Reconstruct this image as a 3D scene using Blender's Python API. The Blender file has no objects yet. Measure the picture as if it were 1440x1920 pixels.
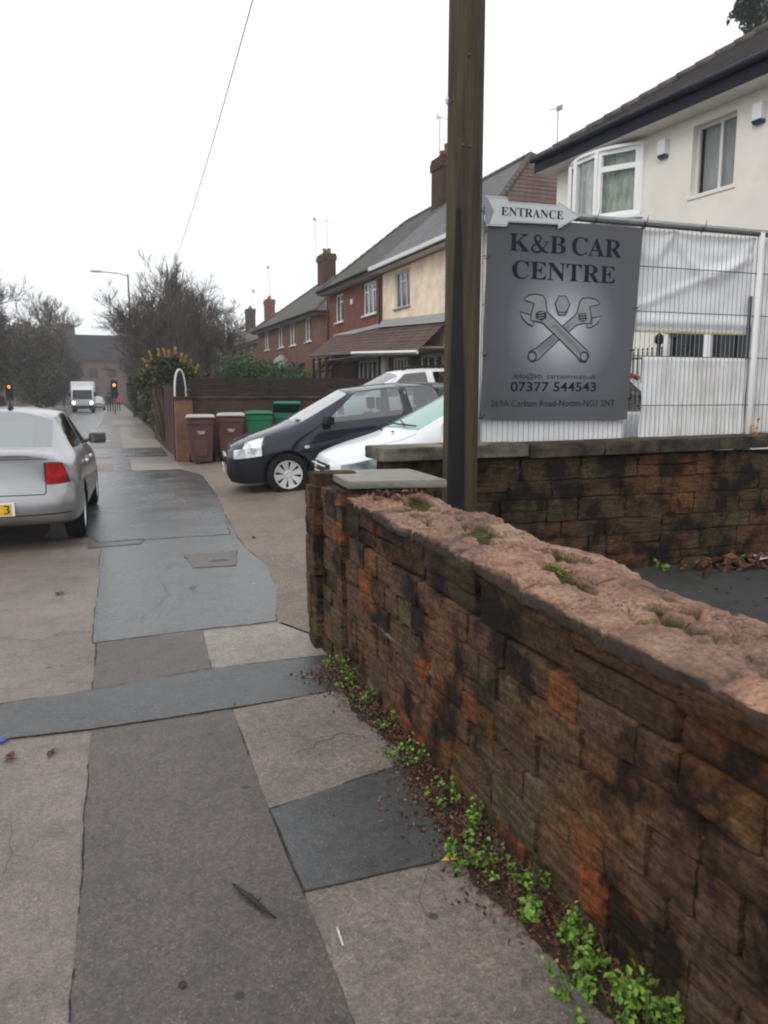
import bpy, bmesh, math, random
import numpy as np
from mathutils import Vector, Matrix, noise
from mathutils.bvhtree import BVHTree
R = math.radians
rnd = random.Random(7)
SC = bpy.context.scene
COL = SC.collection

# ------------------------------------------------------------------ camera, sky, sun, exposure
cam_data = bpy.data.cameras.new('camera')
cam = bpy.data.objects.new('camera', cam_data)
COL.objects.link(cam)
SC.camera = cam
cam.location = (0, 0, 1.6)
PITCH, YAW = 8.627, 19.105
cam.rotation_euler = (R(90 - PITCH), 0, R(-YAW))
cam_data.sensor_fit = 'VERTICAL'
cam_data.sensor_height = 36
cam_data.lens = 1450 / 1920 * 36
cam_data.clip_start = 0.05
cam_data.clip_end = 2000
cam_data.dof.use_dof = True
cam_data.dof.focus_distance = 6.2
cam_data.dof.aperture_fstop = 5.6

SUN_EL, SUN_AZ = 40, -130          # azimuth of the veiled sun, degrees from +Y towards +X
world = bpy.data.worlds.new('World')
SC.world = world
world.use_nodes = True
wn = world.node_tree
wn.nodes.clear()
wo = wn.nodes.new('ShaderNodeOutputWorld')
bg = wn.nodes.new('ShaderNodeBackground')
sky = wn.nodes.new('ShaderNodeTexSky')
sky.sky_type = 'NISHITA'
sky.sun_disc = False
sky.sun_elevation = R(SUN_EL)
sky.sun_rotation = R(SUN_AZ)
tc = wn.nodes.new('ShaderNodeTexCoord')
nz = wn.nodes.new('ShaderNodeTexNoise')
nz.inputs['Scale'].default_value = 1.6
nz.inputs['Detail'].default_value = 4
ramp = wn.nodes.new('ShaderNodeValToRGB')
ramp.color_ramp.elements[0].position = 0.3
ramp.color_ramp.elements[0].color = (0.88, 0.92, 0.97, 1)
ramp.color_ramp.elements[1].position = 0.65
ramp.color_ramp.elements[1].color = (1.0, 1.0, 1.0, 1)
mul = wn.nodes.new('ShaderNodeVectorMath')
mul.operation = 'SCALE'
mul.inputs['Scale'].default_value = 9.3
mixw = wn.nodes.new('ShaderNodeMix')
mixw.data_type = 'RGBA'
mixw.inputs['Factor'].default_value = 0.93
wn.links.new(tc.outputs['Generated'], nz.inputs['Vector'])
wn.links.new(nz.outputs['Fac'], ramp.inputs['Fac'])
wn.links.new(ramp.outputs['Color'], mul.inputs[0])
wn.links.new(sky.outputs['Color'], mixw.inputs['A'])
wn.links.new(mul.outputs['Vector'], mixw.inputs['B'])
wn.links.new(mixw.outputs['Result'], bg.inputs['Color'])
bg.inputs['Strength'].default_value = 0.13
wn.links.new(bg.outputs['Background'], wo.inputs['Surface'])

sl = bpy.data.lights.new('sun', 'SUN')
sl.energy = 1.15
sl.angle = R(30)
sl.color = (1.0, 0.97, 0.93)
sun = bpy.data.objects.new('sun', sl)
COL.objects.link(sun)
sun.rotation_euler = (R(90 - SUN_EL), 0, R(180 - SUN_AZ))

SC.view_settings.view_transform = 'Standard'
SC.view_settings.look = 'None'
SC.view_settings.gamma = 1
SC.view_settings.use_curve_mapping = False
SC.view_settings.exposure = 0.08
SC.render.engine = 'CYCLES'
SC.cycles.max_bounces = 6
SC.cycles.volume_bounces = 0
SC.cycles.transparent_max_bounces = 16
SC.cycles.filter_width = 2.1
SC.cycles.use_denoising = True
SC.cycles.caustics_reflective = False
SC.cycles.caustics_refractive = False

# ------------------------------------------------------------------ materials
def nodes_of(name):
    m = bpy.data.materials.new(name)
    m.use_nodes = True
    nt = m.node_tree
    return m, nt, nt.nodes['Principled BSDF']

def tex_noise(nt, vec, scale, detail=5, rough=0.55):
    n = nt.nodes.new('ShaderNodeTexNoise')
    n.inputs['Scale'].default_value = scale
    n.inputs['Detail'].default_value = detail
    n.inputs['Roughness'].default_value = rough
    if vec is not None: nt.links.new(vec, n.inputs['Vector'])
    return n.outputs['Fac']

def cramp(nt, fac, stops, const=False):
    n = nt.nodes.new('ShaderNodeValToRGB')
    r = n.color_ramp
    if const: r.interpolation = 'CONSTANT'
    while len(r.elements) < len(stops): r.elements.new(0.5)
    for e, (p, c) in zip(r.elements, stops):
        e.position = p
        e.color = (*c, 1) if len(c) == 3 else c
    nt.links.new(fac, n.inputs['Fac'])
    return n.outputs['Color']

def mix(nt, a, b, fac, mode='MIX'):
    n = nt.nodes.new('ShaderNodeMix')
    n.data_type = 'RGBA'
    n.blend_type = mode
    for s, v in (('A', a), ('B', b)):
        if isinstance(v, (tuple, list)): n.inputs[s].default_value = (*v, 1)
        else: nt.links.new(v, n.inputs[s])
    if isinstance(fac, (int, float)): n.inputs['Factor'].default_value = fac
    else: nt.links.new(fac, n.inputs['Factor'])
    return n.outputs['Result']

def pos(nt, kind='Object'):
    if kind == 'World':
        return nt.nodes.new('ShaderNodeNewGeometry').outputs['Position']
    return nt.nodes.new('ShaderNodeTexCoord').outputs[kind]

def bump(nt, bs, h, strength, dist=0.01):
    b = nt.nodes.new('ShaderNodeBump')
    b.inputs['Strength'].default_value = strength
    b.inputs['Distance'].default_value = dist
    nt.links.new(h, b.inputs['Height'])
    nt.links.new(b.outputs['Normal'], bs.inputs['Normal'])

def simple(name, col, rough=0.6, var=0.15, scale=6, bumpy=0.0, bscale=60, metal=0.0, coat=0.0, coord='Object', dirt=None, dirt_at=0.6, spec=0.5, stretch=None):
    m, nt, bs = nodes_of(name)
    v = pos(nt, coord)
    if stretch:
        mp = nt.nodes.new('ShaderNodeMapping'); mp.inputs['Scale'].default_value = stretch
        nt.links.new(v, mp.inputs['Vector']); v = mp.outputs['Vector']
    f = tex_noise(nt, v, scale)
    lo = tuple(c * (1 - var) for c in col); hi = tuple(min(1, c * (1 + var)) for c in col)
    c = cramp(nt, f, [(0.3, lo), (0.7, hi)])
    if dirt:
        f2 = tex_noise(nt, v, scale * 0.6, 8, 0.65)
        k = cramp(nt, f2, [(dirt_at - 0.08, (0, 0, 0)), (dirt_at + 0.1, (1, 1, 1))])
        c = mix(nt, c, dirt, k)
    nt.links.new(c, bs.inputs['Base Color'])
    rr = cramp(nt, f, [(0.3, (rough * 0.85,) * 3), (0.7, (min(1, rough * 1.15),) * 3)])
    nt.links.new(rr, bs.inputs['Roughness'])
    bs.inputs['Metallic'].default_value = metal
    bs.inputs['Coat Weight'].default_value = coat
    bs.inputs['Coat Roughness'].default_value = 0.04
    bs.inputs['Specular IOR Level'].default_value = spec
    if bumpy: bump(nt, bs, tex_noise(nt, v, bscale, 6, 0.6), bumpy, 0.01)
    return m

def ground_mat(name, lo, hi, rough, speck=(0.5, 0.47, 0.42), speck_amt=0.05, big=(0.72, 1.15), gum=True, wet=0.0, bmp=0.55):
    m, nt, bs = nodes_of(name)
    v = pos(nt, 'World')
    f = tex_noise(nt, v, 120, 4, 0.75)
    c = cramp(nt, f, [(0.36, lo), (0.64, hi)])
    c = mix(nt, c, cramp(nt, tex_noise(nt, v, 42, 4, 0.8), [(0.36, (0.74,) * 3), (0.64, (1.24, 1.22, 1.2))]), 1.0, 'MULTIPLY')
    b2 = cramp(nt, tex_noise(nt, v, 1.1, 8, 0.68), [(0.32, (big[0],) * 3), (0.68, (big[1],) * 3)])
    c = mix(nt, c, b2, 1.0, 'MULTIPLY')
    b3 = cramp(nt, tex_noise(nt, v, 7, 7, 0.75), [(0.34, (0.76,) * 3), (0.5, (1.0,) * 3), (0.66, (1.14, 1.11, 1.08))])
    c = mix(nt, c, b3, 1.0, 'MULTIPLY')
    vo = nt.nodes.new('ShaderNodeTexVoronoi'); vo.inputs['Scale'].default_value = 75
    nt.links.new(v, vo.inputs['Vector'])
    k = cramp(nt, vo.outputs['Distance'], [(speck_amt * 2.2, (1, 1, 1)), (speck_amt * 2.2 + 0.1, (0, 0, 0))])
    kk = cramp(nt, vo.outputs['Color'], [(0.60, (0, 0, 0)), (0.64, (1, 1, 1))])
    c = mix(nt, c, speck, mix(nt, (0, 0, 0), k, kk))
    if gum:
        v2 = nt.nodes.new('ShaderNodeTexVoronoi'); v2.inputs['Scale'].default_value = 3.1
        nt.links.new(v, v2.inputs['Vector'])
        g = cramp(nt, v2.outputs['Distance'], [(0.045, (1, 1, 1)), (0.06, (0, 0, 0))])
        c = mix(nt, c, tuple(x * 0.55 for x in lo), g)
    nt.links.new(c, bs.inputs['Base Color'])
    rr = cramp(nt, tex_noise(nt, v, 1.1, 5, 0.6), [(0.35, (rough - wet,) * 3), (0.65, (rough,) * 3)])
    nt.links.new(rr, bs.inputs['Roughness'])
    hb = nt.nodes.new('ShaderNodeMath'); hb.operation = 'ADD'
    nt.links.new(f, hb.inputs[0]); nt.links.new(tex_noise(nt, v, 7, 4), hb.inputs[1])
    bump(nt, bs, hb.outputs[0], bmp, 0.007)
    return m

def stone_mat(name, palette, dark=(0.014, 0.012, 0.011), moss=(0.05, 0.055, 0.018), grime=0.55, mossy=0.62, seed=0.0):
    m, nt, bs = nodes_of(name)
    v = pos(nt, 'World')
    oi = nt.nodes.new('ShaderNodeObjectInfo')
    base = cramp(nt, oi.outputs['Random'], [(i / len(palette), c) for i, c in enumerate(palette)], const=True)
    strata = nt.nodes.new('ShaderNodeMapping'); strata.inputs['Scale'].default_value = (3, 3, 26)
    strata.inputs['Location'].default_value = (seed, seed, 0)
    nt.links.new(v, strata.inputs['Vector'])
    c = mix(nt, base, cramp(nt, tex_noise(nt, strata.outputs['Vector'], 2.2, 6, 0.65), [(0.32, (0.5, 0.48, 0.46)), (0.68, (1.5, 1.42, 1.32))]), 1.0, 'MULTIPLY')
    c = mix(nt, c, cramp(nt, tex_noise(nt, v, 45, 6, 0.7), [(0.35, (0.55,) * 3), (0.65, (1.45,) * 3)]), 1.0, 'MULTIPLY')
    drift = cramp(nt, tex_noise(nt, v, 1.7, 3, 0.5), [(0.30, (0.92, 1.02, 0.62)), (0.46, (1.0, 1.0, 1.0)), (0.58, (1.45, 1.1, 0.82)), (0.64, (1.8, 1.15, 0.75)), (0.74, (1.1, 0.98, 0.88))])
    c = mix(nt, c, drift, 0.8, 'MULTIPLY')
    # old soot, blotchy
    k = cramp(nt, tex_noise(nt, v, 3.4, 7, 0.6), [(grime - 0.05, (0, 0, 0)), (grime + 0.07, (0.92,) * 3)])
    c = mix(nt, c, dark, k)
    k2 = cramp(nt, tex_noise(nt, v, 5.1, 8, 0.7), [(mossy, (0, 0, 0)), (mossy + 0.12, (0.7,) * 3)])
    c = mix(nt, c, moss, k2)
    # lichen specks
    vo = nt.nodes.new('ShaderNodeTexVoronoi'); vo.inputs['Scale'].default_value = 17
    nt.links.new(v, vo.inputs['Vector'])
    k3 = cramp(nt, vo.outputs['Distance'], [(0.05, (1, 1, 1)), (0.09, (0, 0, 0))])
    k4 = cramp(nt, vo.outputs['Color'], [(0.80, (0, 0, 0)), (0.83, (0.8,) * 3)])
    c = mix(nt, c, (0.3, 0.29, 0.26), mix(nt, (0, 0, 0), k3, k4))
    nt.links.new(c, bs.inputs['Base Color'])
    bs.inputs['Roughness'].default_value = 0.72
    h = nt.nodes.new('ShaderNodeMath'); h.operation = 'ADD'
    nt.links.new(tex_noise(nt, v, 60, 8, 0.7), h.inputs[0]); nt.links.new(tex_noise(nt, strata.outputs['Vector'], 5, 6, 0.7), h.inputs[1])
    bump(nt, bs, h.outputs[0], 1.0, 0.022)
    return m

def brick_mat(name, c1, c2, mortar, bw=0.225, bh=0.075, ms=0.01, rough=0.8, uv=False, bumpd=0.006, off=0.5, stain=None):
    m, nt, bs = nodes_of(name)
    if uv:
        vec = pos(nt, 'UV')
    else:
        v = pos(nt, 'Object')
        sx = nt.nodes.new('ShaderNodeSeparateXYZ'); nt.links.new(v, sx.inputs[0])
        ad = nt.nodes.new('ShaderNodeMath'); ad.operation = 'ADD'
        nt.links.new(sx.outputs[0], ad.inputs[0]); nt.links.new(sx.outputs[1], ad.inputs[1])
        cb = nt.nodes.new('ShaderNodeCombineXYZ')
        nt.links.new(ad.outputs[0], cb.inputs[0]); nt.links.new(sx.outputs[2], cb.inputs[1])
        vec = cb.outputs[0]
    b = nt.nodes.new('ShaderNodeTexBrick')
    b.offset = off
    b.inputs['Scale'].default_value = 1
    b.inputs['Brick Width'].default_value = bw
    b.inputs['Row Height'].default_value = bh
    b.inputs['Mortar Size'].default_value = ms
    b.inputs['Mortar Smooth'].default_value = 0.2
    b.inputs['Color1'].default_value = (*c1, 1)
    b.inputs['Color2'].default_value = (*c2, 1)
    b.inputs['Mortar'].default_value = (*mortar, 1)
    nt.links.new(vec, b.inputs['Vector'])
    c = mix(nt, b.outputs['Color'], cramp(nt, tex_noise(nt, pos(nt, 'World'), 1.4, 7, 0.65), [(0.3, (0.72,) * 3), (0.7, (1.22,) * 3)]), 1.0, 'MULTIPLY')
    if stain:
        c = mix(nt, c, stain, cramp(nt, tex_noise(nt, pos(nt, 'World'), 0.9, 8, 0.7), [(0.5, (0, 0, 0)), (0.68, (0.75,) * 3)]))
    nt.links.new(c, bs.inputs['Base Color'])
    bs.inputs['Roughness'].default_value = rough
    inv = nt.nodes.new('ShaderNodeMath'); inv.operation = 'SUBTRACT'; inv.inputs[0].default_value = 1
    nt.links.new(b.outputs['Fac'], inv.inputs[1])
    bump(nt, bs, inv.outputs[0], 0.7, bumpd)
    return m

def glass_mat(name, tint=(0.5, 0.55, 0.55), refl=0.35, rough=0.02, clear=True, cloudy=None, fres=None):
    m = bpy.data.materials.new(name); m.use_nodes = True
    nt = m.node_tree; nt.nodes.clear()
    out = nt.nodes.new('ShaderNodeOutputMaterial')
    gl = nt.nodes.new('ShaderNodeBsdfGlossy'); gl.inputs['Roughness'].default_value = rough
    if clear:
        tr = nt.nodes.new('ShaderNodeBsdfTransparent'); tr.inputs['Color'].default_value = (*tint, 1)
    else:
        tr = nt.nodes.new('ShaderNodeBsdfDiffuse'); tr.inputs['Color'].default_value = (*tint, 1)
    base = tr.outputs[0]
    if cloudy:
        df = nt.nodes.new('ShaderNodeBsdfDiffuse'); df.inputs['Color'].default_value = (*cloudy[0], 1)
        m2 = nt.nodes.new('ShaderNodeMixShader'); m2.inputs[0].default_value = cloudy[1]
        nt.links.new(base, m2.inputs[1]); nt.links.new(df.outputs[0], m2.inputs[2]); base = m2.outputs[0]
    fr = nt.nodes.new('ShaderNodeLayerWeight'); fr.inputs['Blend'].default_value = 0.35
    ma = nt.nodes.new('ShaderNodeMath'); ma.operation = 'MULTIPLY_ADD'; ma.use_clamp = True
    ma.inputs[1].default_value = fres if fres is not None else 1.0 - refl * 0.5; ma.inputs[2].default_value = refl
    nt.links.new(fr.outputs['Fresnel'], ma.inputs[0])
    wob = tex_noise(nt, pos(nt, 'World'), 3.0, 2)
    b = nt.nodes.new('ShaderNodeBump'); b.inputs['Strength'].default_value = 0.08; b.inputs['Distance'].default_value = 0.02
    nt.links.new(wob, b.inputs['Height']); nt.links.new(b.outputs[0], gl.inputs['Normal'])
    mx = nt.nodes.new('ShaderNodeMixShader')
    nt.links.new(ma.outputs[0], mx.inputs[0]); nt.links.new(base, mx.inputs[1]); nt.links.new(gl.outputs[0], mx.inputs[2])
    nt.links.new(mx.outputs[0], out.inputs['Surface'])
    return m

def lamp_mat(name, col, strength):
    m, nt, bs = nodes_of(name)
    bs.inputs['Base Color'].default_value = (*col, 1)
    bs.inputs['Emission Color'].default_value = (*col, 1)
    bs.inputs['Emission Strength'].default_value = strength
    return m

MT = {}
def setup_materials():
    M = MT
    M['slab'] = ground_mat('weathered_concrete_paving', (0.135, 0.111, 0.098), (0.275, 0.232, 0.206), 0.50, (0.36, 0.32, 0.28), 0.05)
    M['slab_light'] = ground_mat('pale_concrete_paving', (0.19, 0.172, 0.150), (0.33, 0.30, 0.262), 0.5, (0.45, 0.42, 0.37), 0.06)
    M['tarmac_brown'] = ground_mat('worn_brown_tarmac', (0.052, 0.043, 0.039), (0.138, 0.116, 0.104), 0.44, (0.24, 0.19, 0.155), 0.07, wet=0.08)
    M['tarmac_dark'] = ground_mat('damp_dark_tarmac', (0.036, 0.037, 0.038), (0.092, 0.094, 0.096), 0.34, (0.3, 0.29, 0.27), 0.035, wet=0.12, bmp=0.35)
    M['tarmac_damp_sheen'] = ground_mat('damp_sheen_grey_tarmac', (0.056, 0.060, 0.064), (0.115, 0.121, 0.127), 0.30, (0.3, 0.29, 0.27), 0.03, wet=0.12, bmp=0.22)  # damp tarmac, blue-grey base raised to hold part of the sky sheen
    M['road'] = ground_mat('wet_road_tarmac', (0.08, 0.082, 0.085), (0.14, 0.142, 0.145), 0.38, wet=0.12)
    M['lot'] = ground_mat('rough_forecourt_concrete', (0.105, 0.080, 0.064), (0.26, 0.205, 0.168), 0.55, (0.42, 0.34, 0.28), 0.12, big=(0.78, 1.15))
    M['yard'] = ground_mat('dark_yard_tarmac', (0.035, 0.035, 0.035), (0.07, 0.07, 0.07), 0.6, (0.2, 0.17, 0.13), 0.05)
    M['soil'] = ground_mat('dark_wet_soil', (0.03, 0.02, 0.014), (0.07, 0.05, 0.035), 0.8, (0.15, 0.1, 0.06), 0.08, gum=False)
    M['seam'] = simple('dark_joint_grime', (0.030, 0.026, 0.024), 0.6, 0.3, 9)
    M['kerb'] = simple('granite_kerb', (0.34, 0.33, 0.31), 0.6, 0.2, 8, 0.3)
    brown = [(0.115, 0.076, 0.050), (0.135, 0.086, 0.054), (0.10, 0.070, 0.050), (0.15, 0.088, 0.054), (0.12, 0.084, 0.055),
             (0.13, 0.085, 0.048), (0.21, 0.085, 0.040), (0.12, 0.08, 0.054), (0.13, 0.105, 0.062), (0.105, 0.074, 0.052),
             (0.125, 0.082, 0.056), (0.11, 0.08, 0.052)]
    M['stone'] = stone_mat('brown_sandstone', brown, grime=0.545, mossy=0.575)
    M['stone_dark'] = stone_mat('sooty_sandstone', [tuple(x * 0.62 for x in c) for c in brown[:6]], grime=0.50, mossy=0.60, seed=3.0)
    M['stone_back'] = stone_mat('dark_weathered_sandstone', [tuple(x * 0.8 for x in c) for c in brown[:5] + brown[7:]], grime=0.50, mossy=0.66, seed=9.0)
    M['mortar'] = simple('dirty_mortar', (0.06, 0.05, 0.038), 0.9, 0.35, 9, 0.6, 40)
    M['mortar_line'] = simple('pale_lime_mortar', (0.14, 0.125, 0.10), 0.9, 0.35, 14, 0.6, 50, dirt=(0.05, 0.045, 0.03), dirt_at=0.5)
    # pink coping with moss in its pits (mesh attribute 'pit')
    m, nt, bs = nodes_of('eroded_pink_sandstone')
    v = pos(nt, 'World')
    c = cramp(nt, tex_noise(nt, v, 4.5, 7, 0.62), [(0.3, (0.10, 0.075, 0.062)), (0.40, (0.22, 0.135, 0.10)), (0.52, (0.34, 0.20, 0.145)), (0.62, (0.40, 0.265, 0.185)), (0.70, (0.24, 0.17, 0.13)), (0.78, (0.15, 0.13, 0.115))])
    c = mix(nt, c, cramp(nt, tex_noise(nt, v, 60, 6, 0.7), [(0.35, (0.6,) * 3), (0.65, (1.3,) * 3)]), 1.0, 'MULTIPLY')
    oi_ = nt.nodes.new('ShaderNodeObjectInfo')
    c = mix(nt, c, cramp(nt, oi_.outputs['Random'], [(0, (0.78, 0.80, 0.82)), (0.5, (1.0, 0.97, 0.95)), (1, (1.15, 1.08, 1.0))]), 1.0, 'MULTIPLY')
    at = nt.nodes.new('ShaderNodeAttribute'); at.attribute_name = 'pit'
    moss = cramp(nt, tex_noise(nt, v, 30, 5, 0.7), [(0.35, (0.035, 0.028, 0.018)), (0.52, (0.05, 0.06, 0.012)), (0.7, (0.12, 0.15, 0.02))])
    c = mix(nt, c, moss, at.outputs['Fac'])
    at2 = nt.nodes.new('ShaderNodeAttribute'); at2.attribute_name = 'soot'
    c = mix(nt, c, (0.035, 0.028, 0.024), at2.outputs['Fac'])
    nt.links.new(c, bs.inputs['Base Color']); bs.inputs['Roughness'].default_value = 0.7
    vc = nt.nodes.new('ShaderNodeTexVoronoi'); vc.feature = 'DISTANCE_TO_EDGE'; vc.inputs['Scale'].default_value = 7
    mpv = nt.nodes.new('ShaderNodeMapping'); mpv.inputs['Scale'].default_value = (2.2, 0.8, 1); nt.links.new(v, mpv.inputs['Vector'])
    wv = nt.nodes.new('ShaderNodeVectorMath'); wv.operation = 'ADD'
    nw = nt.nodes.new('ShaderNodeTexNoise'); nw.inputs['Scale'].default_value = 9; nw.inputs['Detail'].default_value = 6; nt.links.new(v, nw.inputs['Vector'])
    nt.links.new(mpv.outputs[0], wv.inputs[0]); nt.links.new(nw.outputs['Color'], wv.inputs[1]); nt.links.new(wv.outputs[0], vc.inputs['Vector'])
    crk = cramp(nt, vc.outputs['Distance'], [(0.0, (0, 0, 0)), (0.03, (1, 1, 1))])
    patchy = cramp(nt, tex_noise(nt, v, 3.3, 3), [(0.48, (0, 0, 0)), (0.56, (1, 1, 1))])
    ckm = mix(nt, (1, 1, 1), crk, patchy)
    c = mix(nt, c, mix(nt, (0.36, 0.31, 0.27), (1, 1, 1), ckm), 1.0, 'MULTIPLY')
    nt.links.new(c, bs.inputs['Base Color'])
    hh = nt.nodes.new('ShaderNodeMath'); hh.operation = 'MULTIPLY_ADD'; hh.inputs[1].default_value = 0.8
    nt.links.new(ckm, hh.inputs[0]); nt.links.new(tex_noise(nt, v, 38, 9, 0.72), hh.inputs[2])
    bump(nt, bs, hh.outputs[0], 1.0, 0.014)
    M['coping'] = m
    M['slate'] = simple('damp_slate_slab', (0.20, 0.19, 0.165), 0.45, 0.3, 7, 0.4, 40, dirt=(0.10, 0.09, 0.05), dirt_at=0.6)
    M['coping_dark'] = simple('dark_coping_stone', (0.075, 0.058, 0.045), 0.75, 0.45, 6, 0.8, 40, coord='World', dirt=(0.025, 0.02, 0.018), dirt_at=0.5)
    M['coping_grey'] = simple('grey_coping_stone', (0.17, 0.155, 0.12), 0.7, 0.35, 6, 0.7, 40, coord='World', dirt=(0.05, 0.045, 0.03), dirt_at=0.55)
    # pole
    m, nt, bs = nodes_of('old_creosoted_timber')
    v = pos(nt, 'Object')
    mp = nt.nodes.new('ShaderNodeMapping'); mp.inputs['Scale'].default_value = (16, 16, 0.9); nt.links.new(v, mp.inputs['Vector'])
    c = cramp(nt, tex_noise(nt, mp.outputs[0], 1.6, 8, 0.65), [(0.28, (0.028, 0.024, 0.022)), (0.45, (0.058, 0.047, 0.036)), (0.6, (0.088, 0.069, 0.042)), (0.75, (0.085, 0.062, 0.048))])
    mp2 = nt.nodes.new('ShaderNodeMapping'); mp2.inputs['Scale'].default_value = (6, 6, 0.35); nt.links.new(v, mp2.inputs['Vector'])
    c = mix(nt, c, (0.095, 0.080, 0.032), cramp(nt, tex_noise(nt, mp2.outputs[0], 1.3, 5), [(0.5, (0, 0, 0)), (0.66, (0.55,) * 3)]))
    nt.links.new(c, bs.inputs['Base Color']); bs.inputs['Roughness'].default_value = 0.65
    bump(nt, bs, tex_noise(nt, mp.outputs[0], 5, 8, 0.7), 0.8, 0.02)
    M['pole'] = m
    M['tar'] = simple('black_tarred_timber', (0.014, 0.013, 0.014), 0.55, 0.4, 8, 0.5, 30, stretch=(4, 4, 0.6))
    # walls and roofs of the houses
    M['cream'] = simple('cream_render', (0.76, 0.725, 0.66), 0.85, 0.05, 1.2, 0.25, 90, dirt=(0.66, 0.62, 0.55), dirt_at=0.62)
    M['cream2'] = brick_mat('painted_cream_brick', (0.86, 0.70, 0.54), (0.84, 0.68, 0.52), (0.76, 0.61, 0.47), ms=0.006, bumpd=0.003)
    M['brick'] = brick_mat('red_brick', (0.21, 0.062, 0.040), (0.155, 0.048, 0.034), (0.20, 0.13, 0.10), ms=0.008)
    M['brick_orange'] = brick_mat('orange_brown_brick', (0.24, 0.10, 0.05), (0.17, 0.075, 0.042), (0.14, 0.11, 0.09))
    M['brick_far'] = brick_mat('dull_red_brick', (0.15, 0.080, 0.068), (0.12, 0.070, 0.06), (0.13, 0.10, 0.09))
    M['brick_soot'] = brick_mat('sooty_brick', (0.10, 0.045, 0.035), (0.07, 0.036, 0.03), (0.06, 0.045, 0.04))
    M['tile_grey'] = brick_mat('weathered_grey_tiles', (0.13, 0.125, 0.12), (0.095, 0.09, 0.088), (0.05, 0.048, 0.045), 0.27, 0.30, 0.012, uv=True, stain=(0.11, 0.115, 0.065))
    M['tile_slate'] = brick_mat('blue_grey_slates', (0.135, 0.13, 0.138), (0.105, 0.102, 0.108), (0.06, 0.06, 0.064), 0.27, 0.30, 0.012, uv=True, rough=0.55)
    M['tile_brown'] = brick_mat('brown_red_tiles', (0.135, 0.082, 0.068), (0.10, 0.062, 0.055), (0.045, 0.033, 0.03), 0.22, 0.22, 0.012, uv=True, stain=(0.12, 0.095, 0.08))
    M['tile_dark'] = brick_mat('dark_brown_tiles', (0.040, 0.034, 0.031), (0.032, 0.028, 0.026), (0.018, 0.016, 0.015), 0.25, 0.28, 0.012, uv=True)
    M['ridge'] = simple('ridge_tile_clay', (0.11, 0.095, 0.085), 0.8, 0.3, 5, 0.3)
    M['fascia'] = simple('dark_blue_black_fascia', (0.010, 0.010, 0.022), 0.6, 0.2, 3, spec=0.2)
    M['fascia_brown'] = simple('dark_brown_fascia', (0.035, 0.028, 0.026), 0.5, 0.2, 3)
    M['soffit'] = simple('grey_white_soffit', (0.62, 0.60, 0.56), 0.7, 0.08, 2)
    M['lead'] = simple('grey_lead_flashing', (0.25, 0.25, 0.245), 0.5, 0.2, 4, 0.2)
    M['upvc'] = simple('white_plastic_frame', (0.80, 0.80, 0.80), 0.3, 0.03, 3)
    M['upvc_dull'] = simple('dull_white_frame', (0.66, 0.66, 0.66), 0.4, 0.06, 3)
    M['pane'] = glass_mat('house_window_glass', (0.78, 0.81, 0.81), 0.05, fres=0.22)
    M['pane_far'] = glass_mat('reflecting_window_glass', (0.05, 0.055, 0.06), 0.16, 0.05, clear=False, fres=0.5)
    M['room'] = simple('dim_room_wall', (0.16, 0.15, 0.14), 0.9, 0.2, 2)
    m, nt, bs = nodes_of('patterned_green_curtain')
    v = pos(nt, 'Object')
    mp = nt.nodes.new('ShaderNodeMapping'); mp.inputs['Scale'].default_value = (5, 5, 1.5); nt.links.new(v, mp.inputs['Vector'])
    c = cramp(nt, tex_noise(nt, mp.outputs[0], 2.4, 5, 0.6), [(0.35, (0.20, 0.23, 0.17)), (0.55, (0.42, 0.46, 0.38)), (0.7, (0.62, 0.60, 0.52))])
    nt.links.new(c, bs.inputs['Base Color']); bs.inputs['Roughness'].default_value = 0.9
    M['curtain'] = m
    M['curtain_grey'] = simple('grey_net_curtain', (0.50, 0.50, 0.48), 0.9, 0.25, 4, stretch=(4, 4, 0.6))  # grey lightened to include cloud reflection on the panes
    M['curtain_white'] = simple('white_curtain', (0.66, 0.65, 0.62), 0.9, 0.1, 4)
    M['door_dark'] = simple('dark_door_paint', (0.03, 0.024, 0.024), 0.4, 0.2, 3)
    M['black'] = simple('black_plastic', (0.012, 0.012, 0.013), 0.5, 0.3, 9)
    M['navy_black'] = simple('black_window_vinyl', (0.010, 0.011, 0.016), 0.3, 0.2, 4)
    M['teal'] = simple('teal_plastic', (0.02, 0.05, 0.065), 0.4)
    M['metal_grey'] = simple('galvanised_steel', (0.42, 0.43, 0.44), 0.4, 0.12, 12, metal=0.7)
    M['steel_dark'] = simple('dark_grey_coated_steel', (0.075, 0.08, 0.085), 0.5, 0.2, 12)
    M['wire'] = simple('grey_coated_wire', (0.24, 0.243, 0.25), 0.5, 0.2, 12)
    M['aerial'] = simple('dull_aluminium', (0.35, 0.36, 0.38), 0.5, metal=0.4)
    M['white_sheet'] = simple('white_pvc_sheet', (0.86, 0.865, 0.885), 0.5, 0.04, 3)
    M['dirty_sheet'] = simple('stained_white_sheet', (0.86, 0.862, 0.87), 0.55, 0.05, 3, dirt=(0.66, 0.635, 0.60), dirt_at=0.56, stretch=(5, 5, 0.8))
    M['yellow'] = simple('yellow_tape', (0.55, 0.50, 0.12), 0.5)
    M['orange_leaf'] = simple('orange_leaf', (0.5, 0.13, 0.03), 0.6)
    # sign: printed grey panel with printed pale glow behind the spanners
    m, nt, bs = nodes_of('printed_grey_sign_panel')
    v = pos(nt, 'Object')
    mp = nt.nodes.new('ShaderNodeMapping'); mp.vector_type = 'POINT'
    mp.inputs['Location'].default_value = (-0.76 * 1.15, 0, -0.80 * 1.05)
    mp.inputs['Scale'].default_value = (1.15, 0, 1.05)
    nt.links.new(v, mp.inputs['Vector'])
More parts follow.
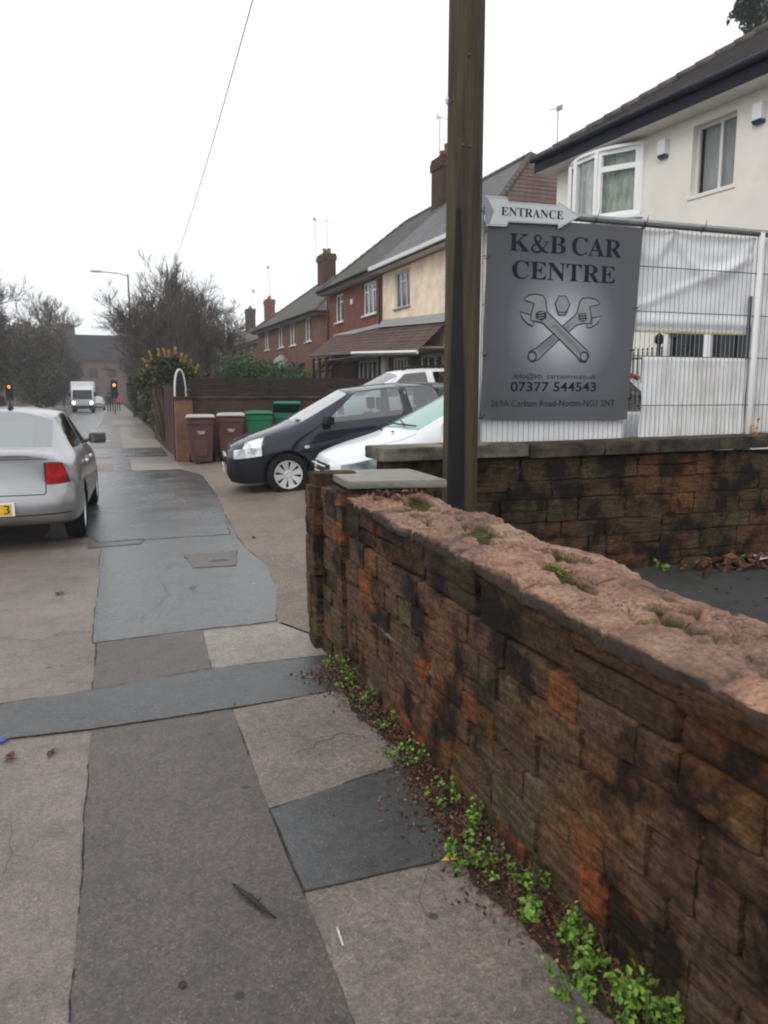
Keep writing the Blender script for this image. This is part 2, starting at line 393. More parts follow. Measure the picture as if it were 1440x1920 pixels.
    g = nt.nodes.new('ShaderNodeTexGradient'); g.gradient_type = 'SPHERICAL'; nt.links.new(mp.outputs[0], g.inputs['Vector'])
    c = cramp(nt, g.outputs['Fac'], [(0.0, (0.098, 0.10, 0.113)), (0.35, (0.12, 0.123, 0.14)), (0.62, (0.25, 0.255, 0.29)), (0.9, (0.55, 0.56, 0.62))])
    nt.links.new(c, bs.inputs['Base Color']); bs.inputs['Roughness'].default_value = 0.42
    M['sign'] = m
    M['sign_edge'] = simple('sign_edge', (0.5, 0.5, 0.5), 0.5)
    M['ink'] = simple('dark_blue_black_ink', (0.018, 0.018, 0.032), 0.6, 0.1, spec=0.1)
    M['ink_soft'] = simple('dark_grey_ink', (0.036, 0.036, 0.048), 0.6, 0.1, spec=0.1)
    M['print_grey'] = simple('printed_mid_grey', (0.27, 0.28, 0.30), 0.45, 0.05)
    M['print_grey2'] = simple('printed_darker_grey', (0.19, 0.195, 0.21), 0.45, 0.05)
    M['print_line'] = simple('printed_outline', (0.035, 0.037, 0.048), 0.6, 0.05, spec=0.1)
    M['arrow'] = simple('white_arrow_board', (0.62, 0.63, 0.66), 0.4, 0.04)
    # vehicles
    M['silver'] = simple('silver_car_paint', (0.36, 0.365, 0.375), 0.32, 0.05, 2, metal=0.7, coat=0.5)
    M['black_paint'] = simple('blue_black_car_paint', (0.011, 0.012, 0.024), 0.6, 0.05, 2, coat=1.0, spec=0.1)
    M['white_paint'] = simple('white_car_paint', (0.72, 0.735, 0.76), 0.35, 0.02, 2, coat=0.6)
    M['glass_dark'] = glass_mat('car_side_glass', (0.30, 0.36, 0.36), 0.12)
    M['glass_clear'] = glass_mat('car_side_glass_clear', (0.55, 0.62, 0.62), 0.14)
    M['screen'] = glass_mat('sky_misted_windscreen', (0.45, 0.6, 0.55), 0.22, 0.08, cloudy=((0.60, 0.72, 0.68), 0.55))  # pale diffuse share paints in sky reflection along with condensation
    M['screen2'] = glass_mat('sky_misted_green_windscreen', (0.35, 0.55, 0.48), 0.10, 0.10, cloudy=((0.36, 0.60, 0.51), 0.72))  # mint diffuse share stands for reflected sky and fogged glass
    M['screen_rear'] = glass_mat('rear_window_glass', (0.45, 0.5, 0.52), 0.20, 0.05, cloudy=((0.30, 0.33, 0.34), 0.45))
    M['sticker'] = simple('pale_blue_sunshade', (0.50, 0.60, 0.60), 0.7, 0.08, 6)
    M['tyre'] = simple('tyre_rubber', (0.014, 0.014, 0.014), 0.9, 0.2, 12)
    M['rim'] = simple('silver_wheel_trim', (0.74, 0.75, 0.76), 0.4, 0.05, 9, metal=0.5)
    M['trim'] = simple('grey_black_bumper_trim', (0.012, 0.012, 0.017), 0.6, 0.15, 6, spec=0.25)
    m, nt, bs = nodes_of('red_tail_lamp')
    fz = tex_noise(nt, pos(nt, 'Object'), 7, 3)
    nt.links.new(cramp(nt, fz, [(0.4, (0.10, 0.003, 0.006)), (0.55, (0.36, 0.004, 0.008)), (0.62, (0.5, 0.01, 0.012))]), bs.inputs['Base Color']); bs.inputs['Roughness'].default_value = 0.35; bs.inputs['Coat Weight'].default_value = 0.25
    M['red_lamp'] = m
    M['lamp_dark'] = simple('smoked_lamp_glass', (0.06, 0.02, 0.025), 0.15)
    m, nt, bs = nodes_of('headlamp_lens')
    f = tex_noise(nt, pos(nt, 'Object'), 9, 3)
    nt.links.new(cramp(nt, f, [(0.35, (0.30, 0.32, 0.33)), (0.5, (0.72, 0.74, 0.75)), (0.65, (0.85,) * 3)]), bs.inputs['Base Color'])
    bs.inputs['Roughness'].default_value = 0.1; bs.inputs['Metallic'].default_value = 0.4; bs.inputs['Coat Weight'].default_value = 1
    M['head'] = m
    M['head_grey'] = simple('grey_headlamp_lens', (0.22, 0.25, 0.26), 0.12, 0.3, 6, metal=0.3, coat=1)
    M['plate_y'] = simple('yellow_number_plate', (0.80, 0.46, 0.02), 0.4, 0.03)
    M['plate_w'] = simple('white_number_plate', (0.72, 0.72, 0.72), 0.4, 0.03)
    M['seat'] = simple('dark_seat_fabric', (0.05, 0.055, 0.06), 0.9, 0.2, 8)
    M['red_paint'] = simple('red_paint', (0.42, 0.03, 0.04), 0.4, 0.05)
    M['bin_brown'] = simple('brown_bin_plastic', (0.085, 0.040, 0.036), 0.5, 0.10, 4, 0.2, 30)
    M['bin_lid'] = simple('grey_brown_bin_lid', (0.42, 0.39, 0.39), 0.32, 0.08, 4)  # lid colour lightened to hold its white highlights
    M['bin_green'] = simple('green_bin_plastic', (0.0, 0.145, 0.055), 0.42, 0.10, 4, 0.2, 30)
    M['bin_teal'] = simple('teal_green_bin_plastic', (0.0, 0.135, 0.085), 0.42, 0.10, 4, 0.2, 30)
    M['print_white'] = simple('faded_white_print', (0.50, 0.46, 0.46), 0.6)
    M['wood_dark'] = simple('dark_stained_fence_wood', (0.040, 0.028, 0.024), 0.8, 0.3, 4, 0.5, 30, stretch=(1, 1, 1))
    M['wood_brown'] = simple('purple_brown_fence_wood', (0.078, 0.046, 0.040), 0.75, 0.22, 5, 0.4, 30, stretch=(5, 5, 0.6))
    M['bark'] = simple('grey_brown_bark', (0.065, 0.052, 0.046), 0.9, 0.3, 8, 0.5, 20)
    M['twig'] = simple('bare_twig_bark', (0.085, 0.064, 0.060), 0.9, 0.2, 3)
    M['bark_far'] = simple('haze_grey_bark', (0.11, 0.095, 0.09), 0.9, 0.2, 3)  # distance haze mixed into the bark colour
    def leafm(name, lo, hi):
        m, nt, bs = nodes_of(name)
        g = nt.nodes.new('ShaderNodeNewGeometry')
        nt.links.new(cramp(nt, g.outputs['Random Per Island'], [(0.0, lo), (1.0, hi)]), bs.inputs['Base Color'])
        bs.inputs['Roughness'].default_value = 0.5
        bs.inputs['Subsurface Weight'].default_value = 0.0
        return m
    M['leaf_ever'] = leafm('dull_evergreen_leaf', (0.030, 0.034, 0.016), (0.085, 0.085, 0.042))
    M['leaf_brown'] = leafm('dull_olive_brown_leaf', (0.060, 0.055, 0.036), (0.15, 0.135, 0.085))  # olive brown lightened to paint in haze on the distant trees
    M['leaf_hedge'] = leafm('hedge_leaf', (0.018, 0.045, 0.014), (0.06, 0.13, 0.035))
    M['leaf_dark'] = leafm('dark_hedge_leaf', (0.014, 0.02, 0.012), (0.05, 0.055, 0.03))
    M['leaf_grey'] = leafm('grey_green_leaf', (0.06, 0.075, 0.045), (0.15, 0.175, 0.11))
    M['leaf_conifer'] = leafm('conifer_needles', (0.012, 0.02, 0.012), (0.04, 0.055, 0.03))
    M['leaf_weed'] = leafm('bright_weed_leaf', (0.06, 0.13, 0.016), (0.20, 0.33, 0.05))
    M['leaf_moss'] = leafm('moss_green', (0.05, 0.075, 0.01), (0.16, 0.20, 0.03))
    M['flower'] = leafm('yellow_flower_spike', (0.35, 0.20, 0.03), (0.62, 0.40, 0.08))
    M['dead_leaf'] = leafm('dead_brown_leaf', (0.03, 0.014, 0.011), (0.16, 0.07, 0.042))
    M['litter'] = leafm('pale_debris', (0.06, 0.035, 0.025), (0.30, 0.20, 0.14))
    M['paper'] = simple('white_litter', (0.62, 0.60, 0.57), 0.7)
    M['blue_scrap'] = simple('blue_plastic_scrap', (0.02, 0.08, 0.45), 0.5)
    M['skin'] = simple('skin', (0.45, 0.28, 0.2), 0.6)
    M['cloth_dark'] = simple('dark_clothes', (0.035, 0.032, 0.038), 0.9)
    M['cloth_red'] = simple('red_pink_jacket', (0.62, 0.07, 0.10), 0.8)
    M['amber'] = lamp_mat('amber_signal_lamp', (1.0, 0.25, 0.04), 3.0)
    M['headlight_on'] = lamp_mat('lit_headlamp', (0.95, 0.97, 1.0), 3.5)
setup_materials()
for k_, v_ in dict(stone=.12, stone_dark=.12, stone_back=.12, coping=.12, mortar=.1, mortar_line=.1, coping_dark=.2, coping_grey=.25, pole=.15, tar=.15, soil=.1, brick=.15, brick_orange=.15, brick_far=.15, brick_soot=.1,
                   tile_grey=.2, tile_slate=.3, tile_brown=.2, tile_dark=.15, ridge=.15, wood_dark=.12, wood_brown=.15, bark=.1, twig=.1, bark_far=.1, leaf_ever=.2, leaf_brown=.15, leaf_dark=.15, leaf_hedge=.25,
                   leaf_grey=.2, leaf_weed=.3, leaf_moss=.1, dead_leaf=.25, tyre=.15, black=.2, seat=.1, cloth_dark=.1, slab=.35, slab_light=.35, lot=.3, yard=.3, sign=.3, bin_brown=.3, cream=.2, cream2=.2, seam=.2, fascia_brown=.2).items():
    MT[k_].node_tree.nodes['Principled BSDF'].inputs['Specular IOR Level'].default_value = v_

# ------------------------------------------------------------------ mesh helpers
class MB:
    def __init__(s): s.v = []; s.f = []; s.m = []; s.uv = {}
    def add(s, vs, fs, m=0):
        o = len(s.v); s.v += [tuple(p) for p in vs]; s.f += [tuple(i + o for i in f) for f in fs]; s.m += [m] * len(fs)
    def box(s, x0, x1, y0, y1, z0, z1, m=0, M4=None):
        vs = [Vector(p) for p in ((x0, y0, z0), (x1, y0, z0), (x1, y1, z0), (x0, y1, z0), (x0, y0, z1), (x1, y0, z1), (x1, y1, z1), (x0, y1, z1))]
        if M4 is not None: vs = [M4 @ p for p in vs]
        s.add(vs, [(3, 2, 1, 0), (4, 5, 6, 7), (0, 1, 5, 4), (1, 2, 6, 5), (2, 3, 7, 6), (3, 0, 4, 7)], m)
    def quad(s, a, b, c, d, m=0, uv=None):
        if uv: s.uv[len(s.f)] = uv
        s.add([a, b, c, d], [(0, 1, 2, 3)], m)
    def poly(s, pts, m=0): s.add(pts, [tuple(range(len(pts)))], m)
    def prism(s, pts, axis, a0, a1, m=0):
        """extrude a 2D polygon along x, y or z"""
        def P(p, a):
            return {'x': (a, p[0], p[1]), 'y': (p[0], a, p[1]), 'z': (p[0], p[1], a)}[axis]
        n = len(pts)
        s.add([P(p, a0) for p in pts] + [P(p, a1) for p in pts],
              [tuple(range(n))[::-1], tuple(range(n, 2 * n))] + [(i, (i + 1) % n, n + (i + 1) % n, n + i) for i in range(n)], m)
    def tube(s, pts, rad, n=6, m=0, caps=True):
        pts = [Vector(p) for p in pts]
        if not hasattr(rad, '__len__'): rad = [rad] * len(pts)
        rings = []
        for i, p in enumerate(pts):
            t = (pts[min(i + 1, len(pts) - 1)] - pts[max(i - 1, 0)]).normalized()
            a = t.cross(Vector((0, 0, 1)))
            if a.length < 0.05: a = t.cross(Vector((1, 0, 0)))
            a.normalize(); b = t.cross(a)
            rings.append([p + (a * math.cos(2 * math.pi * k / n) + b * math.sin(2 * math.pi * k / n)) * rad[i] for k in range(n)])
        vs = [q for r in rings for q in r]
        fs = [(i * n + k, i * n + (k + 1) % n, (i + 1) * n + (k + 1) % n, (i + 1) * n + k) for i in range(len(pts) - 1) for k in range(n)]
        if caps: fs += [tuple(range(n))[::-1], tuple(range((len(pts) - 1) * n, len(pts) * n))]
        s.add(vs, fs, m)
    def lathe(s, prof, n=24, m=0, M4=None):
        """profile of (radius, axial) turned about local Y"""
        vs = []
        for r, a in prof:
            for k in range(n):
                t = 2 * math.pi * k / n
                p = Vector((r * math.cos(t), a, r * math.sin(t)))
                vs.append(M4 @ p if M4 is not None else p)
        s.add(vs, [(i * n + k, (i + 1) * n + k, (i + 1) * n + (k + 1) % n, i * n + (k + 1) % n) for i in range(len(prof) - 1) for k in range(n)], m)
    def build(s, name, mats, parent=None, smooth=False, bevel=0, loc=None, rot=None, autosmooth=None):
        me = bpy.data.meshes.new(name)
        me.from_pydata(s.v, [], s.f)
        if not isinstance(mats, (list, tuple)): mats = [mats]
        for m in mats: me.materials.append(MT[m] if isinstance(m, str) else m)
        me.polygons.foreach_set('material_index', s.m)
        if s.uv:
            ul = me.uv_layers.new(name='uv')
            for fi, uv in s.uv.items():
                for li, c in zip(me.polygons[fi].loop_indices, uv): ul.data[li].uv = c
        if smooth or autosmooth:
            me.shade_smooth()
            if autosmooth: me.set_sharp_from_angle(angle=R(autosmooth))
        me.update()
        return link(name, me, parent, bevel, loc, rot)

def link(name, me, parent=None, bevel=0, loc=None, rot=None):
    o = bpy.data.objects.new(name, me)
    COL.objects.link(o)
    if parent is not None: o.parent = parent
    if loc is not None: o.location = loc
    if rot is not None: o.rotation_euler = rot
    if bevel:
        b = o.modifiers.new('bevel', 'BEVEL'); b.width = bevel; b.segments = 2; b.limit_method = 'ANGLE'; b.angle_limit = R(40)
    return o

def tag(o, label=None, cat=None, group=None, kind=None):
    if label: o['label'] = label
    if cat: o['category'] = cat
    if group: o['group'] = group
    if kind: o['kind'] = kind
    return o

def empty(name, loc=(0, 0, 0), rz=0, label=None, cat=None, group=None, kind=None, rot=None):
    o = bpy.data.objects.new(name, None)
    COL.objects.link(o)
    o.empty_display_size = 0.1
    o.location = loc
    o.rotation_euler = rot if rot else (0, 0, rz)
    return tag(o, label, cat, group, kind)

def copy_tree(o, parent=None):
    c = o.copy(); COL.objects.link(c)
    if parent is not None: c.parent = parent
    for ch in [x for x in COL.objects if x.parent == o]: copy_tree(ch, c)
    return c

def leaf_cloud(mb, pts, size, m=0, up=0.3, aspect=1.6, seed=1, drop=0.0):
    """one bent two-triangle leaf per point"""
    r = np.random.RandomState(seed)
    pts = np.asarray(pts); n = len(pts)
    d = r.normal(size=(n, 3)); d[:, 2] += up; d /= np.linalg.norm(d, axis=1)[:, None]
    a = np.cross(d, r.normal(size=(n, 3))); a /= np.linalg.norm(a, axis=1)[:, None] + 1e-9
    b = np.cross(d, a)
    s = size * r.uniform(0.55, 1.3, (n, 1))
    a = a * s * aspect * 0.5; b = b * s * 0.5
    lift = d * s * 0.18
    V = np.stack([pts - a, pts - b * 0.9 + lift, pts + a - lift * drop, pts + b * 0.9 + lift], 1).reshape(-1, 3)
    o = len(mb.v)
    mb.v += V.tolist()
    mb.f += [(o + 4 * i, o + 4 * i + 1, o + 4 * i + 2, o + 4 * i + 3) for i in range(n)]
    mb.m += [m] * n

# ------------------------------------------------------------------ ground, road, pavement
def sheet(name, pts, z, mat, parent=None, jit=0.0, step=0.04, kind='structure', zf=None, seed=1, label=None):
    r = random.Random(seed); out = []
    n = len(pts)
    for i in range(n):
        a = Vector(pts[i]); b = Vector(pts[(i + 1) % n]); L = (b - a).length
        k = max(1, int(L / step)) if jit else 1
        nrm = Vector((-(b - a).y, (b - a).x)).normalized()
        for j in range(k):
            p = a.lerp(b, j / k)
            w = noise.noise(Vector((p.x * 2.2 + seed, p.y * 2.2, 0))) * jit * 0.7 + noise.noise(Vector((p.x * 14 + seed, p.y * 14, 0))) * jit * .35
            out.append(p + nrm * w)
    mb = MB(); mb.poly([(p.x, p.y, z if zf is None else zf(p.x, p.y)) for p in out])
    o = mb.build(name, mat, parent)
    bm = bmesh.new(); bm.from_mesh(o.data); bmesh.ops.triangulate(bm, faces=bm.faces)
    for f in bm.faces:
        if f.normal.z < 0: f.normal_flip()
    bm.to_mesh(o.data); bm.free()
    if kind and parent is None: o['kind'] = kind
    if label: o['label'] = label
    if name.startswith('tarmac') and step < .1:
        ms = MB()
        for i in range(len(out)):
            a, b = out[i], out[(i + 1) % len(out)]
            k = noise.noise(Vector((a.x * 2.1 + seed, a.y * 2.1, 4)))
            if k < -0.12: continue
            w = 0.002 + 0.004 * max(0, k) + 0.003 * noise.noise(Vector((a.x * 30, a.y * 30, 2)))
            t = (b - a)
            if t.length < 1e-5: continue
            nn = Vector((-t.y, t.x)).normalized() * w
            ms.quad((a.x - nn.x, a.y - nn.y, z + .0016), (b.x - nn.x, b.y - nn.y, z + .0016), (b.x + nn.x, b.y + nn.y, z + .0016), (a.x + nn.x, a.y + nn.y, z + .0016))
        if ms.f: ms.build('joint_seam', 'seam', parent)['kind'] = 'stuff'
    return o

def lot_z(x, y=0): return max(0.0, min(0.48, 0.075 * (x - 1.62)))

mb = MB()
mb.poly([(-900, -300, -0.13), (900, -300, -0.13), (900, 1500, -0.13), (-900, 1500, -0.13)])
g = mb.build('ground', 'soil'); tag(g, kind='structure')
mb = MB()
mb.poly([(-8.6, -20, -0.10), (-1.0, -20, -0.10), (-0.72, 135, -0.10), (-8.3, 135, -0.10)])
road = mb.build('road', 'road'); tag(road, kind='structure')
mb = MB()
mb.box(-11.2, -8.7, -20, 135, -0.12, 0.0)
tag(mb.build('far_pavement', 'slab'), kind='structure')

# pavement base slab with a kerb edge, everything else lies on it in thin sheets
def kx(y): return -1.0 + 0.28 * (y + 20) / 155
mb = MB()
mb.poly([(-2.6, -4, 0), (1.66, -4, 0), (1.66, 13.6, 0), (-2.6, 13.6, 0)])
mb.poly([(kx(13.6) + .12, 13.6, 0), (1.66, 13.6, 0), (1.66, 46, 0), (1.5, 135, 0), (kx(135) + 0.12, 135, 0)])
mb.quad((-2.6, 13.6, 0), (kx(13.6) + .12, 13.6, 0), (kx(13.6) + .12, 14.1, -.1), (-2.6, 14.1, -.1))
pave = mb.build('pavement', 'slab'); tag(pave, kind='structure')
mb = MB(); mb.box(-0.06, 0.06, -0.45, 0.45, -0.13, 0.0)
k0 = mb.build('kerb_stone', 'kerb', pave, bevel=0.012)
for i in range(28):
    y = 14.2 + i * 0.915
    o = k0 if i == 0 else k0.copy()
    if i: COL.objects.link(o)
    o.location = (kx(y) + 0.06, y, rnd.uniform(-0.002, 0.004)); o.rotation_euler = (0, 0, rnd.uniform(-0.004, 0.004) - 0.0018)
mb = MB(); mb.poly([(kx(40), 40, 0.0), (kx(40) + 0.12, 40, 0), (kx(135) + 0.12, 135, 0), (kx(135), 135, 0)]); mb.poly([(kx(40), 40, 0.0), (kx(135), 135, 0), (kx(135), 135, -0.12), (kx(40), 40, -0.12)])
mb.build('kerb_edge', 'kerb', pave)

Z1 = 0.004
sheet('tarmac_strip', [(-0.19, -4), (0.52, -4), (0.505, 2.25), (0.495, 2.79), (0.50, 3.86), (-0.18, 3.82)], Z1, 'tarmac_brown', pave, 0.018, seed=2)
sheet('tarmac_trench', [(-2.0, 3.5), (-0.86, 3.76), (-0.55, 3.81), (-0.18, 3.79), (0.5, 3.83), (1.03, 3.88), (1.25, 3.95), (1.25, 4.47), (0.47, 4.45), (-0.18, 4.33), (-0.62, 4.28), (-0.86, 4.24), (-2.0, 4.0)], 2 * Z1, 'tarmac_dark', pave, 0.012, seed=3)
sheet('tarmac_strip', [(-0.185, 4.3), (0.47, 4.42), (0.5, 5.22), (-0.185, 5.20)], Z1, 'tarmac_brown', pave, 0.014, seed=4)
sheet('concrete_slab', [(0.47, 4.42), (1.22, 4.46), (1.2, 4.9), (1.05, 5.24), (0.5, 5.19)], 1.5 * Z1, 'slab_light', pave, 0.01, seed=5)
sheet('concrete_slab', [(0.5, 3.8), (1.25, 3.92), (1.25, 3.0), (1.07, 2.96), (0.495, 2.79)], 1.5 * Z1, 'slab', pave, 0.01, seed=6)
sheet('tarmac_patch', [(0.495, 2.79), (1.07, 2.96), (1.3, 3.02), (1.3, 2.32), (0.94, 2.26), (0.506, 2.25)], 2 * Z1, 'tarmac_dark', pave, 0.012, seed=7)
sheet('concrete_slab', [(0.506, 2.25), (0.94, 2.26), (1.3, 2.32), (1.36, -4), (0.52, -4)], 1.5 * Z1, 'slab', pave, 0.01, seed=8)
sheet('tarmac_apron', [(-0.2, 5.2), (1.02, 5.3), (1.08, 5.6), (1.21, 6.2), (1.3, 7.15), (1.24, 8.1), (1.27, 9.0), (1.36, 10.5), (1.5, 12.5), (1.62, 15.9), (1.3, 17.2), (-0.78, 17.2), (-0.82, 9.3), (-0.2, 9.2)], Z1, 'tarmac_damp_sheen', pave, 0.035, seed=9)
sheet('tarmac_band', [(-0.2, 8.85), (1.2, 8.9), (1.27, 10.1), (-0.6, 10.0)], 2 * Z1, 'tarmac_damp_sheen', pave, 0.03, seed=10)
sheet('tarmac_patch', [(-0.33, 8.55), (0.2, 8.62), (0.25, 8.9), (-0.33, 8.86)], 2 * Z1, 'tarmac_dark', pave, 0.015, seed=17)
sheet('tarmac_patch', [(0.62, 7.22), (1.02, 7.2), (1.14, 7.95), (0.6, 7.8)], 2 * Z1, 'tarmac_brown', pave, 0.03, seed=11)
mb = MB(); mb.box(0.80, 1.0, 7.45, 7.62, 0.004, 0.0125); mb.box(0.83, 0.97, 7.48, 7.59, 0.0125, 0.016)
mb.build('stopcock_cover', 'tarmac_dark', pave, bevel=0.004)
for i, (pts_, w_) in enumerate([([(-.9, 7.1), (-.6, 7.0), (-.42, 7.15), (-.2, 7.05)], .002), ([(-.5, 2.3), (-.42, 2.7), (-.47, 3.1)], .0012), ([(.85, 1.9), (.82, 2.05), (.95, 2.25)], .0010),
        ([(-.8, 5.5), (-.55, 5.35), (-.35, 5.5), (-.2, 5.42)], .0025), ([(.1, 5.6), (.35, 6.3), (.3, 7.0), (.5, 7.6)], .0015), ([(.7, 3.2), (.9, 3.35), (1.05, 3.3)], .002)]):
    mb = MB(); L_ = []
    for a, b in zip(pts_, pts_[1:]):
        for k in range(14): L_.append(Vector(a).lerp(Vector(b), k / 14))
    L_ = [p + Vector((noise.noise(Vector((p.x * 12, p.y * 12, i))), noise.noise(Vector((p.y * 12, p.x * 12, i + 5))))) * .035 for p in L_]
    for a, b in zip(L_, L_[1:]):
        t = (b - a).normalized(); nn = Vector((-t.y, t.x)) * w_ * (.6 + .6 * abs(noise.noise(Vector((a.x * 20, a.y * 20, 1)))))
        mb.quad((a.x - nn.x, a.y - nn.y, .0105), (b.x - nn.x, b.y - nn.y, .0105), (b.x + nn.x, b.y + nn.y, .0105), (a.x + nn.x, a.y + nn.y, .0105))
    mb.build('crack', 'seam', pave)
# distant paving bays
sp = [(-0.80, -0.08, 17.2, 18.6, 0), (-0.08, 0.30, 17.2, 21.0, 1), (0.30, 1.35, 17.2, 19.2, 2), (-0.80, -0.08, 19.1, 20.6, 2), (-0.8, 1.3, 21.0, 24.6, 1),
      (0.30, 1.35, 19.2, 21.0, 0), (0.55, 1.35, 24.6, 29.5, 2), (-0.8, -0.1, 24.6, 27.5, 0), (-0.8, -0.15, 27.5, 31.5, 1), (0.2, 0.6, 24.6, 40, 2), (-0.15, 0.2, 27, 34, 0), (-0.8, -0.1, 33, 44, 1), (-0.1, 1.0, 44, 52, 2)]
for i, (x0, x1, y0, y1, k) in enumerate(sp):
    sheet(['concrete_slab', 'tarmac_patch', 'concrete_slab'][k], [(x0, y0), (x1, y0 + 0.05), (x1 + 0.02, y1), (x0, y1)], Z1 * (1 + 0.5 * (k == 1)) + 0.0001 * i, ['slab', 'tarmac_damp_sheen', 'slab_light'][k], pave, 0.02, 0.3, seed=20 + i)

# forecourt, rising away from the road
mb = MB()
xs = [1.5, 1.62, 2.5, 4, 6, 8, 8.02, 30]; ys = [6.1, 9, 13, 17, 19.6]
for i in range(len(xs) - 1):
    for j in range(len(ys) - 1):
        mb.quad(*[(x, y, lot_z(x) + 0.001) for x, y in ((xs[i], ys[j]), (xs[i + 1], ys[j]), (xs[i + 1], ys[j + 1]), (xs[i], ys[j + 1]))])
mb.quad((1.5, 4.75, .001), (2.4, 4.75, .001), (2.4, 6.1, .001), (1.5, 6.1, .001))
tag(mb.build('forecourt', 'lot'), kind='structure')
sheet('crumbled_paving', [(1.02, 5.25), (1.25, 4.75), (1.66, 4.72), (1.66, 17.4), (1.62, 15.9), (1.5, 12.5), (1.36, 10.5), (1.27, 9.0), (1.24, 8.1), (1.3, 7.15), (1.21, 6.2), (1.08, 5.6)], 1.5 * Z1, 'lot', pave, 0.02, seed=12)
mb = MB(); mb.poly([(1.5, -4, 0.001), (30, -4, 0.001), (30, 6.05, 0.001), (2.4, 6.05, 0.001), (2.4, 4.75, .001), (1.5, 4.75, 0.001)])
tag(mb.build('yard', 'yard'), kind='structure')
mb = MB(); mb.box(1.6, 60, 19.6, 160, -0.1, 0.42)
tag(mb.build('garden_ground', 'soil'), kind='structure')

# ------------------------------------------------------------------ rough stones
def rock_mesh(name, seed, cuts=4, rnd_edge=0.5, amp=0.10, mat='stone'):
    bm = bmesh.new(); bmesh.ops.create_cube(bm, size=2)
    bmesh.ops.subdivide_edges(bm, edges=bm.edges[:], cuts=cuts, use_grid_fill=True)
    o = Vector((seed * 7.3, seed * 3.1, seed * 1.7))
    for v in bm.verts:
        p = v.co.copy()
        q = Vector([math.copysign(abs(c) ** 1.0, c) for c in p])
        L = (abs(p.x) ** 8 + abs(p.y) ** 8 + abs(p.z) ** 8) ** (1 / 8)
        q = p.lerp(p / L, rnd_edge)
        n1 = noise.noise(p * 0.9 + o); n2 = noise.noise(p * 2.6 + o * 2)
        dirn = Vector((round(p.x * 0.51), round(p.y * 0.51), round(p.z * 0.51)))
        q += Vector((dirn.x, dirn.y * 0.8, dirn.z)) * (n1 * amp * 1.3 + n2 * amp * 0.8 + noise.noise(p * 6.5 + o) * amp * .6)
        v.co = q
    for f in bm.faces: f.smooth = True
    me = bpy.data.meshes.new(name); bm.to_mesh(me); bm.free()
    me.materials.append(MT[mat]); me.set_sharp_from_angle(angle=R(50))
    return me

def stone_wall(parent, P0, d, n, length, top, heights, lens, protos, depth=0.10, seed=1, z0=-0.02, names='stone', flip=True):
    """courses of separate stones; d = direction along the wall, n = outward normal, top(s) = height of the wall head"""
    r = random.Random(seed)
    rz = math.atan2(d[1], d[0])
    z = z0; ci = 0
    while ci < len(heights):
        f0 = z; f1 = z + heights[ci]
        s = -r.uniform(0, lens[1])
        while s < length:
            L = r.uniform(*lens)
            if r.random() < 0.18: L *= 0.5
            if s + L > length: L = length - s
            if length - (s + L) < lens[0] * 0.4: L = length - s
            a = max(s, 0)
            if s + L > 0.04 and (s + L - a) > 0.05:
                c = (a + s + L) / 2; hw = (s + L - a) / 2
                t = top(c) / top(0)
                zz0, zz1 = f0 * t, f1 * t
                parts = [(zz0, zz1)]
                if heights[ci] > 0.15 and r.random() < 0.3: mid = (zz0 + zz1) / 2 + r.uniform(-.015, .015); parts = [(zz0, mid), (mid, zz1)]
                for (a0, a1) in parts:
                    me = r.choice(protos)
                    o = bpy.data.objects.new(names, me); COL.objects.link(o); o.parent = parent
                    gap = r.uniform(0.001, 0.004)
                    out = r.uniform(-0.007, 0.010)
                    o.location = (P0[0] + d[0] * c + n[0] * (out - depth), P0[1] + d[1] * c + n[1] * (out - depth), (a0 + a1) / 2 + r.uniform(-.003, .003))
                    o.scale = (max(0.02, hw - gap) * r.choice((1, -1)), depth, max(0.015, (a1 - a0) / 2 - gap))
                    o.rotation_euler = (r.uniform(-.015, .015), r.uniform(-.03, .03), rz + r.uniform(-.02, .02))
            s += L
        z = f1; ci += 1

PR = [rock_mesh('stone', i + 1, 8, 0.30, 0.050, 'stone') for i in range(9)]
PRD = [rock_mesh('stone', i + 21, 8, 0.30, 0.050, 'stone_dark') for i in range(4)]
PRB = [rock_mesh('stone', i + 31, 4, 0.40, 0.06, 'stone_back') for i in range(8)]

# --- front garden wall along the pavement
FA = Vector((1.215, 4.15)); FB = Vector((1.31, -1.2))          # face line, far -> near
fd = (FB - FA).normalized(); fn = Vector((-1, 0)); fn = Vector((fd.y, -fd.x)); 
if fn.x > 0: fn = -fn
FL = (FB - FA).length
wall_front = empty('garden_wall', (0, 0, 0), 0, 'low brown sandstone wall beside the pavement with a crumbling pink coping', 'wall')
def ftop(s): return 0.985 - 0.035 * s if s < 2.6 else 0.894
mb = MB()
c0 = FA - fn * 0.045; c1 = FB - fn * 0.045; b0 = FA - fn * 0.43; b1 = FB - fn * 0.43
mb.add([(c0.x, c0.y, -0.02), (c1.x, c1.y, -0.02), (b1.x, b1.y, -0.02), (b0.x, b0.y, -0.02), (c0.x, c0.y, 0.96), (c1.x, c1.y, 0.86), (b1.x, b1.y, 0.86), (b0.x, b0.y, 0.96)],
       [(3, 2, 1, 0), (4, 5, 6, 7), (0, 1, 5, 4), (1, 2, 6, 5), (2, 3, 7, 6), (3, 0, 4, 7)])
mb.build('mortar_core', 'mortar', wall_front)
stone_wall(wall_front, FA, fd, fn, FL, ftop, [0.12, 0.155, 0.12, 0.175, 0.13, 0.135], (0.15, 0.35), PR, 0.10, 4)
# darker course just under the coping
stone_wall(wall_front, FA, fd, fn, FL, lambda s: ftop(s), [0.185], (0.34, 0.66), PRD, 0.10, 9, z0=0.825)
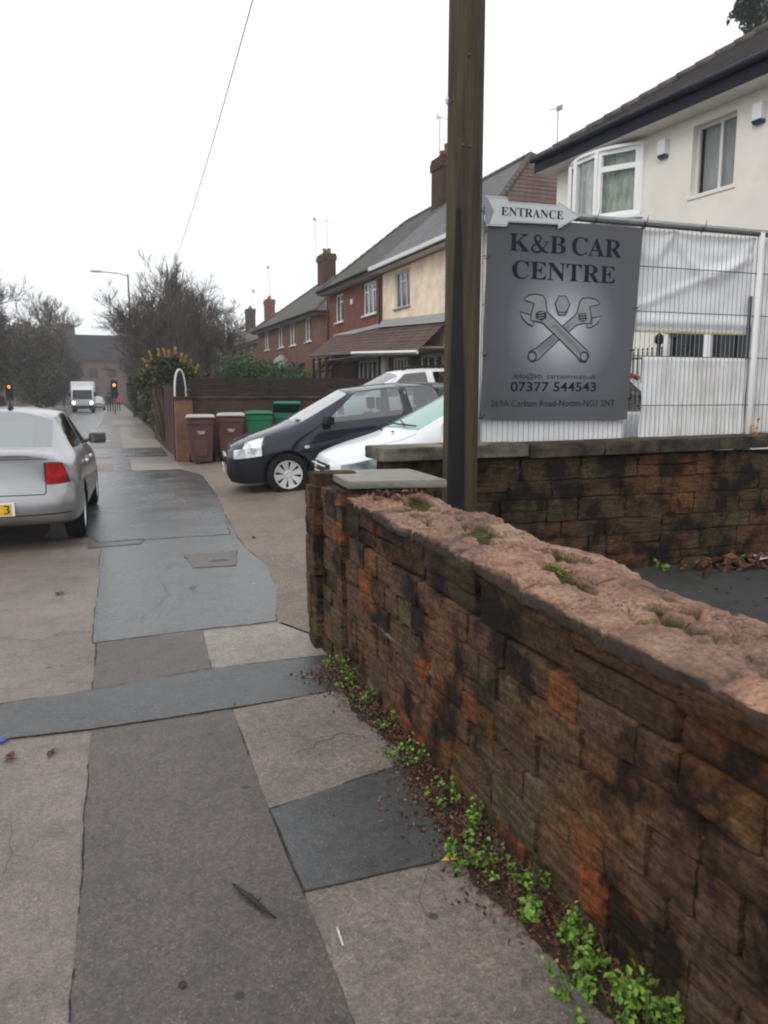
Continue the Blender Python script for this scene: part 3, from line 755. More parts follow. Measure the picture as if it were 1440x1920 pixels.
# the pale mortar ledge seen half way up
mb = MB()
for (s0, s1, zz) in ((0.35, 1.25, 0.435), (1.3, 1.9, 0.305)):
    k = 14
    for i in range(k):
        a = s0 + (s1 - s0) * i / k; b = s0 + (s1 - s0) * (i + 1) / k
        if noise.noise(Vector((a * 5, zz * 9, 0))) < -0.22: continue
        pa = FA + fd * a + fn * 0.004; pb = FA + fd * b + fn * 0.004
        w = 0.010 + 0.006 * noise.noise(Vector((a * 9, 1, 0)))
        pc = FA + fd * a - fn * 0.05; pd_ = FA + fd * b - fn * 0.05
        za = zz * ftop(a) / ftop(0) + 0.008 * noise.noise(Vector((a * 4, zz, 0)))
        zb = zz * ftop(b) / ftop(0) + 0.008 * noise.noise(Vector((b * 4, zz, 0)))
        mb.add([(pa.x, pa.y, za - w), (pb.x, pb.y, zb - w), (pb.x, pb.y, zb + w * .3), (pa.x, pa.y, za + w * .3), (pc.x, pc.y, za + w), (pd_.x, pd_.y, zb + w)], [(0, 1, 2, 3), (3, 2, 5, 4)])
mb.build('mortar_ledge', 'mortar_line', wall_front)

# --- coping: thick eroded slabs with pits
def coping_piece(parent, s0, s1, seed, last=False):
    nu, nv = max(10, int((s1 - s0) / 0.010)), 46
    W = 0.475; out = 0.002
    me = bpy.data.meshes.new('coping_stone')
    V = []; F = []; pit = []; soot = []
    zoff = (seed * 37 % 7 - 3) * .0022
    def top_at(s): return ftop(s) + 0.055 + zoff
    rows = [(-out, -0.050, 0), (-out - 0.003, -0.034, 0), (-out + .002, -0.014, 0.3)] + [(-out + 0.008 + (W + 2 * out - 0.016) * j / nv, 0, 1) for j in range(nv + 1)] + [(W + out, -0.03, 0), (W + out, -0.06, 0)]
    for i in range(nu + 1):
        u = i / nu; s = s0 + (s1 - s0) * u
        e = min(i, nu - i) * (s1 - s0) / nu
        for (t, dz, k) in rows:
            P = Vector((s * 1.0, t, 0))
            big = noise.noise(Vector((s * 2.1, t * 5.0, seed * 0.3)))
            md = noise.noise(Vector((s * 8, t * 13, seed)))
            fi = noise.noise(Vector((s * 26, t * 40, seed)))
            lay = noise.noise(Vector((s * 3.6, t * 9, 5.5)))
            h = 0.010 * big + 0.0035 * md + 0.003 * fi + 0.003 * noise.noise(Vector((s * 60, t * 70, 3)))
            # bedding steps
            stp = 0.0
            if k == 1:
                stp = 0.024 * (math.floor((lay + .12 * noise.noise(Vector((s * 25, t * 25, 1))) + 1) * 5) / 5 - 1)
            pm = 0.0
            if k == 1 and 0.10 < t < W - 0.07:
                pn = noise.noise(Vector((s * 3.1 + 3.7, t * 8.0 + 1.3, 2.2))) + 0.45 * noise.noise(Vector((s * 11, t * 18, 7)))
                band = 1 - min(1, abs(t - 0.26) / 0.17)
                pn += 0.30 * band + .15 * noise.noise(Vector((s * 30, t * 34, 2)))
                pm = max(0.0, min(1.0, (pn - 0.27) / 0.10))
                ck = abs(noise.noise(Vector((s * 1.7 + .6 * noise.noise(Vector((s * 9, t * 9, 8))), t * 11 + .8 * noise.noise(Vector((s * 5, t * 5, 3))), 6.6))))
                if ck < 0.045 and noise.noise(Vector((s * 2.3, t * 4, 11))) > -0.1: stp -= 0.012 * (1 - ck / 0.045); pm = max(pm, .25 * (1 - ck / .045))
            z = top_at(s) + dz + h + stp - 0.034 * pm
            if e < 0.02: z -= 0.014 * (1 - e / 0.02)
            edge = 0.016 * noise.noise(Vector((s * 6, t * 2, 3))) + 0.010 * noise.noise(Vector((s * 22, dz * 30, 1)))
            tt = t + (edge if (t < 0.03 or t > W - 0.02) else 0)
            p = FA + fd * s - fn * tt
            V.append((p.x, p.y, z)); pit.append(max(0.0, min(1.0, pm * 1.3 - 0.15)))
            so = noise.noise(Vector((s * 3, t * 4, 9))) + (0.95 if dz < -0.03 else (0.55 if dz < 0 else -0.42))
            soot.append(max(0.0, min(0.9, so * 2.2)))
    m = len(rows)
    for i in range(nu):
        for j in range(m - 1): F.append((i * m + j, i * m + j + 1, (i + 1) * m + j + 1, (i + 1) * m + j))
    F.append(tuple(range(m))[::-1]); F.append(tuple(range(nu * m, nu * m + m)))
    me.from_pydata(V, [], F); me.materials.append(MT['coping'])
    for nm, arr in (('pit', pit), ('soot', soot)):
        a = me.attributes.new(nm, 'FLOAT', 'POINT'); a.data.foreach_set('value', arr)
    me.shade_smooth(); me.set_sharp_from_angle(angle=R(40))
    bm = bmesh.new(); bm.from_mesh(me); bmesh.ops.recalc_face_normals(bm, faces=bm.faces); bm.to_mesh(me); bm.free()
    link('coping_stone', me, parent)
cuts = [-0.02, 0.40, 0.98, 1.42, 1.95, 2.38, 2.80, 3.3, 4.2, 5.34]
for i in range(len(cuts) - 1): coping_piece(wall_front, cuts[i] + 0.003, cuts[i + 1] - 0.003, i)

# --- wall end pier with slate cap
PX0, PX1, PY0, PY1 = 1.185, 1.70, 4.16, 4.80
mb = MB(); mb.box(PX0 + 0.05, PX1, PY0 + 0.02, PY1 - 0.04, -0.02, 1.04)
mb.build('pier_core', 'mortar', wall_front)
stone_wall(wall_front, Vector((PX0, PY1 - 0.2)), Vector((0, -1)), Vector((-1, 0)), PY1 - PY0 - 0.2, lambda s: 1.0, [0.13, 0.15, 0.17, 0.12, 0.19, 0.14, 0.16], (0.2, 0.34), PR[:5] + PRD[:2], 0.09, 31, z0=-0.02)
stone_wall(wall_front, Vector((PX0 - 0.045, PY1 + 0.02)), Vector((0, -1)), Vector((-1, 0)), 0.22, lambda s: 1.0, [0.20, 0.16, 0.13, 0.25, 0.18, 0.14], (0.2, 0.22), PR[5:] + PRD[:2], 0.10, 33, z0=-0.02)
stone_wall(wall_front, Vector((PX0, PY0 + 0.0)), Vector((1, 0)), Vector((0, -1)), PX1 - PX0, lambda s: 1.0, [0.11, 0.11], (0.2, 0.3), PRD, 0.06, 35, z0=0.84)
bm = bmesh.new()
slab = rock_mesh('cap_slab', 51, 5, 0.10, 0.012, 'slate')
o = link('cap_slab', slab, wall_front); o.location = (1.56, 4.55, 1.085); o.scale = (0.295, 0.41, 0.022); o.rotation_euler = (R(-0.8), R(0.5), R(-5))
o = link('stone', PRD[1], wall_front); o.location = (1.30, 4.76, 1.06); o.scale = (0.14, 0.10, 0.055)

# --- rear wall running away from the street, below the fence
wall_back = empty('rear_wall', (0, 0, 0), 0, 'dark sooty stone wall under the wire fence with flat coping stones', 'wall')
BX0, BX1, BY = 2.08, 9.6, 5.88
mb = MB(); mb.box(BX0 + 0.03, BX1, BY + 0.04, BY + 0.34, -0.02, 1.05)
mb.build('mortar_core', 'mortar', wall_back)
stone_wall(wall_back, Vector((BX0, BY)), Vector((1, 0)), Vector((0, -1)), BX1 - BX0, lambda s: 1.0, [0.17, 0.19, 0.15, 0.21, 0.16, 0.20], (0.30, 0.72), PRB, 0.09, 77)
stone_wall(wall_back, Vector((BX0 + 0.02, BY + 0.36)), Vector((0, -1)), Vector((-1, 0)), 0.36, lambda s: 1.0, [0.20, 0.2, 0.22, 0.22, 0.23], (0.17, 0.19), PRB, 0.08, 78)
CP = [rock_mesh('coping_stone', 60 + i, 5, 0.18, 0.03, 'coping_dark') for i in range(4)]
CG = [rock_mesh('coping_stone', 70 + i, 5, 0.16, 0.03, 'coping_grey') for i in range(2)]
x = 2.0; r2 = random.Random(5)
while x < BX1:
    L = r2.uniform(0.5, 0.85) if x > 3.3 else 0.66
    me = r2.choice(CP) if x > 3.25 else CG[0 if x < 2.4 else 1]
    o = link('coping_stone', me, wall_back)
    o.location = (x + L / 2, BY + 0.165, 1.118 + 0.012 * (x - 2) + (0.008 if x < 3.3 else -0.006)); o.scale = (L / 2 - 0.003, 0.235 + r2.uniform(-.01, .01), 0.052 if x < 3.3 else 0.058)
    o.rotation_euler = (0, R(-0.5), R(r2.uniform(-.6, .6)))
    x += L

# ------------------------------------------------------------------ weeds, leaves and litter
def weed(x, y, rad, n, size, h, label, seed, mat='leaf_weed', name='weed_plant'):
    r = np.random.RandomState(seed)
    e = empty(name, (x, y, 0.0), 0, label, 'plant', 'weeds along the foot of the garden wall')
    mb = MB(); pts = []
    n = int(n * .62); ns = max(4, n // 8)
    for i in range(ns):
        a = r.uniform(0, 6.28); d = rad * math.sqrt(r.uniform(0, 1))
        bx, by = d * math.cos(a), d * math.sin(a) * 1.2
        hh = h * r.uniform(0.3, 1.25)
        tx, ty = bx + r.normal() * 0.02, by + r.normal() * 0.02
        mb.tube([(bx * .7, by * .7, 0), ((bx + tx) / 2, (by + ty) / 2, hh * .6), (tx, ty, hh)], [0.0016, 0.0012, 0.0008], 3)
        for k in range(max(3, n // ns)):
            t = r.uniform(0.35, 1.05)
            pts.append((bx * (1 - t) * .7 + tx * t + r.normal() * 0.011, by * (1 - t) * .7 + ty * t + r.normal() * 0.011, hh * t + r.normal() * 0.006))
    mb.build('stems', 'leaf_hedge', e)['kind'] = 'stuff'
    mb = MB(); md_ = MB()
    for i in range(r.randint(5, 14)):
        bx, by = r.normal() * rad * .7, r.normal() * rad * .9; a = r.uniform(0, 6.28); l = r.uniform(.03, .085); hh = r.uniform(.03, .11)
        tgt = mb if i % 3 else md_
        tgt.add([(bx, by, 0), (bx + .0035, by + .001, 0), (bx + math.cos(a) * l * .5 + .002, by + math.sin(a) * l * .5, hh * .85), (bx + math.cos(a) * l * .5, by + math.sin(a) * l * .5, hh * .85), (bx + math.cos(a) * l, by + math.sin(a) * l, hh * .8)], [(0, 1, 2, 3), (3, 2, 4)])
    if mb.f: mb.build('grass_blades', 'leaf_grey', e)['kind'] = 'stuff'
    if md_.f: md_.build('dead_stems', 'litter', e)['kind'] = 'stuff'
    mb = MB(); leaf_cloud(mb, pts, size * .72, up=1.6, aspect=1.25, seed=seed)
    o = mb.build('leaves', mat, e); o['kind'] = 'stuff'
W_ = [
    (1.14, 4.22, 0.07, 110, 0.020, 0.10, 'small weed clump at the foot of the wall end pier, farthest along the wall'),
    (1.15, 3.93, 0.08, 170, 0.021, 0.13, 'tallest far weed clump against the wall just past the dark trench'),
    (1.13, 3.68, 0.09, 150, 0.020, 0.09, 'weed clump by the wall with a pale stone beside it'),
    (1.16, 3.35, 0.07, 90, 0.020, 0.07, 'thin weed clump by the wall beyond the first light slab'),
    (1.13, 2.98, 0.09, 200, 0.022, 0.10, 'round weed clump by the wall at the corner of the dark patch'),
    (1.17, 2.62, 0.07, 110, 0.022, 0.08, 'sparse weeds by the wall in the reddish litter'),
    (1.20, 2.40, 0.06, 120, 0.022, 0.09, 'narrow weed clump squeezed against the wall stones'),
    (1.07, 2.20, 0.10, 240, 0.024, 0.08, 'spreading weed clump beside the yellow leaf'),
    (1.19, 2.02, 0.07, 130, 0.026, 0.08, 'weed with longer leaves against the wall base'),
    (1.13, 1.90, 0.06, 60, 0.036, 0.05, 'broad leaved weed flat on the litter'),
    (1.20, 1.75, 0.07, 210, 0.024, 0.12, 'tall bright weed clump leaning on the wall'),
    (1.14, 1.56, 0.11, 420, 0.026, 0.11, 'large bright weed clump spilling onto the paving'),
    (1.22, 1.42, 0.09, 340, 0.027, 0.12, 'dense bright weed clump against the wall near the picture corner'),
    (1.16, 1.30, 0.10, 260, 0.028, 0.10, 'nearest weed clump cut by the lower edge of the picture'),
]
for i, w in enumerate(W_): weed(*w[:6], w[6], 100 + i)
weed(4.72, 5.74, 0.09, 60, 0.055, 0.10, 'small green plant at the foot of the dark rear wall', 131)
weed(5.55, 5.72, 0.07, 40, 0.05, 0.10, 'little green plant in the leaf pile by the rear wall', 132)
rr = np.random.RandomState(3)
def wallx(y): return 1.215 + (4.15 - y) * 0.01775
pts = []
for i in range(4200):
    y = rr.uniform(0.9, 4.25); dd = abs(rr.normal()) * (0.05 + 0.04 * (math.sin(y * 3.3) + 1))
    pts.append((wallx(y) - 0.005 - min(dd, 0.36), y, 0.012 + max(0, 0.03 - dd * 0.15) * rr.rand()))
mb = MB(); leaf_cloud(mb, pts, 0.013, up=1.2, aspect=1.7, seed=5)
tag(mb.build('leaf_litter', 'dead_leaf'), 'brown leaf crumbs and grit gathered along the wall foot', kind='stuff')
mb = MB(); pts = [(wallx(y) - 0.01 - abs(rr.normal()) * 0.10, y, 0.014 + rr.rand() * 0.02) for y in rr.uniform(1.0, 4.3, 420)]
leaf_cloud(mb, pts, 0.012, up=1.0, aspect=1.2, seed=8)
leaf_cloud(mb, [(wallx(y) - .06 - abs(rr.normal()) * .16, y, .013) for y in rr.uniform(1.0, 4.3, 500)], 0.008, up=3.0, aspect=1.5, seed=19)
pts = [(rr.uniform(-0.8, 1.2), y, 0.012) for y in rr.uniform(1.2, 9, 130)]
leaf_cloud(mb, pts, 0.008, up=3.0, aspect=1.3, seed=9)
tag(mb.build('grit', 'litter'), 'pale grit and crumbs scattered on the paving', kind='stuff')
mb = MB()
sheet('soil_fillet', [(wallx(4.5) + .03, 4.5), (1.13, 4.3), (1.12, 3.9), (1.06, 3.5), (1.13, 3.1), (1.09, 2.6), (1.05, 2.2), (1.11, 1.8), (1.10, 1.3), (1.15, 0.6), (1.3, 0.6)], 0.0115, 'soil', pave, 0.075, 0.02, seed=41)
# leaf pile by rear wall
pts = []
for i in range(260):
    a = rr.normal(); pts.append((5.75 + a * 0.42, 5.72 - abs(rr.normal()) * 0.13, 0.02 + rr.rand() * 0.07))
mb = MB(); leaf_cloud(mb, pts, 0.085, up=1.2, aspect=1.6, seed=15)
pts = [(rr.uniform(3.2, 7.5), rr.uniform(3.6, 5.8), 0.012) for i in range(110)]
leaf_cloud(mb, pts, 0.03, up=4, aspect=1.4, seed=16)
tag(mb.build('leaf_litter', 'dead_leaf'), 'wet brown leaves heaped at the foot of the rear wall', kind='stuff')
def scrap(name, pts, mat, label, cat, z=0.012, curl=0.02):
    mb = MB(); c = Vector((sum(p[0] for p in pts) / len(pts), sum(p[1] for p in pts) / len(pts)))
    n = len(pts)
    vs = [(p[0], p[1], z + (curl if i % 2 else 0)) for i, p in enumerate(pts)] + [(c.x, c.y, z + 0.004)] + [(p[0], p[1], z + (curl if i % 2 else 0) - 0.002) for i, p in enumerate(pts)]
    mb.add(vs, [(i, (i + 1) % n, n) for i in range(n)] + [(i, n + 1 + i, n + 1 + (i + 1) % n, (i + 1) % n) for i in range(n)])
    return tag(mb.build(name, mat, smooth=True), label, cat)
scrap('paper_scrap', [(5.55, 5.50), (5.72, 5.48), (5.80, 5.58), (5.66, 5.63), (5.54, 5.58)], 'paper', 'white scrap of litter on the wet leaves by the rear wall', 'litter', 0.08, 0.03)
scrap('paper_scrap', [(5.88, 5.20), (6.05, 5.16), (6.15, 5.28), (5.97, 5.32)], 'paper', 'pale scrap of litter in front of the leaf pile at the picture edge', 'litter', 0.03, 0.03)
scrap('plastic_scrap', [(-0.59, 3.77), (-0.555, 3.76), (-0.545, 3.80), (-0.58, 3.81)], 'blue_scrap', 'small bright blue plastic scrap on the dark trench', 'litter', 0.012, 0.006)
scrap('yellow_leaf', [(0.985, 2.245), (1.03, 2.225), (1.055, 2.24), (1.02, 2.262)], 'flower', 'yellow fallen leaf beside the weeds', 'leaf', 0.02, 0.008)
scrap('cigarette_paper', [(0.557, 2.05), (0.564, 2.05), (0.558, 1.965), (0.552, 1.97)], 'curtain_grey', 'thin white strip of paper lying on the near paving slab', 'litter', 0.012, 0.001)
scrap('chewing_gum_spot', [(0.10 + .011 * math.cos(a), 1.97 + .014 * math.sin(a)) for a in [k * .785 for k in range(8)]], 'mortar_line', 'small pale gum spot on the brown tarmac near the bottom edge', 'litter', 0.008, 0.001)
mb = MB()
mb.tube([(0.293, 2.36, 0.012), (0.315, 2.30, 0.018), (0.337, 2.265, 0.016), (0.36, 2.21, 0.014), (0.392, 2.15, 0.012)], [0.004, 0.008, 0.010, 0.007, 0.003], 6)
mb.tube([(0.33, 2.275, 0.016), (0.315, 2.262, 0.02)], [0.004, 0.002], 5)
mb.tube([(0.348, 2.24, 0.016), (0.365, 2.245, 0.02)], [0.004, 0.0015], 5)
tag(mb.build('twig', 'seam', smooth=True), 'short dark twig lying on the tarmac strip', 'twig')
for i, (x, y, s) in enumerate([(-0.5, 6.6, 0.03), (0.55, 6.45, 0.025), (1.42, 8.6, .03), (-0.52, 3.6, 0.022), (-0.34, 3.58, 0.018)]):
    mbx = MB(); leaf_cloud(mbx, [(x + rr.normal() * s * .5, y + rr.normal() * s, 0.013) for _ in range(7)], s, up=5, aspect=1.8, seed=60 + i)
    tag(mbx.build('leaf_litter', 'dead_leaf'), None, None, kind='stuff')
# moss cushions on the coping
for i, (s, t, rd) in enumerate([(1.05, .2, .04), (2.45, .15, .05), (2.95, .33, .06), (3.2, .30, .05), (1.75, .24, .05)]):
    mb = MB(); p = FA + fd * s - fn * t
    pts = [(p.x + rr.normal() * rd * .5, p.y + rr.normal() * rd, ftop(s) + 0.040 + abs(rr.normal()) * .006) for _ in range(160)]
    leaf_cloud(mb, pts, 0.012, up=1.5, aspect=1.1, seed=80 + i)
    o = mb.build('moss', 'leaf_moss', wall_front); o['kind'] = 'stuff'
mb = MB()
p = FA + fd * 0.10 - fn * 0.24
pts = [(p.x + rr.normal() * .08, p.y - abs(rr.normal()) * .06, ftop(0) + .065 + rr.rand() * .025) for _ in range(130)]
leaf_cloud(mb, pts[:80], 0.018, up=1.5, aspect=2.6, seed=90)
mb.build('dry_leaves', 'dead_leaf', wall_front)['kind'] = 'stuff'

# ------------------------------------------------------------------ telegraph pole and its wire
pole = empty('telegraph_pole', (2.452, 5.32, 0), 0, 'tall weathered timber telegraph pole standing behind the stone wall', 'pole')
mb = MB(); prof = []; nseg = 26
vs = []
for i in range(60):
    z = 9.2 * i / 59
    rad = 0.134 - 0.0018 * z
    for k in range(nseg):
        a = 2 * math.pi * k / nseg
        rr_ = rad * (1 + 0.025 * noise.noise(Vector((math.cos(a) * 1.5, math.sin(a) * 1.5, z * 0.35))) + 0.012 * noise.noise(Vector((math.cos(a) * 6, math.sin(a) * 6, z * 0.8))))
        vs.append((rr_ * math.cos(a), rr_ * math.sin(a), z))
fs = [(i * nseg + k, i * nseg + (k + 1) % nseg, (i + 1) * nseg + (k + 1) % nseg, (i + 1) * nseg + k) for i in range(59) for k in range(nseg)] + [tuple(range(59 * nseg, 60 * nseg))]
mb.add(vs, fs); mb.build('trunk', 'pole', pole, smooth=True)
mb = MB()
def pang(a, z, r=0.0): return ((0.1355 + r - 0.0018 * z) * math.cos(a), (0.1355 + r - 0.0018 * z) * math.sin(a), z)
ac = math.atan2(-5.32, -2.452) - R(18)
for z0, z1 in ((0.0, 2.9),):
    n = 10
    A = [ac - R(24), ac - R(8), ac + R(12), ac + R(32)]
    for i in range(n):
        za, zb = z0 + (z1 - z0) * i / n, z0 + (z1 - z0) * (i + 1) / n
        w0 = 1 - 0.75 * max(0, i / n - .45) / .55; w1 = 1 - 0.75 * max(0, (i + 1) / n - .45) / .55
        mb.add([pang(ac + (a - ac) * w0, za, .006) for a in A] + [pang(ac + (a - ac) * w1, zb, .006) for a in A], [(j, j + 1, 4 + j + 1, 4 + j) for j in range(3)])
    mb.build('tarred_strip', 'tar', pole)
for (a, z) in ((ac + 0.45, 3.90), (ac + 0.2, 3.32), (ac + 0.55, 3.31), (ac - 0.5, 3.62)):
    mb = MB(); q = Vector(pang(a, z, 0)); d = Vector((math.cos(a), math.sin(a), 0)); mb.tube([q - d * .01, q + d * 0.012], [0.009, 0.007], 8)
    mb.build('bolt', 'steel_dark', pole)
mb = MB(); a = ac - 1.0
for z, s in ((3.62, .03),):
    q = Vector(pang(a, z, .002)); mb.tube([q, q + Vector((0, 0, s)), q + Vector((0, 0, s * 2))], [.012, .016, .004], 6)
mb.build('cable_clip', 'metal_grey', pole)
mb = MB(); mb.tube([(-0.5, 0, 8.9), (0.5, 0, 8.9)], 0.04, 6); mb.build('crossarm', 'tar', pole)
mb = MB()
P0 = Vector((2.45, 5.32, 8.95)); P1 = Vector((3.25, 47.5, 8.0)); w = []
for i in range(41):
    t = i / 40; p = P0.lerp(P1, t); p.z -= 0.55 * 4 * t * (1 - t); w.append(p)
mb.tube(w, 0.011, 5)
tag(mb.build('overhead_wire', 'wire'), 'thin overhead telephone wire running from the near pole down to the far trees', 'wire')
fp = empty('telegraph_pole', (3.25, 47.5, 0.3), 0, 'distant telegraph pole hidden among the bare trees', 'pole')
mb = MB(); mb.tube([(0, 0, 0), (0, 0, 7.9)], [.13, .1], 10); mb.build('trunk', 'pole', fp)

# ------------------------------------------------------------------ wire fence with sign and sheets
FY = 6.15
fence = empty('mesh_fence', (0, 0, 0), 0, 'grey wire mesh fence panels standing along the rear stone wall', 'fence')
mb = MB()
x = 2.98
while x < 9.4:
    mb.box(x - 0.002, x + 0.002, FY - 0.002, FY + 0.002, 1.10, 3.13); x += 0.052
o = mb.build('vertical_wire', 'wire', fence); o['kind'] = 'stuff'
mb = MB(); mb.box(-3.2, 3.2, -0.004, 0.004, -0.004, 0.004)
hw = mb.build('horizontal_wire', 'steel_dark', fence)
for i, z in enumerate((1.18, 1.50, 1.955, 2.36, 2.76)):
    o = hw if i == 0 else hw.copy()
    if i: COL.objects.link(o)
    o.location = (6.2, FY - 0.007, z)
mb = MB(); mb.tube([(2.98, FY, 3.125), (9.4, FY, 3.125)], 0.021, 10)
mb.build('top_rail', 'steel_dark', fence, smooth=True)
mb = MB(); mb.box(-3.2, 3.2, -0.012, 0.012, 0, 0.022)
mb.build('top_strip', 'metal_grey', fence, loc=(6.2, FY, 3.145))
for i, x in enumerate((3.0, 5.98, 8.9)):
    mb = MB(); mb.tube([(x, FY, 0.0), (x, FY, 3.14)], 0.02 if i == 0 else 0.035, 10)
    mb.build('fence_post', 'metal_grey' if i == 0 else 'upvc_dull', fence, smooth=True)
for i, x in enumerate([4.10, 4.62, 5.27, 6.18, 6.9]):
    mb = MB(); mb.lathe([(0.027, -0.006), (0.031, 0), (0.027, 0.006)], 10, M4=Matrix.Translation((x, FY, 3.125)) @ Matrix.Rotation(R(90), 4, 'Z'))
    mb.tube([(x, FY - .03, 3.11), (x + .01, FY - .05, 3.17), (x + .018, FY - .04, 3.20)], 0.003, 4)
    mb.build('cable_tie', 'black', fence)

def cloth(name, x0, x1, z0, z1, y, fold, mat, nx=70, nz=40, amp=0.03):
    V = []; F = []
    for i in range(nx + 1):
        for j in range(nz + 1):
            u, v = i / nx, j / nz
            V.append((x0 + (x1 - x0) * u, y + fold(u, v) * amp, z0 + (z1 - z0) * v))
    m = nz + 1
    for i in range(nx):
        for j in range(nz): F.append((i * m + j, i * m + j + 1, (i + 1) * m + j + 1, (i + 1) * m + j))
    mb = MB(); mb.add(V, F)
    o = mb.build(name, mat, smooth=True)
    s = o.modifiers.new('t', 'SOLIDIFY'); s.thickness = 0.003
    return o
def fold1(u, v):
    # swags hanging from the ties, long diagonal crease
    f = 0
    for (a, b, dpt) in ((0.0, 0.34, .26), (0.34, 1.0, .42)):
        if a <= u < b or (b == 1.0 and u == 1.0):
            t = (u - a) / (b - a); sag = dpt * 4 * t * (1 - t)
            for k, w in ((1.0, 1.0), (0.45, .6)):
                dz = (1 - v) - sag * k
                f += w * math.exp(-(dz / 0.09) ** 2) * 0.9
    d = v - (0.18 + 0.62 * u); f += 0.6 * math.exp(-(d / 0.05) ** 2)
    f += 0.5 * noise.noise(Vector((u * 3, v * 2.5, 1))) + 0.25 * noise.noise(Vector((u * 9, v * 6, 4)))
    f += 0.9 * math.exp(-((v - 0.10) / 0.05) ** 2)
    return -f
b1 = cloth('white_banner', 4.50, 5.95, 2.19, 3.10, FY + 0.07, fold1, 'white_sheet', 90, 60, 0.032)
tag(b1, 'creased plain white sheet hanging from the fence top to the right of the grey sign', 'banner')
b1b = cloth('white_banner', 6.02, 7.9, 1.2, 3.10, FY + 0.07, lambda u, v: -0.6 * noise.noise(Vector((u * 5, v * 4, 7))) - .4 * math.sin(u * 9 + v * 3), 'dirty_sheet', 40, 40, 0.05)
tag(b1b, 'white sheet beyond the fence post at the right edge of the picture', 'banner')
b2 = cloth('stained_sheet', 4.72, 5.97, 1.10, 1.955, FY + 0.05, lambda u, v: -0.5 * math.sin(u * 150) * 0.25 - .8 * noise.noise(Vector((u * 4, v * 3, 2))), 'dirty_sheet', 150, 20, 0.03)
tag(b2, 'lower grey stained white sheet tied behind the fence mesh', 'banner')
b3 = cloth('white_board', 2.99, 4.53, 1.10, 1.42, FY + 0.03, lambda u, v: -0.3 * noise.noise(Vector((u * 4, v * 3, 12))), 'white_sheet', 40, 8, 0.02)
tag(b3, 'strip of white board showing below the grey sign', 'banner')
mb = MB(); mb.tube([(4.5, FY + .06, 2.185), (5.2, FY + .06, 2.18), (5.95, FY + .06, 2.185)], .006, 5)
tag(mb.build('yellow_rope', 'yellow'), 'thin yellow rope along the lower hem of the white sheet', 'rope')
mb = MB(); mb.box(5.915, 5.945, FY + .02, FY + .04, 1.96, 2.55)
tag(mb.build('dark_strap', 'steel_dark'), 'dark vertical strap on the left side of the white fence post', 'strap')
mb = MB(); leaf_cloud(mb, [(6.0, FY - .05, 1.30), (6.02, FY - .06, 1.27), (5.98, FY - .05, 1.24), (6.05, FY - .06, 1.34), (6.03, FY - .05, 1.22)], .07, up=0, aspect=1.6, seed=4)
tag(mb.build('orange_leaves', 'orange_leaf'), 'orange leaves caught on the wall head at the right picture edge', 'leaves')

# the sign, local x to the right, z up, facing -y
SGX, SGZ = 3.03, 1.382
sign = empty('car_centre_sign', (SGX, FY - 0.03, SGZ), 0, 'large dark grey car centre sign with crossed spanners tied to the fence', 'sign')
mb = MB(); mb.prism([(-0.022, 0.004), (1.485, -0.012), (1.568, 1.705), (0.012, 1.70)], 'y', 0.0, 0.006)
mb.build('sign_panel', 'sign', sign)
def text_mesh(s, x0, x1, zb, ztop, name, mat, parent, y=-0.0025, bold=0.0, skew=0.0, serif=False):
    if serif: s = ''.join(chr(0x1D400 + ord(c) - 65) if 'A' <= c <= 'Z' else c for c in s)
    cu = bpy.data.curves.new('t', 'FONT'); cu.body = s; cu.offset = bold; cu.resolution_u = 4
    o = bpy.data.objects.new('t', cu); COL.objects.link(o)
    bpy.context.view_layer.update()
    me = bpy.data.meshes.new_from_object(o.evaluated_get(bpy.context.evaluated_depsgraph_get()))
    bpy.data.objects.remove(o)
    co = np.empty(len(me.vertices) * 3); me.vertices.foreach_get('co', co); co = co.reshape(-1, 3)
    mn, mx = co.min(0), co.max(0)
    base = 0.0 if mn[1] > -0.06 else 0.0
    X = x0 + (co[:, 0] - mn[0]) / (mx[0] - mn[0]) * (x1 - x0)
    capt = 0.69
    Z = zb + (co[:, 1] - base) / capt * (ztop - zb) + (X - x0) * skew
    out = np.stack([X, np.full(len(X), y), Z], 1)
    me.vertices.foreach_set('co', out.ravel()); me.update()
    me.materials.clear(); me.materials.append(MT[mat])
    o = link(name, me, parent); return o
def sx(X): return X - SGX
def sz(Z): return Z - SGZ
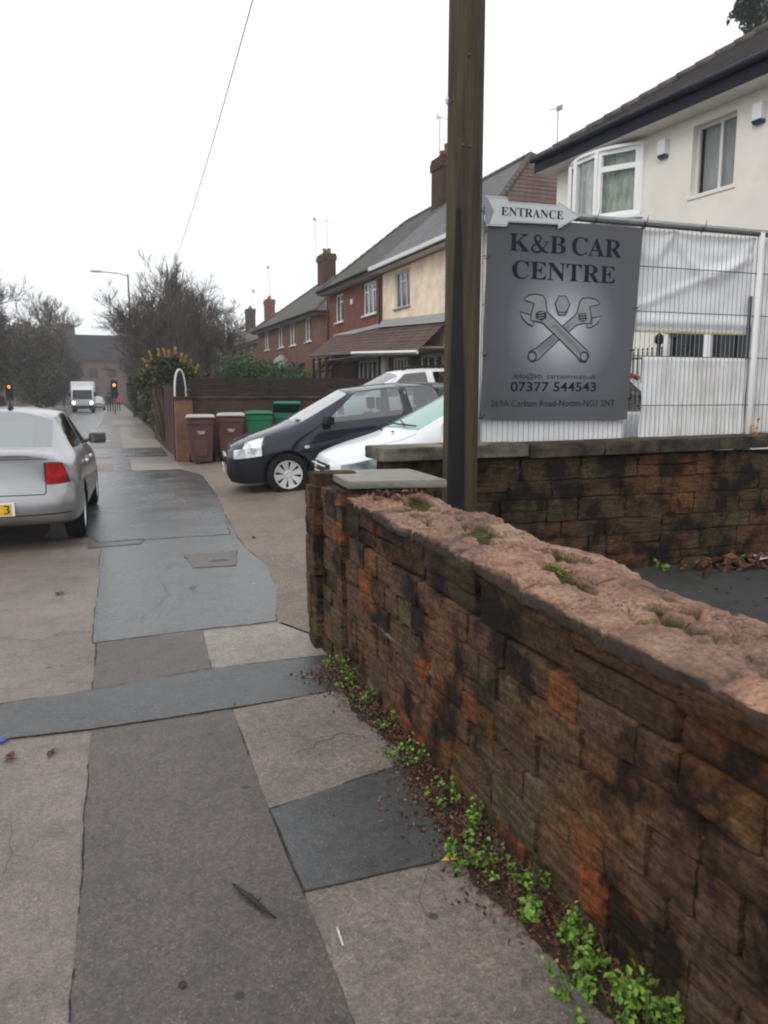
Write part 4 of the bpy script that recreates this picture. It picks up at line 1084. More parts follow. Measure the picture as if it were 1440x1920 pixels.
def ampersand(parent, x0, x1, z0, z1, mat, y=-0.0025):
    pts = [(0.97, 0.60, .05), (0.86, 0.44, .07), (0.70, 0.20, .09), (0.50, 0.05, .11), (0.27, 0.02, .12), (0.10, 0.16, .15), (0.14, 0.34, .13), (0.36, 0.52, .09), (0.54, 0.68, .10), (0.58, 0.85, .10), (0.44, 0.97, .07), (0.27, 0.90, .12), (0.24, 0.76, .15), (0.38, 0.52, .19), (0.58, 0.28, .20), (0.78, 0.10, .17), (0.92, 0.03, .10), (1.02, 0.06, .05)]
    mb = MB(); P = []
    n = len(pts)
    fine = []
    for i in range(n - 1):
        p0, p1, p2, p3 = [pts[max(0, min(n - 1, k))] for k in (i - 1, i, i + 1, i + 2)]
        for t in (0, .25, .5, .75):
            fine.append([0.5 * ((2 * b) + (-a + c) * t + (2 * a - 5 * b + 4 * c - d) * t * t + (-a + 3 * b - 3 * c + d) * t ** 3) for a, b, c, d in zip(p0, p1, p2, p3)])
    fine.append(pts[-1])
    W, H = x1 - x0, z1 - z0
    L = []; Rr = []
    for i, (u, v, w_) in enumerate(fine):
        a = fine[max(0, i - 1)]; b = fine[min(len(fine) - 1, i + 1)]
        tx, tz = (b[0] - a[0]) * W, (b[1] - a[1]) * H; l = math.hypot(tx, tz) or 1
        nx_, nz_ = -tz / l, tx / l
        px, pz = x0 + u * W, z0 + v * H
        L.append((px + nx_ * w_ * H * .5, y - i * 1e-5, pz + nz_ * w_ * H * .5)); Rr.append((px - nx_ * w_ * H * .5, y - i * 1e-5, pz - nz_ * w_ * H * .5))
    for i in range(len(L) - 1): mb.quad(L[i], L[i + 1], Rr[i + 1], Rr[i])
    # serif on the arm
    mb.quad((x0 + .80 * W, y, z0 + .66 * H), (x0 + 1.06 * W, y, z0 + .66 * H), (x0 + 1.06 * W, y, z0 + .60 * H), (x0 + .80 * W, y, z0 + .60 * H))
    return mb.build('lettering', mat, parent)
text_mesh('K', sx(3.245), sx(3.447), sz(2.815), sz(2.96), 'lettering', 'ink', sign, serif=True)
ampersand(sign, sx(3.452), sx(3.622), sz(2.813), sz(2.960), 'ink')
text_mesh('B', sx(3.640), sx(3.800), sz(2.815), sz(2.962), 'lettering', 'ink', sign, serif=True)
text_mesh('CAR', sx(3.862), sx(4.378), sz(2.815), sz(2.967), 'lettering', 'ink', sign, serif=True)
text_mesh('CENTRE', sx(3.280), sx(4.320), sz(2.590), sz(2.738), 'lettering', 'ink', sign, serif=True)
text_mesh('info@kb_carcentre.co.uk', sx(3.321), sx(4.166), sz(1.742), sz(1.785), 'lettering', 'ink_soft', sign, skew=0.0)
text_mesh('07377 544543', sx(3.291), sx(4.166), sz(1.630), sz(1.710), 'lettering', 'ink', sign, bold=0.012)
text_mesh('269A Carlton Road-Nottm-NG3 2NT', sx(3.103), sx(4.374), sz(1.497), sz(1.553), 'lettering', 'ink_soft', sign, bold=0.008)
# printed spanners (flat print): outline ribbons over filled shapes
A_ = {}
A_['w2'] = [(4.174, 2.406), (4.128, 2.443), (4.058, 2.455), (3.99, 2.447), (3.962, 2.417), (3.938, 2.32), (3.894, 2.28), (3.76, 2.175), (3.533, 2.002), (3.468, 1.972), (3.453, 1.919), (3.504, 1.885), (3.558, 1.906), (3.754, 2.074), (3.848, 2.144), (3.942, 2.214), (4.011, 2.231), (4.08, 2.23), (4.089, 2.286), (4.068, 2.378), (4.142, 2.395)]
A_['j2'] = [(4.196, 2.3), (4.101, 2.282), (4.092, 2.228), (4.045, 2.232), (4.041, 2.193), (4.082, 2.194), (4.15, 2.23)]
A_['w1'] = [(3.399, 2.419), (3.452, 2.454), (3.518, 2.464), (3.584, 2.455), (3.613, 2.423), (3.633, 2.32), (3.691, 2.274), (4.056, 1.992), (4.076, 1.944), (4.044, 1.889), (3.991, 1.893), (3.954, 1.937), (3.661, 2.168), (3.592, 2.223), (3.525, 2.235), (3.465, 2.238), (3.474, 2.291), (3.504, 2.386), (3.432, 2.402)]
A_['j1'] = [(3.364, 2.31), (3.457, 2.29), (3.474, 2.281), (3.47, 2.239), (3.503, 2.23), (3.494, 2.192), (3.438, 2.214), (3.387, 2.26)]
A_['nut'] = [(3.745, 2.457), (3.818, 2.459), (3.858, 2.389), (3.819, 2.297), (3.746, 2.295), (3.711, 2.389)]
A_['k1'] = [(3.555, 2.326), (3.622, 2.314), (3.624, 2.262), (3.58, 2.242), (3.524, 2.259), (3.517, 2.301)]
A_['k2'] = [(3.95, 2.311), (4.024, 2.325), (4.038, 2.265), (3.999, 2.245), (3.958, 2.258)]
A_['s1'] = [(3.682, 2.207), (3.726, 2.213), (4.015, 1.992), (3.985, 1.952)]
A_['s2'] = [(3.533, 1.995), (3.690, 2.114), (3.738, 2.078), (3.579, 1.950)]
A_['s3'] = [(3.817, 2.190), (3.851, 2.211), (3.872, 2.193), (3.842, 2.168)]
def inset_poly(P, k):
    cx = sum(p[0] for p in P) / len(P); cz = sum(p[1] for p in P) / len(P)
    return [(cx + (p[0] - cx) * k, cz + (p[1] - cz) * k) for p in P]
def flat(pts, y, mat, name='printed_spanner'):
    mb = MB(); mb.poly([(sx(p[0]), y, sz(p[1])) for p in pts])
    o = mb.build(name, mat, sign)
    bm = bmesh.new(); bm.from_mesh(o.data); bmesh.ops.triangulate(bm, faces=bm.faces); bm.to_mesh(o.data); bm.free()
    return o
def outline(pts, y, w, closed=True, name='printed_outline'):
    mb = MB(); n = len(pts); L = []; Rr = []
    for i in range(n):
        a = pts[(i - 1) % n]; b = pts[(i + 1) % n]; tx, tz = b[0] - a[0], b[1] - a[1]; l = math.hypot(tx, tz) or 1
        L.append((sx(pts[i][0] - tz / l * w), y, sz(pts[i][1] + tx / l * w))); Rr.append((sx(pts[i][0] + tz / l * w), y, sz(pts[i][1] - tx / l * w)))
    for i in range(n if closed else n - 1): j = (i + 1) % n; mb.quad(L[i], L[j], Rr[j], Rr[i])
    return mb.build(name, 'print_line', sign)
for i, (k, mt) in enumerate([('w2', 'print_grey'), ('j2', 'print_grey'), ('s2', 'print_grey2'), ('s3', 'print_grey2'), ('w1', 'print_grey'), ('j1', 'print_grey'), ('s1', 'print_grey2'), ('nut', 'print_grey')]):
    y = -0.0010 - 0.0006 * i
    flat(A_[k], y, mt)
    if k[0] != 's': outline(A_[k], y - 0.0003, 0.0055)
outline([(3.722, 2.365), (3.746, 2.318), (3.819, 2.320), (3.848, 2.365)], -0.0065, 0.005, False)
for k in ('k1', 'k2'):
    flat(A_[k], -0.0068, 'print_line'); 
    cx = sum(p[0] for p in A_[k]) / len(A_[k]); cz = sum(p[1] for p in A_[k]) / len(A_[k])
    for dz in (-.022, 0, .022): flat([(cx - .03, cz + dz - .006), (cx + .03, cz + dz + .002), (cx + .03, cz + dz + .010), (cx - .03, cz + dz + .002)], -0.0073, 'print_grey')
for cx, cz in ((4.024, 1.940), (3.497, 1.934)):
    cir = [(cx + .040 * math.cos(a * math.pi / 10), cz + .040 * math.sin(a * math.pi / 10)) for a in range(20)]
    outline(cir, -0.0070, 0.006)
for (x, z) in ((0.0, 1.35), (0.0, 0.55), (-.02, .02), (1.53, 1.0), (1.50, 0.62), (1.50, .18), (0.55, 1.70), (1.56, 1.70)):
    mb = MB(); mb.tube([(x - .02, -.006, z), (x + .01, -.012, z + .004), (x + .03, .03, z)], .004, 5); mb.tube([(x + .01, -.012, z), (x + .03, -.02, z + .03)], .0025, 4)
    mb.build('cable_tie', 'black', sign)
arrow = empty('entrance_arrow', (SGX, FY - 0.055, SGZ), 0, 'white ENTRANCE arrow board pointing right above the grey sign', 'sign')
AP = [(3.004, 3.235), (3.19, 3.240), (3.206, 3.232), (3.218, 3.204), (3.700, 3.212), (3.703, 3.241), (3.924, 3.136), (3.705, 3.019), (3.702, 3.052), (3.218, 3.040), (3.210, 3.010), (3.195, 3.002), (3.015, 2.997), (3.071, 3.118)]
mb = MB(); mb.prism([(sx(a), sz(b)) for a, b in AP], 'y', 0, 0.008)
mb.build('arrow_board', 'arrow', arrow)
mb = MB(); mb.poly([(sx(3.00), -.0012, sz(3.222)), (sx(3.018), -.0012, sz(3.222)), (sx(3.085), -.0012, sz(3.118)), (sx(3.045), -.0012, sz(3.012)), (sx(3.00), -.0012, sz(3.012))])
mb.build('grey_chevron', 'print_grey', arrow)
ins = [(a + (3.45 - a) * .022, b + (3.122 - b) * .10) for a, b in AP]
mb = MB(); n = len(ins)
for i in range(n):
    if i in (12, 13): continue
    a, b = ins[i], ins[(i + 1) % n]; l = math.hypot(b[0] - a[0], b[1] - a[1]); nx_, nz_ = -(b[1] - a[1]) / l * .0016, (b[0] - a[0]) / l * .0016
    mb.quad((sx(a[0] + nx_), -.0014, sz(a[1] + nz_)), (sx(b[0] + nx_), -.0014, sz(b[1] + nz_)), (sx(b[0] - nx_), -.0014, sz(b[1] - nz_)), (sx(a[0] - nx_), -.0014, sz(a[1] - nz_)))
mb.build('border_line', 'print_grey', arrow)
t = text_mesh('ENTRANCE', sx(3.150), sx(3.752), sz(3.090), sz(3.158), 'lettering', 'ink', arrow, y=-0.002, serif=True, skew=0.012)

# ------------------------------------------------------------------ houses
def frame_empty(name, origin, d, label, group=None):
    """local +y runs along the facade away from the camera, local +x into the house"""
    return empty(name, (origin[0], origin[1], 0), math.atan2(-d[0], d[1]), label, 'house', group)

def wall_holes(mb, y0, y1, z0, z1, holes, x=0.0, rev=0.09, m=0):
    ys = sorted({y0, y1, *[h[0] for h in holes], *[h[1] for h in holes]}); zs = sorted({z0, z1, *[h[2] for h in holes], *[h[3] for h in holes]})
    for i in range(len(ys) - 1):
        for j in range(len(zs) - 1):
            cy, cz = (ys[i] + ys[i + 1]) / 2, (zs[j] + zs[j + 1]) / 2
            if any(h[0] < cy < h[1] and h[2] < cz < h[3] for h in holes): continue
            mb.quad((x, ys[i], zs[j]), (x, ys[i], zs[j + 1]), (x, ys[i + 1], zs[j + 1]), (x, ys[i + 1], zs[j]), m)
    for h in holes:
        a, b, c, d = h[:4]
        mb.quad((x, a, c), (x + rev, a, c), (x + rev, a, d), (x, a, d), m); mb.quad((x, b, c), (x, b, d), (x + rev, b, d), (x + rev, b, c), m)
        mb.quad((x, a, d), (x + rev, a, d), (x + rev, b, d), (x, b, d), m); mb.quad((x, a, c), (x, b, c), (x + rev, b, c), (x + rev, a, c), m)

def window(parent, y0, y1, z0, z1, x=0.07, cols=2, fan=None, fr=0.055, mat='upvc', pane='pane_far', sill=True, sillmat=None, name='window', curtain=None, frac=None):
    mb = MB(); d = 0.05
    mb.box(x, x + d, y0, y0 + fr, z0, z1); mb.box(x, x + d, y1 - fr, y1, z0, z1)
    mb.box(x, x + d, y0 + fr, y1 - fr, z0, z0 + fr); mb.box(x, x + d, y0 + fr, y1 - fr, z1 - fr, z1)
    edges = [y0 + (y1 - y0) * (frac[k] if frac else (k + 1) / cols) for k in range(cols - 1)]
    for e in edges: mb.box(x + .002, x + d - .002, e - fr * .5, e + fr * .5, z0 + fr, z1 - fr)
    bounds = [y0] + edges + [y1]
    if fan:
        for k in range(cols):
            if fan == 'all' or k in fan: mb.box(x + .004, x + d - .004, bounds[k] + fr * .5, bounds[k + 1] - fr * .5, z1 - (z1 - z0) * .3, z1 - (z1 - z0) * .3 + fr * .8)
    w = mb.build(name, mat, parent)
    for k in range(cols):
        mp = MB(); mp.quad((x + d * .6, bounds[k], z0), (x + d * .6, bounds[k], z1), (x + d * .6, bounds[k + 1], z1), (x + d * .6, bounds[k + 1], z0))
        mp.build('pane', pane, w)
    if curtain:
        mc = MB(); n = 60; zA, zB = z0 + .02, z1 - .02
        for i in range(n):
            a = y0 + (y1 - y0) * i / n; b = y0 + (y1 - y0) * (i + 1) / n
            fa = x + .17 + .02 * math.sin(i * 1.1); fb = x + .17 + .02 * math.sin((i + 1) * 1.1)
            mc.quad((fa, a, zA), (fa, a, zB), (fb, b, zB), (fb, b, zA))
        mc.build('curtain', curtain, w, smooth=True)
    if sill:
        ms = MB(); ms.box(x - .13, x + .02, y0 - .05, y1 + .05, z0 - .055, z0 - .002); ms.build('sill', sillmat or mat, w, bevel=.006)
    return w

def roof_face(mb, a, b, c, d, n, m=0, lift=0.012):
    """courses of tiles between eave edge a-b and ridge edge d-c, each course stepped over the one below"""
    a, b, c, d = map(Vector, (a, b, c, d))
    nrm = (b - a).cross(d - a).normalized()
    if nrm.z < 0: nrm = -nrm
    H = ((a + b) / 2 - (c + d) / 2).length
    ax = (b - a).normalized()
    for i in range(n):
        t0, t1 = i / n, (i + 1) / n
        p, q = a.lerp(d, t0), b.lerp(c, t0); r, s = b.lerp(c, t1), a.lerp(d, t1)
        p2, q2 = p + nrm * lift, q + nrm * lift
        u = lambda P: (P - a).dot(ax)
        mb.quad(p2, q2, r, s, m, uv=[(u(p), t0 * H), (u(q), t0 * H), (u(r), t1 * H), (u(s), t1 * H)])
        mb.quad(p, q, q2, p2, m, uv=[(u(p), t0 * H), (u(q), t0 * H), (u(q), t0 * H + .01), (u(p), t0 * H + .01)])

def hip_roof(parent, y0, y1, x0, x1, ze, zr, r0, r1, mats, course=0.30, fascia='fascia', fh=0.16, split=None, ridge=True, over=0.0):
    """y0/y1 eave ends, x0/x1 eave sides, ridge from y=r0 to y=r1 at mid depth"""
    xm = (x0 + x1) / 2
    A, B, C_, D = (x0, y0, ze), (x0, y1, ze), (x1, y1, ze), (x1, y0, ze)
    P, Q = (xm, r0, zr), (xm, r1, zr)
    n = int(math.hypot(zr - ze, xm - x0) / course)
    mb = MB()
    if split is None:
        roof_face(mb, A, B, Q, P, n, 0)
    else:
        t = split
        S0 = (x0, t, ze); S1 = (xm, max(r0, min(r1, t)), zr)
        roof_face(mb, A, S0, S1, P, n, 0); roof_face(mb, S0, B, Q, S1, n, 1)
    roof_face(mb, D, A, P, P, n, 2); roof_face(mb, C_, D, P, Q, n, 0); roof_face(mb, B, C_, Q, Q, n, 0)
    rf = mb.build('roof', mats, parent)
    mf = MB(); t_ = 0.03
    mf.box(x0 - t_, x0 + .012, y0 - t_, y1 + t_, ze - fh, ze + .012); mf.box(x1 - .012, x1 + t_, y0 - t_, y1 + t_, ze - fh, ze + .012)
    mf.box(x0 + .012, x1 - .012, y0 - t_, y0 + .012, ze - fh, ze + .012); mf.box(x0 + .012, x1 - .012, y1 - .012, y1 + t_, ze - fh, ze + .012)
    mf.build('fascia', fascia, rf)
    mg = MB()
    mg.tube([(x0 - .085, y0 - .06, ze - .015), (x0 - .085, y1 + .06, ze - .015)], .055, 8)
    mg.tube([(x0 - .06, y0 - .085, ze - .018), (x1, y0 - .085, ze - .018)], .05, 8)
    mg.build('gutter', fascia, rf, smooth=True)
    ms = MB(); ms.box(x0, x1, y0, y1, ze - fh - .018, ze - fh - .004); ms.build('soffit', 'soffit', rf)
    if ridge:
        mr = MB()
        def caps(p, q, w=.10):
            p, q = Vector(p), Vector(q); L = (q - p).length; k = max(1, int(L / .34))
            for i in range(k):
                a, b = p.lerp(q, i / k), p.lerp(q, (i + 1) / k)
                mr.tube([a + Vector((0, 0, .012)), b + Vector((0, 0, .0))], [w, w * .92], 7)
        caps(P, Q); caps(A, P); caps(B, Q); caps(D, P)
        mr.build('ridge_tiles', 'ridge', rf, smooth=True)['kind'] = 'stuff'
    return rf

def chimney(parent, x, y, z0, z1, wx, wy, mat, pots, name='chimney'):
    mb = MB(); mb.box(x - wx / 2, x + wx / 2, y - wy / 2, y + wy / 2, z0, z1 - .42)
    mb.box(x - wx / 2 - .05, x + wx / 2 + .05, y - wy / 2 - .05, y + wy / 2 + .05, z1 - .42, z1 - .12)
    mb.box(x - wx / 2 - .02, x + wx / 2 + .02, y - wy / 2 - .02, y + wy / 2 + .02, z1 - .12, z1)
    c = mb.build(name, mat, parent)
    for (px_, py_, h) in pots:
        m2 = MB(); m2.lathe([(.13, 0), (.11, h * .7), (.125, h * .85), (.125, h), (.09, h), (.085, h * .6)], 12, M4=Matrix.Translation((x + px_, y + py_, z1)) @ Matrix.Rotation(R(90), 4, 'X'))
        m2.build('chimney_pot', 'brick_orange', c, smooth=True)
    return c

def aerial(loc, h, ang, label, arms=7, s=1.0):
    e = empty('television_aerial', loc, ang, label, 'aerial')
    mb = MB(); mb.tube([(0, 0, 0), (0, 0, h)], .026 * max(s, .7), 6); mb.build('mast', 'aerial', e)
    mb = MB(); mb.tube([(-.75 * s, 0, h - .30 * s), (.15 * s, 0, h)], .014 * s, 5)
    for i in range(arms):
        t = i / (arms - 1); x = (-.75 + .85 * t) * s; z = h - .30 * s * (1 - t) * .96
        L = (.12 + .10 * t) * s
        mb.tube([(x, -L, z), (x, L, z)], .008 * s, 4)
    mb.box(.10 * s, .125 * s, -.2 * s, .2 * s, h - .14 * s, h + .14 * s)
    mb.build('antenna_boom', 'aerial', e)

# --- house 1: cream rendered, bow window, far right
H1 = frame_empty('cream_house', (9.128, 9.155), (-0.0989, 0.995), 'cream rendered house with white bow window and dark hipped roof at the right')
mb = MB()
holes = [(0.79, 1.64, 4.76, 5.83), (2.72, 4.66, 4.74, 5.90), (0.20, 0.98, 0.55, 2.62), (1.12, 1.88, 0.55, 2.62), (3.0, 4.6, 1.1, 2.8)]
wall_holes(mb, -9.0, 5.15, 0.0, 6.10, holes, 0.0, 0.14)
mb.quad((0, 5.15, 0), (0, 5.15, 5.9), (7.2, 5.15, 5.9), (7.2, 5.15, 0)); mb.quad((7.2, 5.15, 0), (7.2, 5.15, 5.9), (7.2, -9, 5.9), (7.2, -9, 0)); mb.quad((7.2, -9, 0), (7.2, -9, 5.9), (0, -9, 5.9), (0, -9, 0))
mb.build('wall', 'cream', H1)
mb = MB(); mb.quad((0.7, -8.9, 0.1), (0.7, -8.9, 5.85), (0.7, 5.1, 5.85), (0.7, 5.1, 0.1)); mb.build('room_wall', 'room', H1)
mb = MB(); mb.quad((0, -8.9, 3.6), (3, -8.9, 3.6), (3, 5.1, 3.6), (0, 5.1, 3.6)); mb.build('upper_floor', 'room', H1)
window(H1, 0.79, 1.64, 4.76, 5.83, 0.11, 2, None, 0.045, 'upvc_dull', 'pane', True, 'cream', curtain='curtain_grey', frac=[0.44])
# bow window: five lights on a shallow curve
bow = MB(); n = 5
def bowp(t, out=0.0): 
    a = (t - 0.5) * 2
    return (-0.42 * (1 - abs(a) ** 2.2) - 0.02 - out, 4.66 - (4.66 - 2.72) * t)
cuts_ = [0, .18, .40, .64, 1.0]
cuts_ = [0.0, 0.17, 0.33, 0.64, 1.0]
zb, zt = 4.72, 5.86
bw = bow.build('window_bay', 'upvc', H1) if False else None
bm_ = MB()
def post(mb, p, w, z0, z1, dd=.05): mb.box(p[0] - dd, p[0] + dd, p[1] - w, p[1] + w, z0, z1)
for t in cuts_: post(bm_, bowp(t), .045, zb, zt)
for i in range(len(cuts_) - 1):
    a, b = bowp(cuts_[i]), bowp(cuts_[i + 1])
    for z0_, z1_ in ((zb, zb + .08), (zt - .07, zt)):
        vs = [(a[0] - .04, a[1], z0_), (b[0] - .04, b[1], z0_), (b[0] + .04, b[1], z0_), (a[0] + .04, a[1], z0_)]
        bm_.add(vs + [(v[0], v[1], z1_) for v in vs], [(3, 2, 1, 0), (4, 5, 6, 7), (0, 1, 5, 4), (1, 2, 6, 5), (2, 3, 7, 6), (3, 0, 4, 7)])
    # sash frames on some lights
    if i in (0, 3):
        zz = zt - .36
        vs = [(a[0] - .045, a[1], zz), (b[0] - .045, b[1], zz), (b[0] + .03, b[1], zz), (a[0] + .03, a[1], zz)]
        bm_.add(vs + [(v[0], v[1], zz + .09) for v in vs], [(3, 2, 1, 0), (4, 5, 6, 7), (0, 1, 5, 4), (1, 2, 6, 5), (2, 3, 7, 6), (3, 0, 4, 7)])
        for (u0, u1) in ((.0, .12), (.88, 1.0)):
            p_, q_ = Vector((*a, 0)).lerp(Vector((*b, 0)), u0), Vector((*a, 0)).lerp(Vector((*b, 0)), u1)
            vs = [(p_.x - .05, p_.y, zb + .08), (q_.x - .05, q_.y, zb + .08), (q_.x, q_.y, zb + .08), (p_.x, p_.y, zb + .08)]
            bm_.add(vs + [(v[0], v[1], zt - .07) for v in vs], [(3, 2, 1, 0), (4, 5, 6, 7), (0, 1, 5, 4), (1, 2, 6, 5), (2, 3, 7, 6), (3, 0, 4, 7)])
bw = bm_.build('window', 'upvc', H1)
for i in range(len(cuts_) - 1):
    a, b = bowp(cuts_[i]), bowp(cuts_[i + 1]); mp = MB(); mp.quad((a[0] + .01, a[1], zb), (a[0] + .01, a[1], zt), (b[0] + .01, b[1], zt), (b[0] + .01, b[1], zb)); mp.build('pane', 'pane', bw)
ms = MB(); N_ = 16
top_ = []; 
for z0_, z1_, o_ in ((zb - .06, zb, .10), (zt, zt + .045, .05)):
    V = [];
    for i in range(N_ + 1): p = bowp(i / N_, o_); V.append((p[0], p[1], z0_))
    V += [(0.02, 2.66, z0_), (0.02, 4.72, z0_)]
    ms = MB(); k = len(V); ms.add(V + [(v[0], v[1], z1_) for v in V], [tuple(range(k)), tuple(range(k, 2 * k))[::-1]] + [(i, (i + 1) % k, k + (i + 1) % k, k + i) for i in range(k)])
    ms.build('sill' if z0_ < zb else 'head_trim', 'upvc', bw)
mc = MB()
for i in range(70):
    t0, t1 = i / 70, (i + 1) / 70
    if .31 < t0 < .37: continue
    a, b = bowp(t0), bowp(t1); fa, fb = .16 + .018 * math.sin(i * 1.0), .16 + .018 * math.sin(i * 1.0 + 1.0)
    mc.quad((a[0] + fa, a[1], zb + .02), (a[0] + fa, a[1], zt - .02), (b[0] + fb, b[1], zt - .02), (b[0] + fb, b[1], zb + .02))
mc.build('curtain', 'curtain', bw, smooth=True)
# dark ground floor windows with white posts
window(H1, 0.20, 0.98, 0.55, 2.62, 0.0, 2, None, 0.06, 'navy_black', 'navy_black', False)
window(H1, 1.12, 1.88, 0.55, 2.62, 0.0, 2, None, 0.06, 'navy_black', 'navy_black', False)
mb = MB(); mb.box(-.06, .03, 0.98, 1.12, .55, 2.66); mb.box(-.06, .03, 1.88, 1.97, .55, 2.66); mb.box(-.08, .03, .1, 1.97, 2.62, 2.70)
mb.build('door_surround', 'upvc', H1)
window(H1, 3.0, 4.6, 1.1, 2.8, 0.05, 3, 'all', 0.06, 'upvc', 'pane_far', True)
for (s, z) in ((2.235, 5.48), (0.365, 5.47)):
    mb = MB(); mb.box(-.10, 0, s - .085, s + .085, z + .07, z + .31); b_ = mb.build('alarm_box', 'upvc_dull', H1, bevel=.01)
    mb = MB(); mb.prism([(-.095, z + .066), (0, z + .066), (0, z + .02), (-.06, z + .025)], 'y', s - .085, s + .085)
    o = mb.build('alarm_lens', 'teal', b_)
rf = hip_roof(H1, -9.4, 5.36, -0.36, 7.6, 6.24, 6.24 + 3.98 * 0.64, -5.4, 1.6, ['tile_dark', 'tile_dark', 'tile_dark'], 0.28, 'fascia', 0.24)
# railings with a lamp in front of the house
rail = empty('iron_railing', (8.62, 10.78, 0.0), math.atan2(0.0989, 0.995), 'black iron railings with a lamp in front of the cream house', 'railing')
for i in range(12):
    mb = MB(); mb.tube([(0, 0, .5), (0, 0, 2.33)], .012, 5); mb.lathe([(.0, .06), (.02, .03), (.0, 0)], 6, M4=Matrix.Translation((0, 0, 2.33)) @ Matrix.Rotation(R(90), 4, 'X'))
    mb.build('baluster', 'black', rail, loc=(0, 0.05 + i * .11, 0))
mb = MB(); mb.box(-.015, .015, 0, 1.3, 2.20, 2.23); mb.box(-.015, .015, 0, 1.3, .7, .73); mb.build('rail', 'black', rail)
mb = MB(); mb.tube([(0, .12, .5), (0, .12, 2.42)], .03, 8); mb.lathe([(.03, 0), (.07, .03), (.075, .12), (.05, .16), (.0, .2)], 10, M4=Matrix.Translation((0, .12, 2.42)) @ Matrix.Rotation(R(90), 4, 'X'))
mb.build('lamp', 'black', rail, smooth=True)

# --- house 2: a pair, brick half and cream half
H2 = frame_empty('semi_detached_house', (9.70, 18.71), (-0.029, 1.0), 'pair of joined houses, left half red brick, right half painted cream, shared tiled porch roof')
hl = [(9.40, 10.87, 4.62, 5.84), (13.42, 14.50, 4.66, 5.82), (9.05, 15.2, 0.5, 3.05)]
mb = MB(); wall_holes(mb, 8.68, 15.45, 0.3, 5.9, hl, 0, .10)
mb.quad((0, 15.45, .3), (0, 15.45, 5.9), (6.2, 15.45, 5.9), (6.2, 15.45, .3)); mb.build('wall', 'brick', H2)
hr = [(6.10, 7.50, 4.56, 5.77), (1.4, 2.8, 4.56, 5.77), (3.3, 8.4, .5, 3.05)]
mb = MB(); wall_holes(mb, .35, 8.68, 0.3, 5.9, hr, -.012, .10)
mb.quad((-.012, .35, .3), (6.2, .35, .3), (6.2, .35, 5.9), (-.012, .35, 5.9)); mb.quad((-.012, 8.68, .3), (0, 8.68, .3), (0, 8.68, 5.9), (-.012, 8.68, 5.9)); mb.build('wall', 'cream2', H2)
window(H2, 9.40, 10.87, 4.62, 5.84, .05, 3, [0, 2], .07, 'upvc', 'pane_far', True)
window(H2, 13.42, 14.50, 4.66, 5.82, .05, 2, [0], .07, 'upvc', 'pane_far', True)
window(H2, 6.10, 7.50, 4.56, 5.77, .05, 3, [1], .05, 'upvc_dull', 'pane_far', True, 'lead')
window(H2, 1.4, 2.8, 4.56, 5.77, .05, 3, [1], .05, 'upvc_dull', 'pane_far', True, 'lead')
# recessed ground floors under the porch roof
mb = MB(); mb.quad((.55, 9.05, .3), (.55, 9.05, 3.2), (.55, 15.2, 3.2), (.55, 15.2, .3)); mb.build('ground_floor_wall', 'brick', H2)
mb = MB(); mb.quad((.45, 3.3, .3), (.45, 3.3, 3.2), (.45, 8.4, 3.2), (.45, 8.4, .3)); mb.build('ground_floor_wall', 'soffit', H2)
window(H2, 9.9, 12.6, 1.3, 2.98, .40, 5, None, .09, 'upvc', 'pane_far', False)
mb = MB(); mb.box(.42, .50, 13.1, 14.1, .5, 2.9); mb.build('door', 'door_dark', H2)
window(H2, 7.1, 8.35, 1.1, 2.9, .30, 4, None, .07, 'upvc', 'pane_far', False)
mb = MB(); mb.box(.32, .42, 5.95, 6.75, .5, 2.9); mb.build('door', 'door_dark', H2)
window(H2, 3.6, 5.85, 1.1, 2.9, .30, 4, None, .10, 'cream', 'pane_far', False)
mb = MB(); mb.box(-.04, .12, 8.42, 9.02, .5, 3.1); mb.build('porch_pier', 'soffit', H2)
for y in (12.9, 13.9, 14.85):
    mb = MB(); mb.box(-.97, -.86, y - .06, y + .06, .5, 3.15); mb.tube([(-.9, y, 2.5), (-.2, y, 3.1)], .05, 4); mb.build('porch_post', 'door_dark', H2)
# porch roof
mb = MB()
roof_face(mb, (-1.0, 9.0, 3.12), (-1.0, 15.1, 3.32), (-.02, 14.6, 4.17), (-.02, 9.0, 4.08), 8, 0)
roof_face(mb, (-1.0, 15.1, 3.32), (-.02, 15.1, 3.32), (-.02, 14.6, 4.17), (-.02, 14.6, 4.17), 8, 0)
pr = mb.build('porch_roof', 'tile_brown', H2)
mb = MB()
roof_face(mb, (-1.05, 3.0, 2.88), (-1.05, 9.02, 3.14), (-.03, 9.02, 4.12), (-.03, 3.0, 3.84), 9, 0)
pr2 = mb.build('porch_roof', 'tile_brown', H2)
mb = MB(); mb.tube([(-1.09, 2.95, 2.84), (-1.09, 9.05, 3.10)], .06, 4); mb.build('fascia', 'upvc_dull', pr2)
mb = MB(); mb.tube([(-1.03, 9.1, 3.08), (-1.03, 15.1, 3.28)], .045, 4); mb.build('fascia', 'fascia_brown', pr)
mb = MB(); mb.add([(-.02, 3.0, 3.80), (-.24, 3.0, 3.74), (-.02, 3.0, 4.02), (-.02, 8.66, 4.08), (-.24, 8.66, 4.02), (-.02, 8.66, 4.30)], [(0, 1, 2), (5, 4, 3), (1, 4, 5, 2), (0, 3, 4, 1)]); mb.build('flashing', 'lead', pr2)
mb = MB(); mb.prism([(-.004, 4.08), (-.14, 4.03), (-.004, 4.2)], 'y', 8.7, 14.7); mb.build('flashing', 'lead', pr)
mb = MB(); mb.box(-.9, .5, 3.1, 15.0, 3.0, 3.015); mb.build('soffit', 'soffit', pr)
mb = MB(); mb.box(-.10, -.015, 12.0, 12.2, 5.2, 5.42); mb.build('alarm_box', 'upvc_dull', H2, bevel=.02)
